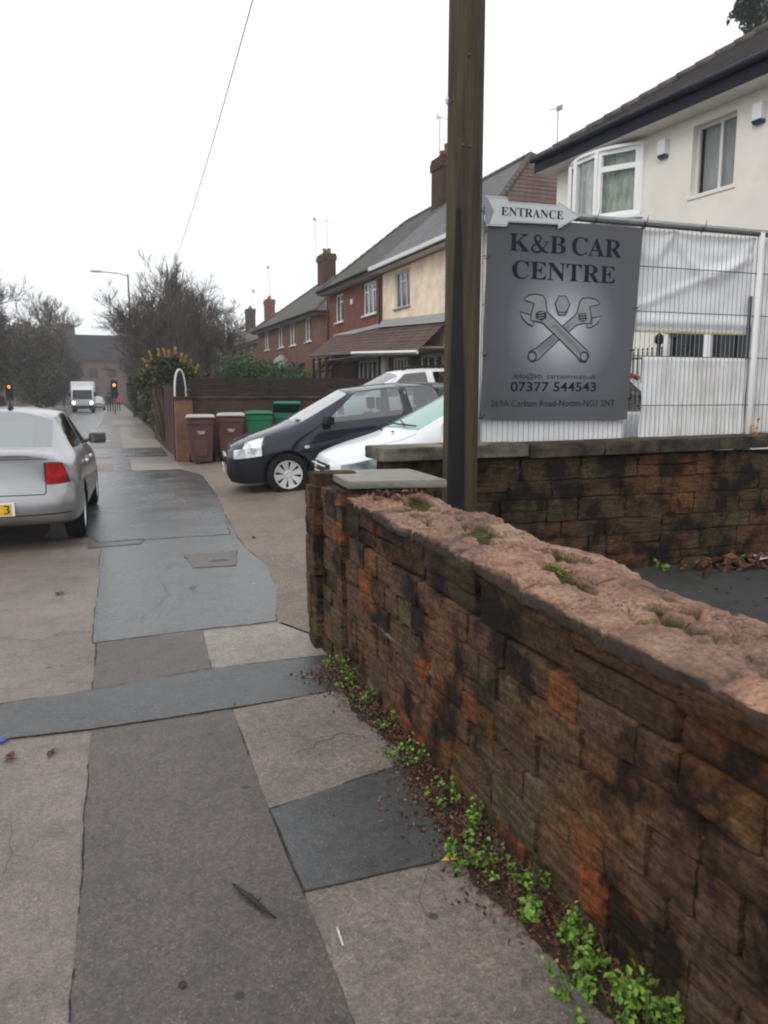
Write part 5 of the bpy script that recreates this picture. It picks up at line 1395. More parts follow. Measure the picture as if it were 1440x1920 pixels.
for y in (15.40, 8.85, 0.45):
    mb = MB(); mb.tube([(-.08, y, .5), (-.08, y, 5.8)], .04, 6); mb.build('drainpipe', 'fascia_brown' if y > 1 else 'upvc_dull', H2)
rf = hip_roof(H2, 0.0, 15.9, -.38, 6.3, 6.12, 8.92, 3.6, 13.7, ['tile_slate', 'tile_grey', 'tile_brown'], 0.26, 'fascia_brown', .16, split=8.9)
mb = MB(); mb.box(-.52, -.42, -.06, 8.85, 6.00, 6.13); mb.build('white_gutter', 'upvc_dull', rf)
mb = MB()
c2 = chimney(H2, 2.96, 9.75, 8.0, 10.45, .75, 1.0, 'brick_soot', [(0, .28, .35), (0, -.1, .5), (0, -.35, .3)])
aerial((12.3, 29.0, 10.2), 1.9, R(150), 'television aerial on the chimney left of the telegraph pole', s=.7)
aerial((12.5, 28.2, 10.3), .75, R(160), 'small aerial beside the chimney pots, right against the telegraph pole', s=.8)

aerial((12.63, 21.0, 8.2), 1.65, R(20), 'aerial standing behind the cream house roof edge', s=.55)
# --- house 3 and the ones beyond
def brick_house(name, origin, d, label, length, wins, zr, r0, r1, ze=6.02, porch=None, wallmat='brick_orange', tile='tile_grey', x1=6.6, group='brick houses beyond the fence'):
    h = frame_empty(name, origin, d, label, group)
    mb = MB(); wall_holes(mb, 0.3, length, 0.3, ze - .12, wins, 0, .08)
    mb.quad((0, .3, .3), (x1 - .3, .3, .3), (x1 - .3, .3, ze - .12), (0, .3, ze - .12)); mb.quad((0, length, .3), (0, length, ze - .12), (x1 - .3, length, ze - .12), (x1 - .3, length, .3))
    mb.build('wall', wallmat, h)
    for w in wins: window(h, *w[:4], .04, w[4] if len(w) > 4 else 2, None, .09, 'upvc', 'pane_far', True)
    hip_roof(h, 0, length + .4, -.38, x1, ze, zr, r0, r1, [tile] * 3, .32, 'fascia_brown', .16)
    return h
H3 = brick_house('brick_house', (10.649, 41.0), (-0.045, 1.0), 'orange red brick house with mossy hipped roof just left of the joined pair', 15.2,
    [(1.85, 3.05, 4.55, 5.86), (5.1, 6.45, 4.52, 5.86), (8.0, 9.35, 4.55, 5.84), (11.9, 13.2, 4.6, 5.84)], 8.85, 3.4, 10.0)
chimney(H3, 3.1, 8.7, 8.3, 10.45, .8, 1.4, 'brick_soot', [(0, .4, .45), (0, -.3, .25), (0, -.55, .3)])
# little bay and canopy of house 3
mb = MB(); mb.box(-.7, 0, 5.2, 7.3, .4, 2.95); mb.build('bay', 'upvc_dull', H3)
mb = MB(); roof_face(mb, (-1.0, 2.9, 2.98), (-1.0, 8.9, 2.98), (0, 8.3, 3.45), (0, 3.4, 3.45), 3); mb.build('porch_roof', 'tile_brown', H3)
mb = MB(); mb.lathe([(.75, 0), (.7, .3), (.4, .75), (.05, 1.0)], 8, M4=Matrix.Translation((-.6, 6.2, 3.0)) @ Matrix.Rotation(R(90), 4, 'X')); mb.build('bay_roof', 'lead', H3)
window(H3, 5.3, 7.2, 1.2, 2.7, -.76, 3, None, .09, 'upvc', 'pane_far', False)
mb = MB(); mb.box(-.9, -.8, 2.8, 4.4, 2.85, 3.0); mb.build('canopy', 'lead', H3)
aerial((13.0, 51.2, 10.2), 2.7, R(120), 'tall thin aerial left of the second chimney', s=.6)
aerial((13.3, 49.4, 10.8), 1.7, R(160), 'aerial standing on the second chimney stack', s=.7)
H4 = brick_house('brick_house', (11.75, 62.5), (-0.049, 0.999), 'smaller brick house with white windows behind the green hedge', 14.3,
    [(1.6, 2.8, 4.3, 5.6), (4.9, 6.3, 4.35, 5.65), (8.0, 9.2, 4.4, 5.65), (11.2, 12.2, 4.4, 5.6)], 8.9, 3.4, 9.5)
chimney(H4, 3.1, 11.5, 7.6, 10.4, .8, 1.1, 'brick', [(0, .3, .3), (0, -.2, .35)])
aerial((14.0, 72.5, 10.3), 2.8, R(140), 'faint aerial beyond the third chimney', s=.9)
H5 = brick_house('brick_house', (12.3, 86), (-0.05, 0.999), 'far house with plain sloping tiled roof and dark chimney left of the hedge', 16,
    [(2, 3.2, 4.3, 5.6), (6, 7.2, 4.3, 5.6), (11, 12, 4.3, 5.6)], 9.0, 3.4, 12.0, wallmat='brick_far')
chimney(H5, 3.1, 4.2, 8.3, 11.2, .9, 1.4, 'brick_soot', [(0, .3, .3), (0, -.3, .35)])
H6 = brick_house('brick_house', (12.6, 108), (-0.05, 0.999), 'farthest house on the right side with red chimney against the bare trees', 16,
    [(2, 3.2, 4.3, 5.6), (6, 7.2, 4.3, 5.6)], 8.9, 3.4, 12.0, wallmat='brick_far')
chimney(H6, 3.1, 9, 8.0, 11.0, .9, 1.8, 'brick', [])
aerial((15.6, 90.0, 11), 2.2, R(120), 'faint aerial over the dark chimney of the far house', s=.9)
# hidden neighbour closing the view between house 1 and 2
# --- brick building closing the street
BB = empty('brick_building', (0, 150, 0), 0, 'long dull red brick building with dark roof closing the end of the street', 'building')
mb = MB(); holes = [(x0, x0 + 1.5, z0, z0 + 1.7) for x0 in np.arange(-22.5, 16, 3.1) for z0 in (1.4, 4.6)]
tmp = MB(); wall_holes(tmp, -26, 20, -.1, 7.6, holes, 0, .12)
tmp.v = [(v[1], v[0], v[2]) for v in tmp.v]; tmp.f = [f[::-1] for f in tmp.f]
tmp.build('wall', 'brick_far', BB)
for h in holes[:22]:
    t2 = MB(); t2.box(h[0], h[1], .06, .12, h[2], h[3]); fr_ = t2.build('window', 'fascia_brown', BB)
    t3 = MB(); t3.box(h[0] + .1, h[0] + .7, .05, .07, h[2] + .1, h[3] - .1); t3.box(h[0] + .8, h[1] - .1, .05, .07, h[2] + .1, h[3] - .1); t3.build('pane', 'navy_black', fr_)
t = MB(); t.prism([(-.5, 7.6), (4.2, 12.4), (9, 7.6)], 'x', -9.5, 20.3); rfo = t.build('roof', 'tile_dark', BB)
t = MB(); t.prism([(-.5, 7.6), (4.2, 10.0), (9, 7.6)], 'x', -26.3, -9.5); t.build('roof', 'tile_dark', BB)
t = MB(); t.box(-8.8, -6.0, 2.5, 5, 9.0, 14.2); t.build('chimney', 'brick_soot', BB)

# ------------------------------------------------------------------ fences and boundary of the forecourt
bf = empty('board_fence', (0, 0, 0), 0, 'purple brown vertical board fence along the pavement beside the brick pier', 'fence')
mb = MB(); mb.box(-0.011, 0.011, -0.07, 0.07, 0, 1.80); bd = mb.build('board', 'wood_brown', bf, bevel=.003)
for i in range(70):
    y = 19.75 + i * 0.148; o = bd if i == 0 else bd.copy()
    if i: COL.objects.link(o)
    o.location = (1.455 - .0008 * i + rnd.uniform(-.006, .006), y, 0.0 + rnd.uniform(-.01, .015)); o.rotation_euler = (0, rnd.uniform(-.01, .01), rnd.uniform(-.03, .03))
mb = MB(); mb.box(1.50, 1.56, 19.7, 30.1, .4, .48); mb.box(1.50, 1.56, 19.7, 30.1, 1.4, 1.48); mb.build('fence_rail', 'wood_dark', bf)
mb = MB(); mb.box(1.36, 1.46, 19.55, 19.69, 0, 1.86); mb.build('gate_post', 'wood_dark', bf)
wb = empty('brick_boundary_wall', (0, 0, 0), 0, 'low mossy brick wall with a pier behind the wheelie bins', 'wall')
mb = MB(); mb.box(1.38, 1.78, 19.1, 19.5, -.02, 1.50); mb.build('pier', 'brick_orange', wb)
mb = MB(); mb.box(1.34, 1.82, 19.06, 19.54, 1.50, 1.56); mb.build('pier_cap', 'coping_dark', wb, bevel=.01)
mb = MB(); mb.box(1.78, 9.0, 19.2, 19.42, -.02, 1.50); mb.build('wall', 'brick_soot', wb)
mb = MB(); mb.box(1.83, 9.0, 19.16, 19.46, 1.50, 1.56); mb.build('wall_coping', 'coping_dark', wb, bevel=.01)
df = empty('panel_fence', (0, 0, 0), 0, 'dark stained horizontal board fence above the brick wall behind the cars', 'fence')
mb = MB(); mb.box(-.9, .9, -.012, .012, -.07, .07); bd = mb.build('board', 'wood_dark', df)
first = True
for k in range(5):
    for j in range(4):
        o = bd if first else bd.copy()
        if not first: COL.objects.link(o)
        first = False
        o.location = (2.75 + k * 1.84, 19.62 + rnd.uniform(-.01, .01), 1.47 + j * .153 + .012 * k); o.rotation_euler = (rnd.uniform(-.03, .03), R(-.4) + rnd.uniform(-.004, .004), 0)
for k in range(6):
    mb = MB(); mb.box(-.05, .05, -.05, .05, 0, 2.02 + .02 * k); mb.build('fence_post', 'wood_dark', df, loc=(1.83 + k * 1.84, 19.66, 0))
arch = empty('arched_board', (1.54, 19.45, 1.55), R(28), 'tall dark arched board with a pale rim standing on the brick pier', 'board')
def archpts(w, h, n=14): return [(w * math.cos(a), 0 + h * math.sin(a) ** .8) for a in [math.pi * i / n for i in range(n + 1)]]
mb = MB(); mb.prism([(-.14, 0)] + archpts(.14, .62)[::-1] + [(.14, 0)], 'y', 0, .03); mb.build('board', 'navy_black', arch)
mb = MB(); P_ = archpts(.15, .65); 
for i in range(len(P_) - 1): a, b = P_[i], P_[i + 1]; mb.tube([(a[0], .015, a[1]), (b[0], .015, b[1])], .025, 6)
mb.build('pale_rim', 'upvc_dull', arch)

# ------------------------------------------------------------------ vehicles
def car_cage(cols, tags, cap_tags_front, cap_tags_rear, slots, level, axles, arch_r, half_w, arch_in=0.45):
    """cols: list of 10 (x, y, z) points from the centre of the floor round to the centre of the roof"""
    bm = bmesh.new(); L = []; Rr = []
    for c in cols:
        l = []; r_ = []
        for j, (x, y, z) in enumerate(c):
            if j in (0, 9): v = bm.verts.new((x, 0, z)); l.append(v); r_.append(v)
            else: l.append(bm.verts.new((x, y, z))); r_.append(bm.verts.new((x, -y, z)))
        L.append(l); Rr.append(r_)
    cl = bm.edges.layers.float.new('crease_edge')
    for i in range(len(cols) - 1):
        for j in range(9):
            m = slots.index(tags.get((i, j), 'body'))
            f = bm.faces.new((L[i][j], L[i + 1][j], L[i + 1][j + 1], L[i][j + 1])); f.material_index = m
            f = bm.faces.new((Rr[i][j + 1], Rr[i + 1][j + 1], Rr[i + 1][j], Rr[i][j])); f.material_index = m
    for side, cap in ((0, cap_tags_front), (-1, cap_tags_rear)):
        for j in range(9):
            a, b, c_, d = L[side][j], L[side][j + 1], Rr[side][j + 1], Rr[side][j]
            vs = []
            for v in (a, b, c_, d):
                if v not in vs: vs.append(v)
            if side == -1: vs = vs[::-1]
            f = bm.faces.new(vs); f.material_index = slots.index(cap.get(j, 'body'))
    bmesh.ops.recalc_face_normals(bm, faces=bm.faces)
    me = bpy.data.meshes.new('cage')
    # creases where the material changes keep openings crisp
    cr = []
    for e in bm.edges:
        ms_ = {f.material_index for f in e.link_faces}
        e[cl] = 0.9 if len(ms_) > 1 else 0.0
    vl = bm.verts.layers.float.new('crease_vert')
    for v in bm.verts:
        ce = [e for e in v.link_edges if e[cl] > 0]
        if len(ce) >= 2:
            d = [(e.other_vert(v).co - v.co).normalized() for e in ce]
            straight = any(d[a].dot(d[b]) < -0.86 for a in range(len(d)) for b in range(a))
            if not straight: v[vl] = 0.6
    bm.to_mesh(me); bm.free()
    o = bpy.data.objects.new('cage', me); COL.objects.link(o)
    for s in slots + ['arch']: me.materials.append(bpy.data.materials.get('slot_' + s) or bpy.data.materials.new('slot_' + s))
    sub = o.modifiers.new('s', 'SUBSURF'); sub.levels = level; sub.render_levels = level
    cutters = []
    for ax in axles:
        for sg in (1, -1):
            cb = bmesh.new(); bmesh.ops.create_cone(cb, cap_ends=True, segments=40, radius1=arch_r, radius2=arch_r, depth=0.62,
                matrix=Matrix.Translation((ax, sg * (half_w - arch_in + 0.31 + .06), 0.30)) @ Matrix.Rotation(R(90), 4, 'X'))
            for f in cb.faces: f.material_index = 0
            cm = bpy.data.meshes.new('cut'); cb.to_mesh(cm); cb.free(); cm.materials.append(bpy.data.materials['slot_arch'])
            co = bpy.data.objects.new('cut', cm); COL.objects.link(co); cutters.append(co)
            b = o.modifiers.new('b', 'BOOLEAN'); b.object = co; b.operation = 'DIFFERENCE'; b.solver = 'EXACT'
    bpy.context.view_layer.update()
    dg = bpy.context.evaluated_depsgraph_get()
    res = bpy.data.meshes.new_from_object(o.evaluated_get(dg))
    names = [m.name.replace('slot_', '').split('.')[0] for m in res.materials]
    for c in cutters: bpy.data.objects.remove(c)
    bpy.data.objects.remove(o)
    return res, names

def split_mesh(res, names):
    out = {}
    for k in set(names):
        idx = [i for i, n in enumerate(names) if n == k]
        bm = bmesh.new(); bm.from_mesh(res)
        dele = [f for f in bm.faces if f.material_index not in idx]
        bmesh.ops.delete(bm, geom=dele, context='FACES')
        if not bm.faces: bm.free(); continue
        for f in bm.faces: f.material_index = 0; f.smooth = True
        groups = []
        if k in ('body', 'lower'): groups = [list(bm.faces)]
        else:
            seen = set()
            for f0 in bm.faces:
                if f0 in seen: continue
                st = [f0]; seen.add(f0); g = []
                while st:
                    f = st.pop(); g.append(f)
                    for e in f.edges:
                        for f2 in e.link_faces:
                            if f2 not in seen: seen.add(f2); st.append(f2)
                groups.append(g)
        for gi, g in enumerate(groups):
            me = bpy.data.meshes.new(k); ix = {}; vs = []; fs = []
            for f in g:
                t = []
                for v in f.verts:
                    if v not in ix: ix[v] = len(vs); vs.append(v.co.copy())
                    t.append(ix[v])
                fs.append(t)
            me.from_pydata(vs, [], fs); me.shade_smooth()
            out[(k, gi)] = me
        bm.free()
    return out

def wheel(parent, loc, rad, width, style, side, steer=0.0, rimmat='rim'):
    e = empty('wheel', loc, 0, rot=(0, 0, steer)); e.parent = parent
    s = side   # +1 outer face towards +y
    w = width / 2
    mb = MB(); mb.lathe([(rad * .62, -w * .9 * s), (rad * .86, -w * s), (rad * .97, -w * .85 * s), (rad, -w * .5 * s), (rad, w * .5 * s), (rad * .97, w * .85 * s), (rad * .88, w * s), (rad * .72, w * 1.0 * s), (rad * .665, w * .86 * s)], 36)
    mb.build('tyre', 'tyre', e, smooth=True)
    mb = MB(); rr_ = rad * .67
    mb.lathe([(rr_, w * .86 * s), (rr_ * .97, w * .93 * s), (rr_ * .90, w * .90 * s), (rr_ * .88, w * .6 * s)], 36)
    mb.lathe([(.001, w * .72 * s), (rr_ * .22, w * .74 * s), (rr_ * .26, w * .66 * s), (rr_ * .28, w * .55 * s)], 20)
    n, wi, wo = style
    for k in range(n):
        a = 2 * math.pi * k / n + .2; c, sn = math.cos(a), math.sin(a)
        def P(r_, t, y): return (r_ * c - t * sn, y * s, r_ * sn + t * c)
        y0, y1 = w * .62, w * .80
        ri, ro = rr_ * .2, rr_ * .92
        vs = [P(ri, -wi, y0), P(ri, wi, y0), P(ro, wo, y1), P(ro, -wo, y1), P(ri, -wi, y0 - .03), P(ri, wi, y0 - .03), P(ro, wo, y1 - .04), P(ro, -wo, y1 - .04)]
        mb.add(vs, [(0, 1, 2, 3), (7, 6, 5, 4), (0, 3, 7, 4), (1, 5, 6, 2), (2, 6, 7, 3), (0, 4, 5, 1)])
    mb.build('rim', rimmat, e, autosmooth=35)
    mb = MB(); mb.lathe([(.001, w * .2 * s), (rr_, w * .2 * s), (rr_, w * .8 * s)], 24); mb.build('dark_backing_disc', 'black', e)  # black disc put in for the shade behind the spokes
    return e

def surf_ribbon(bvh, pts, direction, w, name, mat, parent, off=0.0015, step=0.03):
    """a dark shut line laid on the body along the given polyline"""
    d = Vector(direction); line = []
    pts = [Vector(p) for p in pts]
    for i in range(len(pts) - 1):
        k = max(1, int((pts[i + 1] - pts[i]).length / step))
        for j in range(k): line.append(pts[i].lerp(pts[i + 1], j / k))
    line.append(pts[-1]); hits = []
    for p in line:
        h, nrm, _, _ = bvh.ray_cast(p - d * 3, d)
        if h is not None: hits.append((h, nrm if nrm.dot(d) < 0 else -nrm))
    mb = MB()
    for i in range(len(hits) - 1):
        (a, na), (b, nb) = hits[i], hits[i + 1]
        if (b - a).length > .15: continue
        t = (b - a).normalized(); sa = t.cross(na).normalized() * w / 2
        mb.quad(a + na * off - sa, a + na * off + sa, b + nb * off + sa, b + nb * off - sa)
    if mb.f: return mb.build(name, mat, parent)

def col_(x, W, zs, p6, p7, p8, p9, dx=(0, 0, 0, 0, 0, 0), fl=0.97):
    zb, z3, z4, z5 = zs
    return [(x + dx[0], 0, zb), (x + dx[0], .55 * W, zb), (x + dx[1], .93 * W, zb + .02), (x + dx[2], W, z3), (x + dx[3], W * .995, z4), (x + dx[4], W * fl, z5), p6, p7, p8, p9]

def mirror_part(parent, x, y, z, s, mat, w=.20, h=.13, d=.12):
    me = rock_mesh('mirror', 91, 3, .75, .02, mat)
    o = link('mirror', me, parent); o.location = (x, s * (y + w / 2 + .05), z); o.scale = (d / 2, w / 2, h / 2); o.rotation_euler = (0, R(8), R(-12 * s))
    mb = MB(); mb.tube([(x + .0, s * (y - .04), z - .05), (x, s * (y + .07), z - .02)], .028, 6); mb.build('mirror_arm', mat, parent)
    mb = MB(); mb.quad((x + d / 2 * 1.0, s * (y + .07), z - h * .36), (x + d / 2 * 1.0, s * (y + .03 + w), z - h * .30), (x + d / 2 * 1.0, s * (y + .03 + w), z + h * .34), (x + d / 2, s * (y + .07), z + h * .38)); mb.build('mirror_glass', 'glass_dark', parent)

def seats(parent, xs, y, z, mat='seat'):
    for x in xs:
        for s in (1, -1):
            e = MB(); e.box(x - .02, x + .12, s * y - .24, s * y + .24, z, z + .58); e.box(x - .5, x, s * y - .24, s * y + .24, z - .05, z + .1)
            o = e.build('seat', mat, parent, bevel=.04)
            e = MB(); e.box(x + .04, x + .13, s * y - .12, s * y + .12, z + .64, z + .82); e.tube([(x + .08, s * y - .05, z + .5), (x + .08, s * y - .05, z + .7)], .008, 4); e.tube([(x + .08, s * y + .05, z + .5), (x + .08, s * y + .05, z + .7)], .008, 4)
            e.build('headrest', mat, o, bevel=.03)

def assemble(name, loc, rot, label, cat, cage, slotmats, paint, axles, wr, ww, hw, style, seams=(), interior=None, level=3, group=None, steer=0.0, arch_r=None, trackin=0.02):
    root = empty(name, loc, 0, label, cat, group, rot=rot)
    cols, tags, cf, cr = cage
    slots = ['body'] + sorted({*tags.values(), *cf.values(), *cr.values()} - {'body'})
    res, names = car_cage(cols, tags, cf, cr, slots, level, axles, arch_r or wr * 1.17, hw)
    bvh = None
    bmx = bmesh.new(); bmx.from_mesh(res); bvh = BVHTree.FromBMesh(bmx); bmx.free()
    parts = split_mesh(res, names); objs = {}
    for (k, gi), me in parts.items():
        matn = paint if k == 'body' else slotmats.get(k, 'black')
        nm = {'body': 'body', 'arch': 'wheel_arch', 'wind': 'windscreen', 'side': 'side_window', 'rear': 'rear_window', 'head': 'headlight', 'tail': 'tail_light', 'grille': 'grille', 'bumper': 'bumper', 'tailtop': 'tail_light_cap', 'lower': 'bumper_valance', 'roof': 'roof', 'trimb': 'bumper', 'lowgrille': 'lower_grille'}.get(k, k)
        me.materials.append(MT[matn]); me.set_sharp_from_angle(angle=R(38))
        o = link(nm, me, root); objs[k] = o
        if k in ('body', 'bumper', 'roof'):
            s = o.modifiers.new('t', 'SOLIDIFY'); s.thickness = 0.012; s.offset = -1
    for ax in axles:
        for s in (1, -1): wheel(root, (ax, s * (hw - ww / 2 - trackin), wr), wr, ww, style, s, steer if ax == axles[0] else 0)
    for sm in seams: surf_ribbon(bvh, *sm[:3], 'panel_gap' if len(sm) < 4 else sm[3], 'black' if len(sm) < 5 else sm[4], root)
    mb = MB(); mb.box(.5, cols[-1][0][0] - .35, -hw * .8, hw * .8, .22, .40); mb.build('floor_pan', 'black', root)
    if interior:
        seats(root, interior[0], .36, interior[1])
        mb = MB(); mb.box(interior[2], interior[2] + .35, -hw * .75, hw * .75, interior[1] + .1, interior[1] + .42); mb.build('dashboard', 'black', root, bevel=.05)
        mb = MB(); mb.lathe([(.17, -.012), (.185, 0), (.17, .012), (.158, 0), (.17, -.012)], 18, M4=Matrix.Translation((interior[2] + .45, -.36, interior[1] + .42)) @ Matrix.Rotation(R(65), 4, 'Y') @ Matrix.Rotation(R(90), 4, 'X')); mb.build('steering_wheel', 'black', root)
    return root, bvh, objs

def hatch_cage(L=3.82, W=.82, Hh=1.44, rails=None):
    c = []
    z = lambda v: v * Hh / 1.44
    sx_ = L / 3.82
    def X(v): return v * sx_
    def pt(x, y, zz): return (X(x), y * W / .82, z(zz))
    def C(x, w, zs, p6, p7, p8, p9, dx=(0,) * 6): return col_(X(x), w * W / .82, [z(k) for k in zs], pt(*p6), pt(*p7), pt(*p8), pt(*p9), dx)
    c.append(C(.02, .46, (.23, .36, .58, .69), (.05, .42, .745), (.09, .36, .77), (.10, .2, .775), (.10, 0, .78), (.10, .02, -.03, 0, .02, 0)))
    c.append(C(.10, .66, (.21, .36, .58, .70), (.13, .58, .76), (.20, .48, .80), (.20, .25, .815), (.20, 0, .82), (.06, .03, -.02, 0, .02, 0)))
    c.append(C(.24, .765, (.20, .35, .58, .715), (.28, .66, .79), (.34, .54, .845), (.34, .28, .865), (.34, 0, .87)))
    c.append(C(.50, .80, (.19, .34, .60, .75), (.56, .70, .85), (.60, .56, .905), (.60, .3, .925), (.60, 0, .93)))
    c.append(C(.82, .82, (.19, .34, .62, .80), (.84, .73, .905), (.84, .58, .955), (.82, .3, .975), (.82, 0, .98)))
    c.append(C(1.10, .82, (.19, .34, .62, .84), (1.06, .745, .945), (1.02, .62, 1.005), (.90, .34, 1.03), (.86, 0, 1.04)))
    c.append(C(1.22, .82, (.19, .34, .62, .85), (1.20, .75, .955), (1.74, .570, 1.345), (1.70, .3, 1.395), (1.68, 0, 1.41)))
    c.append(C(1.40, .82, (.19, .34, .62, .86), (1.33, .752, .96), (1.86, .585, 1.365), (1.84, .3, 1.425), (1.82, 0, 1.435)))
    c.append(C(2.25, .82, (.19, .34, .62, .88), (2.30, .755, .985), (2.26, .59, 1.385), (2.25, .3, 1.44), (2.25, 0, 1.45)))
    c.append(C(2.36, .82, (.19, .34, .62, .88), (2.43, .755, .99), (2.36, .59, 1.385), (2.36, .3, 1.44), (2.36, 0, 1.45)))
    c.append(C(2.95, .82, (.19, .34, .62, .90), (3.02, .745, 1.03), (2.92, .575, 1.36), (2.95, .3, 1.42), (2.95, 0, 1.43)))
    c.append(C(3.30, .82, (.20, .35, .62, .90), (3.36, .72, 1.03), (3.26, .55, 1.32), (3.34, .28, 1.375), (3.36, 0, 1.385)))
    c.append(C(3.60, .80, (.21, .36, .62, .86), (3.64, .66, .98), (3.64, .52, 1.02), (3.68, .28, 1.03), (3.69, 0, 1.03)))
    c.append(C(3.74, .74, (.23, .37, .62, .84), (3.74, .60, .92), (3.76, .5, .94), (3.78, .28, .95), (3.79, 0, .95)))
    c.append(C(3.80, .50, (.25, .38, .62, .80), (3.80, .42, .86), (3.80, .36, .88), (3.81, .2, .89), (3.81, 0, .89), (-.1, -.02, .02, 0, 0, 0)))
    tags = {(5, 7): 'wind', (5, 8): 'wind', (7, 6): 'side', (9, 6): 'side', (11, 7): 'rear', (11, 8): 'rear',
            (1, 4): 'head', (2, 4): 'head', (2, 5): 'head', (11, 5): 'tail', (12, 5): 'tail', (12, 4): 'tail',
            (0, 0): 'lower', (0, 1): 'lower', (1, 1): 'lower', (2, 1): 'lower', (3, 1): 'lower'}
    cf = {4: 'grille', 2: 'lowgrille'}
    cr = {}
    return c, tags, cf, cr

# black hatchback, nose towards the street
hc = hatch_cage(3.95, .82, 1.52)
for ci, dx_ in ((5, .10), (6, .10), (7, .08), (8, .34), (9, .33), (10, .20), (11, .08)):
    hc[0][ci] = [(x + (dx_ if j >= 6 else dx_ * .4), y, z) for j, (x, y, z) in enumerate(hc[0][ci])]
SL = 4.6
hc[1].update({(0, 2): 'trimb', (1, 2): 'trimb', (2, 2): 'trimb', (0, 3): 'trimb', (1, 3): 'trimb', (2, 3): 'trimb', (3, 2): 'body'})
CORSA = dict(zs=0)
black, bvh, _o = assemble('black_hatchback', (1.76, 13.02, -0.075), (0, R(-SL), R(-6)),
    'blue black three door hatchback parked nose out with silver eight spoke wheel trims', 'car', hc,
    dict(wind='screen', side='glass_clear', rear='screen_rear', head='head', tail='red_lamp', grille='black', lowgrille='black', lower='trim', trimb='trim', arch='black'),
    'black_paint', (.87, 3.41), .315, .19, .82, (8, .020, .052),
    seams=[([(1.36, -1, .22), (1.32, -1, .60), (1.30, -1, .97)], (0, 1, 0), .010), ([(2.73, -1, 1.02), (2.76, -1, .6), (2.70, -1, .24)], (0, 1, 0), .010), ([(1.36, -1, .23), (2.70, -1, .23)], (0, 1, 0), .008),
           ([(.62, -1, .76), (.9, -1, .86), (1.15, -1, .92)], (0, 1, 0), .006)],
    interior=((2.35, 3.15), .50, 1.25), level=3)
mirror_part(black, 1.52, .75, 1.06, -1, 'black', .19, .12); mirror_part(black, 1.52, .75, 1.06, 1, 'black', .19, .12)
mb = MB(); mb.box(-.045, -.03, -.26, .26, .40, .51); mb.build('number_plate', 'plate_w', black)
mb = MB(); mb.box(-.012, .02, -.38, .38, .640, .655); mb.build('grille_bar', 'rim', black)
mb = MB(); mb.lathe([(.001, 0), (.035, 0), (.045, .012), (.035, .02)], 14, M4=Matrix.Translation((.0, 0, .66)) @ Matrix.Rotation(R(90), 4, 'Z')); mb.build('badge', 'rim', black)
me = rock_mesh('indicator', 93, 3, .8, .0, 'upvc_dull'); o = link('side_repeater', me, black); o.location = (1.18, -.815, .70); o.scale = (.035, .012, .02)
def wipers(root, pts, n='wiper'):
    for (a, b, c) in pts:
        mb = MB(); mb.tube([a, b], .010, 5); mb.tube([(Vector(b) + (Vector(a) - Vector(b)) * .5), c], .012, 5); mb.build(n, 'black', root)
wipers(black, [((1.05, -.1, 1.10), (1.14, -.62, 1.09), (1.20, .15, 1.16)), ((1.02, .45, 1.10), (1.04, -.05, 1.10), (1.16, .5, 1.14))])
mb = MB(); mb.box(.62, .66, -.70, .70, .905, .912)
mb = MB(); mb.tube([(1.85, -.10, 1.26), (1.85, -.10, 1.36)], .004, 4); mb.box(1.80, 1.90, -.105, -.10, 1.10, 1.26); mb.build('air_freshener', 'screen2', black)

black.scale = (1.08, 1.08, 1.08)
# white hatchback in front of it
fc = hatch_cage(4.30, .90, 1.50)
fc[1].pop((2, 5), None)
fc[1].update({(3, 4): 'head'})
white, bvh, _o = assemble('white_hatchback', (2.53, 9.72, lot_z(3.0) - .085), (0, R(-SL), R(-3)),
    'white hatchback with green tinted windscreen, nose just behind the wall end pier', 'car', fc,
    dict(wind='screen2', side='glass_clear', rear='screen_rear', head='head_grey', tail='red_lamp', grille='black', lowgrille='black', lower='white_paint', arch='black'),
    'white_paint', (.95, 3.60), .32, .21, .90, (5, .05, .035),
    seams=[([(1.48, -1, .25), (1.44, -1, .62), (1.40, -1, .95)], (0, 1, 0), .010), ([(.62, -.66, 2), (.9, -.72, 2), (1.12, -.72, 2)], (0, 0, -1), .007)],
    interior=((2.3, 3.2), .45, 1.3), level=3)
mirror_part(white, 1.52, .82, 1.05, -1, 'black')
wipers(white, [((1.03, -.05, 1.13), (1.14, -.66, 1.11), (1.20, .22, 1.16)), ((1.00, .52, 1.12), (1.03, .02, 1.13), (1.15, .55, 1.16))])
mb = MB(); mb.tube([(-.005, -.40, .70), (-.02, -.2, .705), (-.022, 0, .706), (-.02, .2, .705), (-.005, .40, .70)], .010, 6); mb.build('grille_bar', 'rim', white)
mb = MB(); mb.lathe([(.001, 0), (.06, 0), (.065, .01), (.05, .02)], 18, M4=Matrix.Translation((-.03, 0, .70)) @ Matrix.Rotation(R(90), 4, 'Z') @ Matrix.Scale(.6, 4, (0, 0, 1))); mb.build('badge', 'rim', white)
me = rock_mesh('washer_jet', 94, 2, .8, 0, 'black')
for y in (-.32, .2): o = link('washer_jet', me, white); o.location = (.93, y, 1.045); o.scale = (.015, .02, .008)

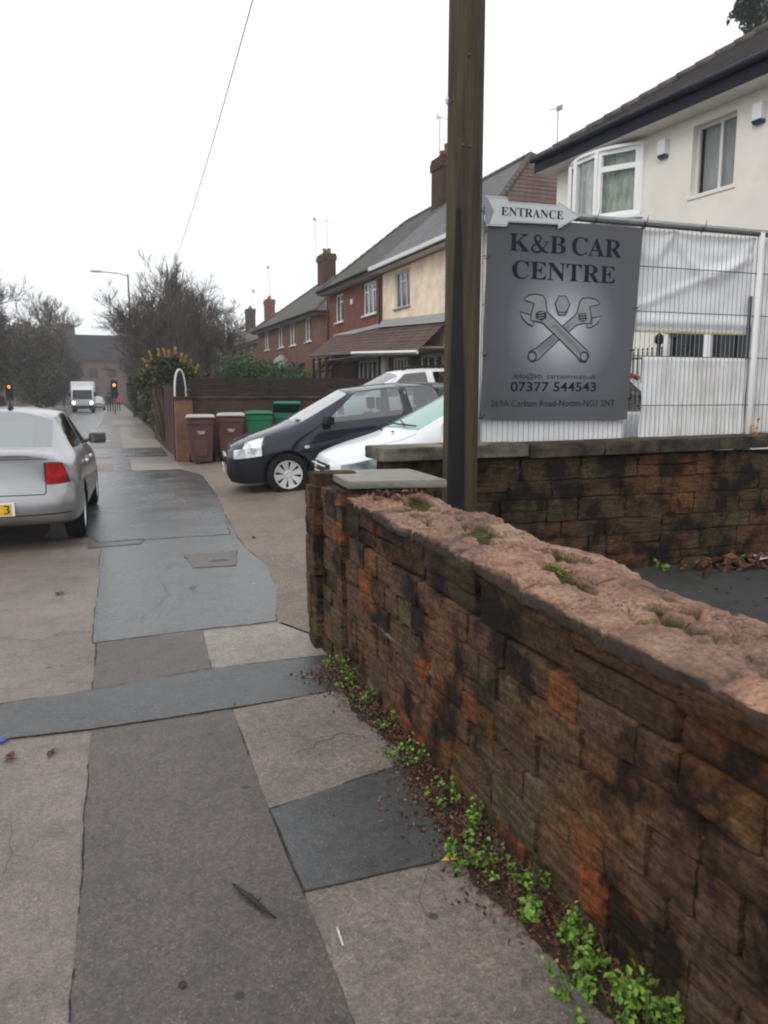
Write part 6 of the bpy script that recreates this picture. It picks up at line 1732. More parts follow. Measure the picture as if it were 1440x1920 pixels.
# taller silver estate behind the black car, another small car beyond, and a red-roofed white one behind the sheets
sc_ = hatch_cage(4.5, .90, 1.72)
suv, bvh, _o = assemble('silver_people_carrier', (3.75, 16.2, .30), (0, R(-3), R(-2)),
    'pale silver tall estate car with roof bars behind the black hatchback', 'car', sc_,
    dict(wind='screen_rear', side='glass_dark', rear='screen_rear', head='head', tail='red_lamp', grille='black', lowgrille='black', lower='trim', arch='black'),
    'white_paint', (.95, 3.7), .33, .21, .90, (5, .04, .035), interior=((2.4, 3.3), .55, 1.3), level=2)
for s in (1, -1):
    mb = MB(); mb.tube([(2.15, s * .60, 1.70), (2.3, s * .60, 1.76), (3.5, s * .58, 1.76), (3.65, s * .57, 1.68)], .018, 6); mb.build('roof_bar', 'black', suv)
s2, bvh, _o = assemble('pale_hatchback', (4.3, 18.15, .22), (0, R(-3), R(1)),
    'pale car mostly hidden, only its windscreen shows before the dark fence', 'car', hatch_cage(4.0, .84, 1.52),
    dict(wind='screen', side='glass_dark', rear='screen_rear', head='head', tail='red_lamp', grille='black', lowgrille='black', lower='trim', arch='black'),
    'silver', (.88, 3.44), .31, .2, .84, (5, .04, .035), interior=((2.2, 3.0), .45, 1.2), level=2)
s3, bvh, _o = assemble('white_car', (6.62, 7.50, .46), (0, R(2), R(180)),
    'small white car with a red roof stripe showing between the sign and the stained sheet', 'car', hatch_cage(3.15, .76, 1.50),
    dict(wind='screen', side='glass_dark', rear='screen_rear', head='head', tail='red_lamp', grille='black', lowgrille='black', lower='trim', arch='black'),
    'white_paint', (.70, 2.70), .30, .18, .76, (5, .04, .035), interior=((1.7, 2.4), .45, .95), level=2)
mb = MB(); mb.tube([(1.30, .52, 1.36), (1.55, .52, 1.435), (2.4, .52, 1.45)], .028, 6); mb.build('roof_stripe', 'red_paint', s3, smooth=True)

# silver saloon-hatch parked with two wheels on the pavement, seen from behind
def big_cage():
    W = .90; c = []
    def C(x, w, zs, p6, p7, p8, p9, dx=(0,) * 6, fl=.97): return col_(x, w, zs, p6, p7, p8, p9, dx, fl)
    c.append(C(.03, .50, (.24, .36, .56, .66), (.06, .46, .70), (.10, .4, .73), (.11, .2, .74), (.11, 0, .745), (.1, .02, -.02, 0, .02, 0)))
    c.append(C(.18, .76, (.22, .36, .56, .68), (.24, .66, .74), (.32, .52, .79), (.33, .28, .81), (.33, 0, .815)))
    c.append(C(.50, .86, (.20, .35, .58, .74), (.58, .72, .82), (.62, .58, .87), (.62, .3, .89), (.62, 0, .895)))
    c.append(C(.95, .90, (.19, .34, .62, .82), (.98, .76, .90), (1.0, .6, .945), (1.0, .32, .965), (1.0, 0, .97)))
    c.append(C(1.35, .90, (.19, .34, .62, .86), (1.33, .79, .945), (1.30, .67, .99), (1.18, .36, 1.01), (1.14, 0, 1.02)))
    c.append(C(1.50, .90, (.19, .34, .62, .86), (1.50, .80, .95), (2.02, .60, 1.345), (1.98, .32, 1.40), (1.96, 0, 1.415)))
    c.append(C(1.70, .90, (.19, .34, .62, .87), (1.62, .80, .955), (2.12, .612, 1.37), (2.12, .32, 1.435), (2.12, 0, 1.45)))
    c.append(C(2.45, .90, (.19, .34, .62, .89), (2.50, .80, .975), (2.45, .62, 1.39), (2.45, .32, 1.45), (2.45, 0, 1.462)))
    c.append(C(2.55, .90, (.19, .34, .62, .89), (2.60, .80, .98), (2.53, .62, 1.39), (2.55, .32, 1.45), (2.55, 0, 1.462)))
    c.append(C(3.10, .90, (.19, .34, .62, .90), (3.18, .795, .99), (3.04, .61, 1.37), (3.06, .32, 1.43), (3.06, 0, 1.445)))
    c.append(C(3.45, .90, (.19, .34, .62, .91), (3.60, .78, 1.00), (3.28, .59, 1.345), (3.20, .31, 1.42), (3.18, 0, 1.435)))
    c.append(C(3.62, .90, (.20, .35, .62, .91), (3.74, .77, 1.00), (3.40, .575, 1.325), (3.30, .30, 1.405), (3.28, 0, 1.42)))
    c.append(C(3.95, .90, (.21, .36, .62, .90), (4.02, .74, .985), (4.10, .62, 1.045), (4.16, .32, 1.055), (4.17, 0, 1.06)))
    c.append(C(4.22, .89, (.23, .37, .60, .86), (4.24, .70, .96), (4.30, .60, 1.035), (4.38, .31, 1.05), (4.39, 0, 1.055), (0, 0, .02, .02, 0, 0)))
    c.append(C(4.40, .84, (.26, .38, .565, .70), (4.44, .745, .915), (4.47, .63, 1.005), (4.50, .33, 1.02), (4.51, 0, 1.025), (-.05, -.02, .06, .05, .0, 0), fl=.965))
    c.append(C(4.52, .66, (.27, .38, .565, .69), (4.485, .575, .915), (4.49, .565, .985), (4.515, .33, 1.0), (4.52, 0, 1.005), (-.12, -.04, .05, .05, -.035, 0), fl=.88))
    c.append(C(4.56, .42, (.27, .38, .565, .69), (4.50, .40, .91), (4.50, .39, .98), (4.52, .22, .995), (4.525, 0, 1.0), (-.16, -.05, .05, .05, -.04, 0), fl=.95))
    tags = {(4, 7): 'wind', (4, 8): 'wind', (6, 6): 'side', (8, 6): 'side', (9, 6): 'side', (11, 7): 'rear', (11, 8): 'rear',
            (1, 4): 'head', (1, 5): 'head', (14, 5): 'tail'}
    return c, tags, {4: 'grille'}, {}
silver, bvh, _o = assemble('silver_saloon', (-1.14, 13.03, 0.0), (0, 0, R(-90 - 1.6)),
    'silver five door saloon parked half on the pavement, seen from behind at the left edge', 'car', big_cage(),
    dict(wind='screen', side='glass_dark', rear='screen_rear', head='head', tail='red_lamp', grille='black', arch='black'),
    'silver', (.92, 3.62), .315, .21, .90, (7, .022, .03),
    seams=[([(1.55, 1, .25), (1.52, 1, .92)], (0, -1, 0), .01), ([(2.52, 1, .24), (2.55, 1, .95)], (0, -1, 0), .01), ([(3.22, 1, .5), (3.3, 1, .72), (3.28, 1, .97)], (0, -1, 0), .01), ([(1.6, 1, .24), (3.0, 1, .24)], (0, -1, 0), .008),
           ([(6, -.575, .92), (6, -.575, .62), (6, -.56, .60), (6, .56, .60), (6, .575, .62), (6, .575, .92)], (-1, 0, 0), .010),
           ([(6, -.60, .955), (6, .60, .955)], (-1, 0, 0), .006),
           ([(6, -.80, .405), (6, -.4, .395), (6, .4, .395), (6, .80, .405)], (-1, 0, 0), .012)],
    interior=((2.35, 3.15), .42, 1.5), level=3, steer=R(0))
mirror_part(silver, 1.66, .80, 1.02, 1, 'steel_dark', .21, .14, .12); mirror_part(silver, 1.66, .80, 1.02, -1, 'steel_dark', .21, .14, .12)
for (x, y) in ((2.42, 1), (3.16, 1)):
    me = rock_mesh('door_handle', 95, 3, .8, 0, 'rim'); o = link('door_handle', me, silver); o.location = (x, .895, .83); o.scale = (.085, .018, .016); o.rotation_euler = (0, R(3), 0)
mb = MB(); mb.box(4.615, 4.63, -.29, .29, .40, .535); npz = mb.build('number_plate', 'upvc', silver, bevel=.006)
mb = MB(); mb.box(4.63, 4.634, -.26, .26, .415, .525); npl = mb.build('plate_face', 'plate_y', npz)
# only the last character is visible: 3
cu = text_mesh('3', 0, .055, 0, .085, 'lettering', 'ink', silver, 0)
cu.location = (4.637, .19, .428); cu.rotation_euler = (0, 0, R(90))
# sunshade behind the rear window, third brake light, aerial fin
mb = MB(); mb.quad((3.50, -.38, 1.30), (3.50, .38, 1.30), (4.04, .42, 1.055), (4.04, -.42, 1.055)); mb.build('sunshade', 'sticker', silver)
mb = MB(); mb.tube([(3.0, .1, 1.44), (3.12, .1, 1.475), (3.18, .1, 1.44)], .02, 6); mb.build('roof_fin', 'black', silver)
me = rock_mesh('roof_box', 96, 3, .7, 0, 'upvc_dull')
# reflector strip under the tail lamps

# ------------------------------------------------------------------ wheelie bins
def bin_(name, loc, rz, label, body, lid, lidmat, open_=0.0, tilt=0.0, group='wheelie bins by the brick wall', s=1.0, print_=True):
    e = empty(name, loc, 0, label, 'wheelie bin', group, rot=(tilt, 0, rz))
    mb = MB()
    def ring(z, w, d, y=0): return [(-w, -d + y, z), (w, -d + y, z), (w, d + y, z), (-w, d + y, z)]
    rings = [ring(.06, .215, .24), ring(.10, .225, .25), ring(.80, .272, .315), ring(.86, .275, .32), ring(.861, .292, .34), ring(.965, .295, .345)]
    V = [p for r_ in rings for p in r_]; n = len(rings)
    mb.add(V, [(i * 4 + k, i * 4 + (k + 1) % 4, (i + 1) * 4 + (k + 1) % 4, (i + 1) * 4 + k) for i in range(n - 1) for k in range(4)] + [(3, 2, 1, 0), tuple(range((n - 1) * 4, n * 4))])
    mb.box(-.13, .13, -.292, -.255, .18, .52)   # raised panel
    mb.build('body', body, e, bevel=.018)
    piv = empty('lid', (0, .33, .975), 0, rot=(-open_, 0, 0)); piv.parent = e
    mb = MB(); V = []
    for z, w, d0, d1 in ((-.0, .305, -.70, .03), (.035, .305, -.70, .03), (.075, .275, -.66, 0), (.085, .18, -.58, -.06)):
        V += [(-w, d0, z), (w, d0, z), (w, d1, z), (-w, d1, z)]
    mb.add(V, [(i * 4 + k, i * 4 + (k + 1) % 4, (i + 1) * 4 + (k + 1) % 4, (i + 1) * 4 + k) for i in range(3) for k in range(4)] + [(3, 2, 1, 0), (12, 13, 14, 15)])
    mb.tube([(-.3, -.70, .02), (.3, -.70, .02)], .016, 6)
    mb.build('lid_shell', lidmat, piv, bevel=.012)
    mb = MB(); mb.tube([(-.26, .36, .93), (-.26, .42, .96), (.26, .42, .96), (.26, .36, .93)], .016, 6); mb.build('handle', body, e)
    for sgn in (1, -1):
        mb = MB(); mb.lathe([(.0, .03), (.09, .03), (.10, .02), (.10, -.02), (.09, -.03), (0, -.03)], 16, M4=Matrix.Translation((sgn * .255, .27, .10)) @ Matrix.Rotation(R(90), 4, 'Z')); mb.build('wheel', 'tyre', e)
    if print_:
        mb = MB(); r_ = random.Random(len(label))
        for row, (z, x0, x1, h) in enumerate(((.70, -.085, .085, .022), (.655, -.05, .055, .045))):
            x = x0
            while x < x1:
                w_ = r_.uniform(.016, .026); yy = -(.25 + (z - .10) * .0929) - .0035
                mb.box(x, x + w_ * .8, yy - .002, yy, z, z + h * r_.uniform(.7, 1)); x += w_ * 1.15
        mb.build('faded_print', 'print_white', e)
    return e
b1_ = bin_('wheelie_bin', (2.08, 18.55, lot_z(2.08)), R(-8), 'brown wheelie bin with pale lid next to the brick pier, leftmost', 'bin_brown', 1, 'bin_lid', R(2))
b2_ = bin_('wheelie_bin', (2.80, 18.60, lot_z(2.80)), R(-10), 'second brown wheelie bin, between the first one and the green bin', 'bin_brown', 1, 'bin_lid', R(1))
b3_ = bin_('wheelie_bin', (3.48, 18.62, lot_z(3.48)), R(-9), 'bright green wheelie bin with closed lid behind the bonnet of the black car', 'bin_green', 1, 'bin_green', R(1), print_=False)
b4_ = bin_('wheelie_bin', (4.18, 18.60, lot_z(4.18) + .03), R(-9), 'teal green wheelie bin with its lid propped open', 'bin_teal', 1, 'bin_teal', R(16))
for b_ in (b1_, b2_, b3_, b4_): b_.scale = (1.08, 1.08, 1.08)

# ------------------------------------------------------------------ traffic lights, lamp post, far traffic
def traffic(loc, rz, label, lit=0, h=3.2):
    e = empty('traffic_light', loc, rz, label, 'traffic light', 'traffic lights at the far crossing')
    mb = MB(); mb.tube([(0, 0, 0), (0, 0, h - .3)], .057, 8); mb.build('pole', 'steel_dark', e)
    mb = MB(); mb.box(-.28, .28, .0, .03, h - 1.15, h + .35); mb.build('backing_board', 'black', e)
    mb = MB(); mb.box(-.15, .15, -.18, 0, h - .9, h + .15); hd = mb.build('signal_head', 'black', e, bevel=.02)
    for k in range(3):
        z = h - .06 - k * .33
        mb = MB(); mb.lathe([(0, 0), (.115, 0), (.12, .02)], 16, M4=Matrix.Translation((0, -.19, z))); mb.build('lamp', 'amber' if k == lit else 'black', hd)
        mb = MB(); mb.lathe([(.13, 0), (.13, -.14)], 12, M4=Matrix.Translation((0, -.18, z)));mb.build('visor', 'black', hd)
    return e
def at(px, depth_y, z=0.0):
    """point on the ray through photo column px at street distance y"""
    a = R(YAW) + math.atan((px - 720) / math.hypot(1450, 220)) * 1.0
    return (math.tan(a) * depth_y, depth_y, z)
for b_, x_ in ((b1_, 1.93), (b2_, 2.64), (b3_, 3.30), (b4_, 3.98)):
    b_.location = (x_ * .98, 18.40, lot_z(x_) * .8); b_.scale = (1.05, 1.05, 1.06)
traffic((0.12, 70, 0), 0, 'traffic light lit amber on the right beside the two walkers', 0, 2.45)
traffic((-7.95, 70, 0), 0, 'traffic light lit amber across the road above the silver car', 0, 2.28)
lp = empty('street_lamp', (1.42, 60, 0), 0, 'tall thin street lamp with its long arm reaching left over the road', 'street lamp')
mb = MB(); mb.tube([(0, 0, 0), (0, 0, 1.6)], .11, 8); mb.tube([(0, 0, 1.6), (0, 0, 10.1)], [.085, .06], 8); mb.build('post', 'steel_dark', lp, smooth=True)
mb = MB(); mb.tube([(0, 0, 9.95), (-.5, 0, 10.12), (-1.9, 0, 10.2)], .035, 6); ar = mb.build('arm', 'steel_dark', lp)
me = rock_mesh('lantern', 97, 3, .7, 0, 'metal_grey'); o = link('lantern', me, ar); o.location = (-2.15, 0, 10.2); o.scale = (.36, .13, .07)

van = empty('delivery_truck', (-2.75, 79, -.1), 0, 'white delivery truck coming towards us with both headlamps lit', 'truck')
mb = MB(); mb.box(-1.05, 1.05, 1.5, 6.5, .75, 2.95); mb.build('cargo_box', 'upvc', van, bevel=.04)
mb = MB(); mb.prism([(0, .45), (0, 1.25), (.35, 2.15), (.7, 2.45), (1.45, 2.5), (1.45, .45)], 'x', -.98, .98); cb_ = mb.build('cab', 'white_paint', van, bevel=.06)
mb = MB(); mb.add([(-.88, -.02, 1.27), (.88, -.02, 1.27), (.84, .31, 2.14), (-.84, .31, 2.14)], [(0, 1, 2, 3)]); mb.build('windscreen', 'navy_black', van)
mb = MB(); mb.box(-.55, .55, -.02, .02, .75, 1.1); mb.build('grille', 'upvc_dull', van)
mb = MB(); mb.box(-1.0, 1.0, -.08, .02, .38, .68); mb.build('bumper', 'trim', van, bevel=.02)
mb = MB(); mb.box(-1.02, -.98, .8, 1.4, 1.0, 2.2); mb.build('red_side_panel', 'red_paint', van)
for s in (1, -1):
    mb = MB(); mb.lathe([(0, 0), (.13, 0), (.14, .03)], 14, M4=Matrix.Translation((s * .78, -.03, .95))); mb.build('headlight', 'headlight_on', van)
    mb = MB(); mb.box(s * 1.12 - .09, s * 1.12 + .09, .25, .33, 1.5, 1.95); mb.build('mirror', 'black', van)
    for y in (.7, 5.2):
        mb = MB(); mb.lathe([(0, -.12), (.40, -.12), (.42, -.08), (.42, .08), (.40, .12), (0, .12)], 20, M4=Matrix.Translation((s * .85, y, .42)) @ Matrix.Rotation(R(90), 4, 'Z')); mb.build('wheel', 'tyre', van)
far_c = copy_tree(s2); far_c.name = 'pale_car'
far_c.location = (-1.75, 92, -.1); far_c.rotation_euler = (0, 0, R(90))
tag(far_c, 'small pale car following behind the white truck', 'car')

def person(name, loc, rz, label, joints, mats, scale=1.0, stride=.22):
    e = empty(name, loc, rz, label, 'person', 'walkers on the far pavement'); e.scale = (scale,) * 3
    V = [(0, 0, .95), (0, 0, 1.15), (0, 0, 1.40), (0, 0, 1.50), (0, .01, 1.60), (0, .01, 1.70),
         (.10, 0, .90), (.10, stride * .5, .50), (.10, stride, .08), (.10, stride - .14, .04),
         (-.10, 0, .90), (-.10, -stride * .3, .50), (-.10, -stride, .10), (-.10, -stride - .12, .05),
         (.20, 0, 1.40), (.26, -.05, 1.13), (.26, -.16, .92), (-.20, 0, 1.40), (-.26, .04, 1.13), (-.26, -.05, .90)]
    Ed = [(0, 1), (1, 2), (2, 3), (3, 4), (4, 5), (0, 6), (6, 7), (7, 8), (8, 9), (0, 10), (10, 11), (11, 12), (12, 13), (2, 14), (14, 15), (15, 16), (2, 17), (17, 18), (18, 19)]
    Rd = [.15, .14, .16, .055, .085, .075, .095, .06, .045, .035, .095, .06, .045, .035, .07, .048, .035, .07, .048, .035]
    me = bpy.data.meshes.new('body'); me.from_pydata(V, Ed, [])
    o = bpy.data.objects.new('body', me); COL.objects.link(o)
    sk = o.modifiers.new('k', 'SKIN'); sk.use_smooth_shade = True
    for i, d in enumerate(me.skin_vertices[0].data): d.radius = (Rd[i], Rd[i] * (.75 if i < 3 else 1)); d.use_root = (i == 0)
    ss = o.modifiers.new('s', 'SUBSURF'); ss.levels = 1
    bpy.context.view_layer.update()
    m2 = bpy.data.meshes.new_from_object(o.evaluated_get(bpy.context.evaluated_depsgraph_get())); bpy.data.objects.remove(o)
    m2.materials.clear()
    for m in mats: m2.materials.append(MT[m])
    for p in m2.polygons: z = p.center.z; p.material_index = 2 if z > 1.52 else (0 if z > .88 else 1)
    link('body', m2, e)
    mb = MB(); mb.lathe([(0.0, .12), (.07, .10), (.10, .03), (.098, -.05), (.085, -.09)], 12, M4=Matrix.Translation((0, .03, 1.66)) @ Matrix.Rotation(R(90), 4, 'X')); mb.build('hair', 'black', e, smooth=True)
    mb = MB(); mb.box(-.13, .13, .09, .24, 1.02, 1.42); mb.build('jacket_back', mats[0], e, bevel=.05)
person('person', (-.42, 78, 0), 0, 'walker in dark clothes on the far pavement beside the pale car', None, ['cloth_dark', 'cloth_dark', 'skin'])
person('person', (-.18, 79.5, 0), .1, 'second dark clothed walker just right of the first', None, ['cloth_dark', 'cloth_dark', 'skin'], 1.02, -.18)
person('person', (.46, 81, 0), -.1, 'walker in a red pink jacket under the right traffic light', None, ['cloth_red', 'cloth_dark', 'skin'], .98, .2)

# ------------------------------------------------------------------ trees and hedges
def tree(name, loc, h, spread, label, seed, mats=('bark', 'twig'), levels=5, group=None, lean=0, trunk_r=None, density=1.0, upright=.5, twig=.012, kids=(4, 6), first=.22):
    r = random.Random(seed)
    e = empty(name, loc, 0, label, 'tree', group)
    T = MB(); Cw = MB(); tr = trunk_r or h * .022
    def branch(p, d, L, rad, lev):
        n = 5 if lev < 2 else 3
        pts = [p]; dd = d.copy(); cur = p
        for i in range(n):
            dd = (dd + Vector((r.gauss(0, .13), r.gauss(0, .13), r.gauss(.05, .08)))).normalized()
            cur = cur + dd * (L / n); pts.append(cur)
        rads = [max(twig * .6, rad * (1 - .72 * i / n)) for i in range(n + 1)]
        (T if lev == 0 else Cw).tube(pts, rads, 7 if lev == 0 else (5 if lev == 1 else 3), caps=False)
        if lev >= levels: return
        k = int(r.randint(*kids) * (1.6 if lev == 0 else 1) * density)
        for i in range(k):
            t = r.uniform(first if lev == 0 else .15, 1.0)
            idx = min(n - 1, int(t * n)); q = pts[idx].lerp(pts[idx + 1], t * n - idx)
            base = (pts[idx + 1] - pts[idx]).normalized()
            side = Vector((r.gauss(0, 1), r.gauss(0, 1), r.gauss(0, .35))).normalized()
            side = (side - base * side.dot(base)).normalized()
            nd = (base * r.uniform(.45, .9) + side * r.uniform(.6, 1.0) * spread + Vector((0, 0, upright * .5))).normalized()
            branch(q, nd, L * r.uniform(.42, .68) * (1.0 if lev else .85), max(twig, rads[idx] * r.uniform(.45, .62)), lev + 1)
    branch(Vector((0, 0, 0)), Vector((lean, 0, 1)).normalized(), h * .68, tr, 0)
    T.build('trunk', mats[0], e, smooth=True)
    Cw.build('crown', mats[1], e)['kind'] = 'stuff'
    return e
G1 = 'bare trees beyond the fence on the right'
tree('bare_tree', (1.75, 50, .3), 8.9, .62, 'tallest bare tree, its top twigs above the street lamp arm', 3, levels=4, group=G1, upright=.8, twig=.013, kids=(5, 6))
tree('bare_tree', (3.2, 45, .3), 7.2, .75, 'dense bare tree right of the tallest one, ivy dark in the middle', 8, levels=4, group=G1, upright=.7, twig=.013, kids=(5, 7))
tree('bare_tree', (4.9, 52, .3), 7.4, .85, 'rounded bare tree left of the dark chimney', 12, levels=4, group=G1, upright=.5, twig=.013, kids=(5, 7))
tree('bare_tree', (1.9, 68, .3), 9.2, .95, 'wide bare tree behind the street lamp', 21, levels=4, group=G1, upright=.4, twig=.016, kids=(5, 7))
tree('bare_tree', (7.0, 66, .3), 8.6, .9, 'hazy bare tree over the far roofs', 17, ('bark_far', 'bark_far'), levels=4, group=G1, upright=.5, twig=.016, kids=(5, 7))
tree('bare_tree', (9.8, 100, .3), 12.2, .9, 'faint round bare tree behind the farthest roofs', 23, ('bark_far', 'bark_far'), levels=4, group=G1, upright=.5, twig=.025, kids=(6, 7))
tree('bare_tree', (2.6, 38, .3), 5.6, .9, 'low spreading bare shrub tree above the yellow flowers', 29, levels=4, group=G1, upright=.6, twig=.010, kids=(5, 7))
G2 = 'trees across the road on the left'
tree('bare_tree', (-9.9, 58, 0), 10.6, .8, 'bare tree cut by the left edge of the picture', 31, levels=4, group=G2, upright=.5, twig=.016, kids=(5, 7))
tree('bare_tree', (-9.3, 74, 0), 9.2, .9, 'bare crown rising behind the ivy covered tree', 37, levels=4, group=G2, upright=.5, twig=.018, kids=(5, 7))

def bush(name, loc, size, n, leaf, mat, label, cat, seed, lumps=9, group=None, shell=.55, trunk=True, kind=None, core=True, aspect=1.5):
    r = np.random.RandomState(seed); e = empty(name, loc, 0, label, cat, group)
    S = np.array(size); pts = []
    cs = r.uniform(-1, 1, (lumps, 3)); cs /= np.maximum(1, np.linalg.norm(cs, axis=1))[:, None]; cs = cs * S * .58
    cs[:, 2] = cs[:, 2]
    rads = S.min() * r.uniform(.35, .62, lumps)
    for i in range(n):
        k = r.randint(lumps); d = r.normal(size=3); d /= np.linalg.norm(d)
        rr_ = rads[k] * r.uniform(shell, 1.05) * (1 + .25 * noise.noise(Vector((*(d * 3 + k),))))
        p = cs[k] + d * rr_ * (S / S.min()) ** .4
        if p[2] + S[2] < 0: continue
        pts.append(p + np.array([0, 0, S[2]]))
    mb = MB(); leaf_cloud(mb, pts, leaf, up=.5, aspect=aspect, seed=seed)
    o = mb.build('foliage', mat, e); o['kind'] = 'stuff'
    if trunk:
        mb = MB()
        for k in range(lumps):
            c = cs[k] + np.array([0, 0, S[2]]); mb.tube([(0, 0, 0), (c[0] * .4, c[1] * .4, c[2] * .5), tuple(c)], [.06, .04, .02], 5)
        mb.build('trunk', 'bark', e)
    return e
bush('ivy_tree', (-9.2, 66, 0), (3.0, 4.2, 4.9), 50000, .135, 'leaf_brown', 'broad olive brown ivy covered tree left across the road', 'tree', 41, 16, G2)
bush('ivy_tree', (-6.9, 84, 0), (2.9, 5, 4.7), 42000, .16, 'leaf_brown', 'ivy covered tree nearer to the brick building across the road', 'tree', 43, 14, G2)
bush('ivy_tree', (-11.9, 58, 0), (3.6, 4, 4.6), 34000, .14, 'leaf_ever', 'dark evergreen mass behind the left edge tree', 'tree', 45, 14, G2)
bush('round_shrub', (-6.0, 108, 0), (2.4, 3, 4.2), 22000, .17, 'leaf_ever', 'low evergreen in front of the brick building', 'tree', 47, 9, G2)
bush('dark_hedge', (-10.3, 72, 0), (1.4, 14, 1.3), 14000, .16, 'leaf_dark', 'low dark hedge across the road behind the left traffic light', 'hedge', 48, 20, None)
tree('bare_tree', (-8.6, 70, 0), 11.0, .75, 'bare twigs rising out of the broad ivy covered tree', 61, levels=4, group=G2, upright=.6, twig=.016, kids=(6, 7))
tree('bare_tree', (-7.2, 88, 0), 10.4, .8, 'bare twigs rising out of the farther ivy covered tree', 62, levels=4, group=G2, upright=.6, twig=.02, kids=(6, 7))
tree('bare_tree', (-9.2, 52, 0), 11.2, .9, 'nearest bare tree at the left edge, only its right branches in view', 63, levels=4, group=G2, upright=.5, twig=.014, kids=(6, 7))
tree('bare_tree', (3.4, 56, .3), 9.4, 1.0, 'thick bare tree behind the telephone wire', 64, levels=4, group=G1, upright=.5, twig=.015, kids=(6, 7))
tree('bare_tree', (5.6, 60, .3), 8.6, 1.0, 'spreading bare tree right of the telephone wire', 65, levels=4, group=G1, upright=.5, twig=.015, kids=(6, 7))
tree('bare_tree', (3.9, 40, .3), 5.4, 1.0, 'brown bare shrub tree over the green hedge', 66, levels=4, group=G1, upright=.5, twig=.010, kids=(6, 7))
tree('bare_tree', (5.6, 43, .3), 5.8, 1.0, 'brown bare shrub tree left of the white windows', 67, levels=4, group=G1, upright=.5, twig=.010, kids=(6, 7))
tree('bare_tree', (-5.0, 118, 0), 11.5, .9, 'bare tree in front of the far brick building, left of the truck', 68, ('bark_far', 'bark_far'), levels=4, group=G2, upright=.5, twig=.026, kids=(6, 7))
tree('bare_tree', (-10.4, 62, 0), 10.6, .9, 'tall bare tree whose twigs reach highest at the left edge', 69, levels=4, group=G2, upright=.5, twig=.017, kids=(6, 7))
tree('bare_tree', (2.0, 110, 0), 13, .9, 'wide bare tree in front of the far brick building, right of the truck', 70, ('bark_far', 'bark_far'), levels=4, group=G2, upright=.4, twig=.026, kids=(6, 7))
# hedges on the right pavement side
bush('ivy_hedge', (1.95, 31.0, 0), (.75, 2.6, .95), 12000, .075, 'leaf_grey', 'grey green shrub spilling over the board fence', 'hedge', 51, 14, None)
bush('ivy_hedge', (1.75, 35.0, 0), (.75, 3.4, 1.35), 12000, .10, 'leaf_ever', 'tall dark green hedge behind the grey green shrub', 'hedge', 52, 14, None)
bush('ivy_hedge', (2.1, 44.0, 0), (1.1, 6, 1.9), 15000, .13, 'leaf_dark', 'dark hedge along the pavement further up the street', 'hedge', 53, 16, None)
bush('ivy_hedge', (2.0, 58.0, 0), (1.1, 8, 2.0), 12000, .17, 'leaf_dark', 'farthest dark hedge beside the right traffic light', 'hedge', 54, 16, None)
bush('ivy_hedge', (2.6, 26.5, .3), (.8, 2.0, 1.0), 9000, .06, 'leaf_brown', 'brownish shrub behind the board fence beside the arched board', 'hedge', 55, 12, None)
bush('green_hedge', (5.6, 32.0, .42), (2.3, 2.4, 1.45), 18000, .08, 'leaf_hedge', 'bright green garden hedge before the brick houses', 'hedge', 56, 14, None)
bush('green_hedge', (7.4, 35.0, .42), (1.9, 2.4, 1.2), 9000, .09, 'leaf_brown', 'brown green hedge right of the bright green one', 'hedge', 57, 12, None)
bush('garden_shrub', (8.6, 36.5, .42), (.55, .7, .9), 2500, .09, 'leaf_hedge', 'small lime green shrub at the corner of the joined houses', 'shrub', 58, 6, None)
bush('garden_shrub', (8.1, 29.5, .42), (.9, .6, 1.15), 2500, .07, 'leaf_brown', 'russet shrub in front of the white ground floor window', 'shrub', 59, 6, None)
bush('ivy_tree', (3.3, 47, .3), (1.1, 1.3, 2.6), 6000, .12, 'leaf_dark', 'ivy column climbing in the bare tree', 'tree', 60, 8, None)
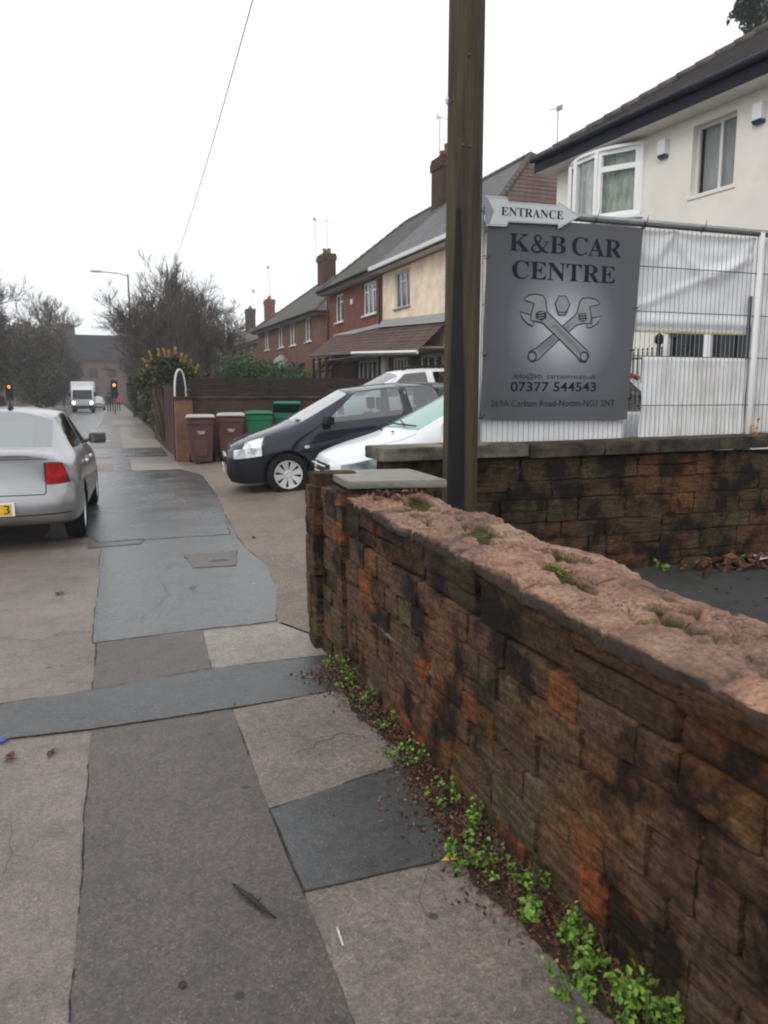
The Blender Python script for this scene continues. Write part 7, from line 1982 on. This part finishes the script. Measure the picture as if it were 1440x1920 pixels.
# yellow flowered mahonia
mh = empty('mahonia_shrub', (1.55, 24.3, .0), 0, 'shrub with upright yellow flower spikes above the board fence', 'shrub')
r3 = random.Random(5)
pts = []
mbs = MB(); mbf = MB()
first = None
for i in range(14):
    px_, zz = [(268, 690), (275, 678), (283, 703), (290, 672), (297, 672), (306, 674), (313, 671), (322, 681), (331, 682), (338, 690), (262, 712), (300, 690), (318, 697), (345, 700)][i]
    x = (px_ - 300) / 1450 * 24.5 * 1.02; z = 1.6 + (740 - zz) / 1450 * 24.8 - .05; y = r3.uniform(-.5, .5)
    mbs.tube([(x * .3, y * .3, .2), (x * .8, y * .8, z * .6), (x, y, z)], [.03, .02, .012], 5)
    a = (x * .35, r3.uniform(-.2, .2))
    sp_ = MB(); leaf_cloud(sp_, [(x + a[0] * t * .5 + r3.gauss(0, .015), y + a[1] * t * .5 + r3.gauss(0, .015), z + t * .26) for t in [k / 46 for k in range(46)]], .05, up=.5, seed=i)
    sp_.build('flower_spike', 'flower', mh)
    pts += [(x * 1.0 + r3.gauss(0, .2), y + r3.gauss(0, .2), z - abs(r3.gauss(0, .28))) for _ in range(90)]
mbs.build('stems', 'bark', mh); o = MB(); leaf_cloud(o, pts, .09, up=.6, aspect=2.2, seed=9); o.build('foliage', 'leaf_ever', mh)['kind'] = 'stuff'
# conifer over the cream house roof
cf_ = empty('conifer', (29.4, 31.0, .0), 0, 'dark conifer branches above the cream house roof at the upper right corner', 'tree')
mb = MB(); mb.tube([(0, 0, 0), (0, 0, 22)], [.4, .05], 8); mb.build('trunk', 'bark', cf_)
r4 = np.random.RandomState(4); pts = []; mbb = MB()
for z in np.arange(11, 21.6, .42):
    L = 2.2 * (22.5 - z) / 11 + .5
    for k in range(6):
        a = r4.uniform(0, 6.28); l = L * r4.uniform(.6, 1.15)
        tip = (l * math.cos(a), l * math.sin(a), z + r4.uniform(-.1, .5)); mbb.tube([(0, 0, z), tip], [.05, .015], 4)
        for t in np.linspace(.35, 1, 26):
            for q in range(3): pts.append((tip[0] * t + r4.normal() * .12, tip[1] * t + r4.normal() * .12, z + (tip[2] - z) * t + r4.normal() * .12))
mbb.build('branches', 'bark', cf_); mb = MB(); leaf_cloud(mb, pts, .20, up=.8, aspect=2.4, seed=3); mb.build('foliage', 'leaf_conifer', cf_)['kind'] = 'stuff'

# ------------------------------------------------------------------ damp air
mb = MB(); mb.box(-910, 910, -310, 1510, -1.2, 24)
hz = mb.build('haze', 'paper'); hz['kind'] = 'stuff'
hm = bpy.data.materials.new('damp_air'); hm.use_nodes = True; hn = hm.node_tree; hn.nodes.clear()
ho = hn.nodes.new('ShaderNodeOutputMaterial'); hv = hn.nodes.new('ShaderNodeVolumePrincipled')
hv.inputs['Density'].default_value = 0.0013; hv.inputs['Color'].default_value = (0.93, 0.95, 0.97, 1)
hn.links.new(hv.outputs[0], ho.inputs['Volume'])
hz.data.materials.clear(); hz.data.materials.append(hm)
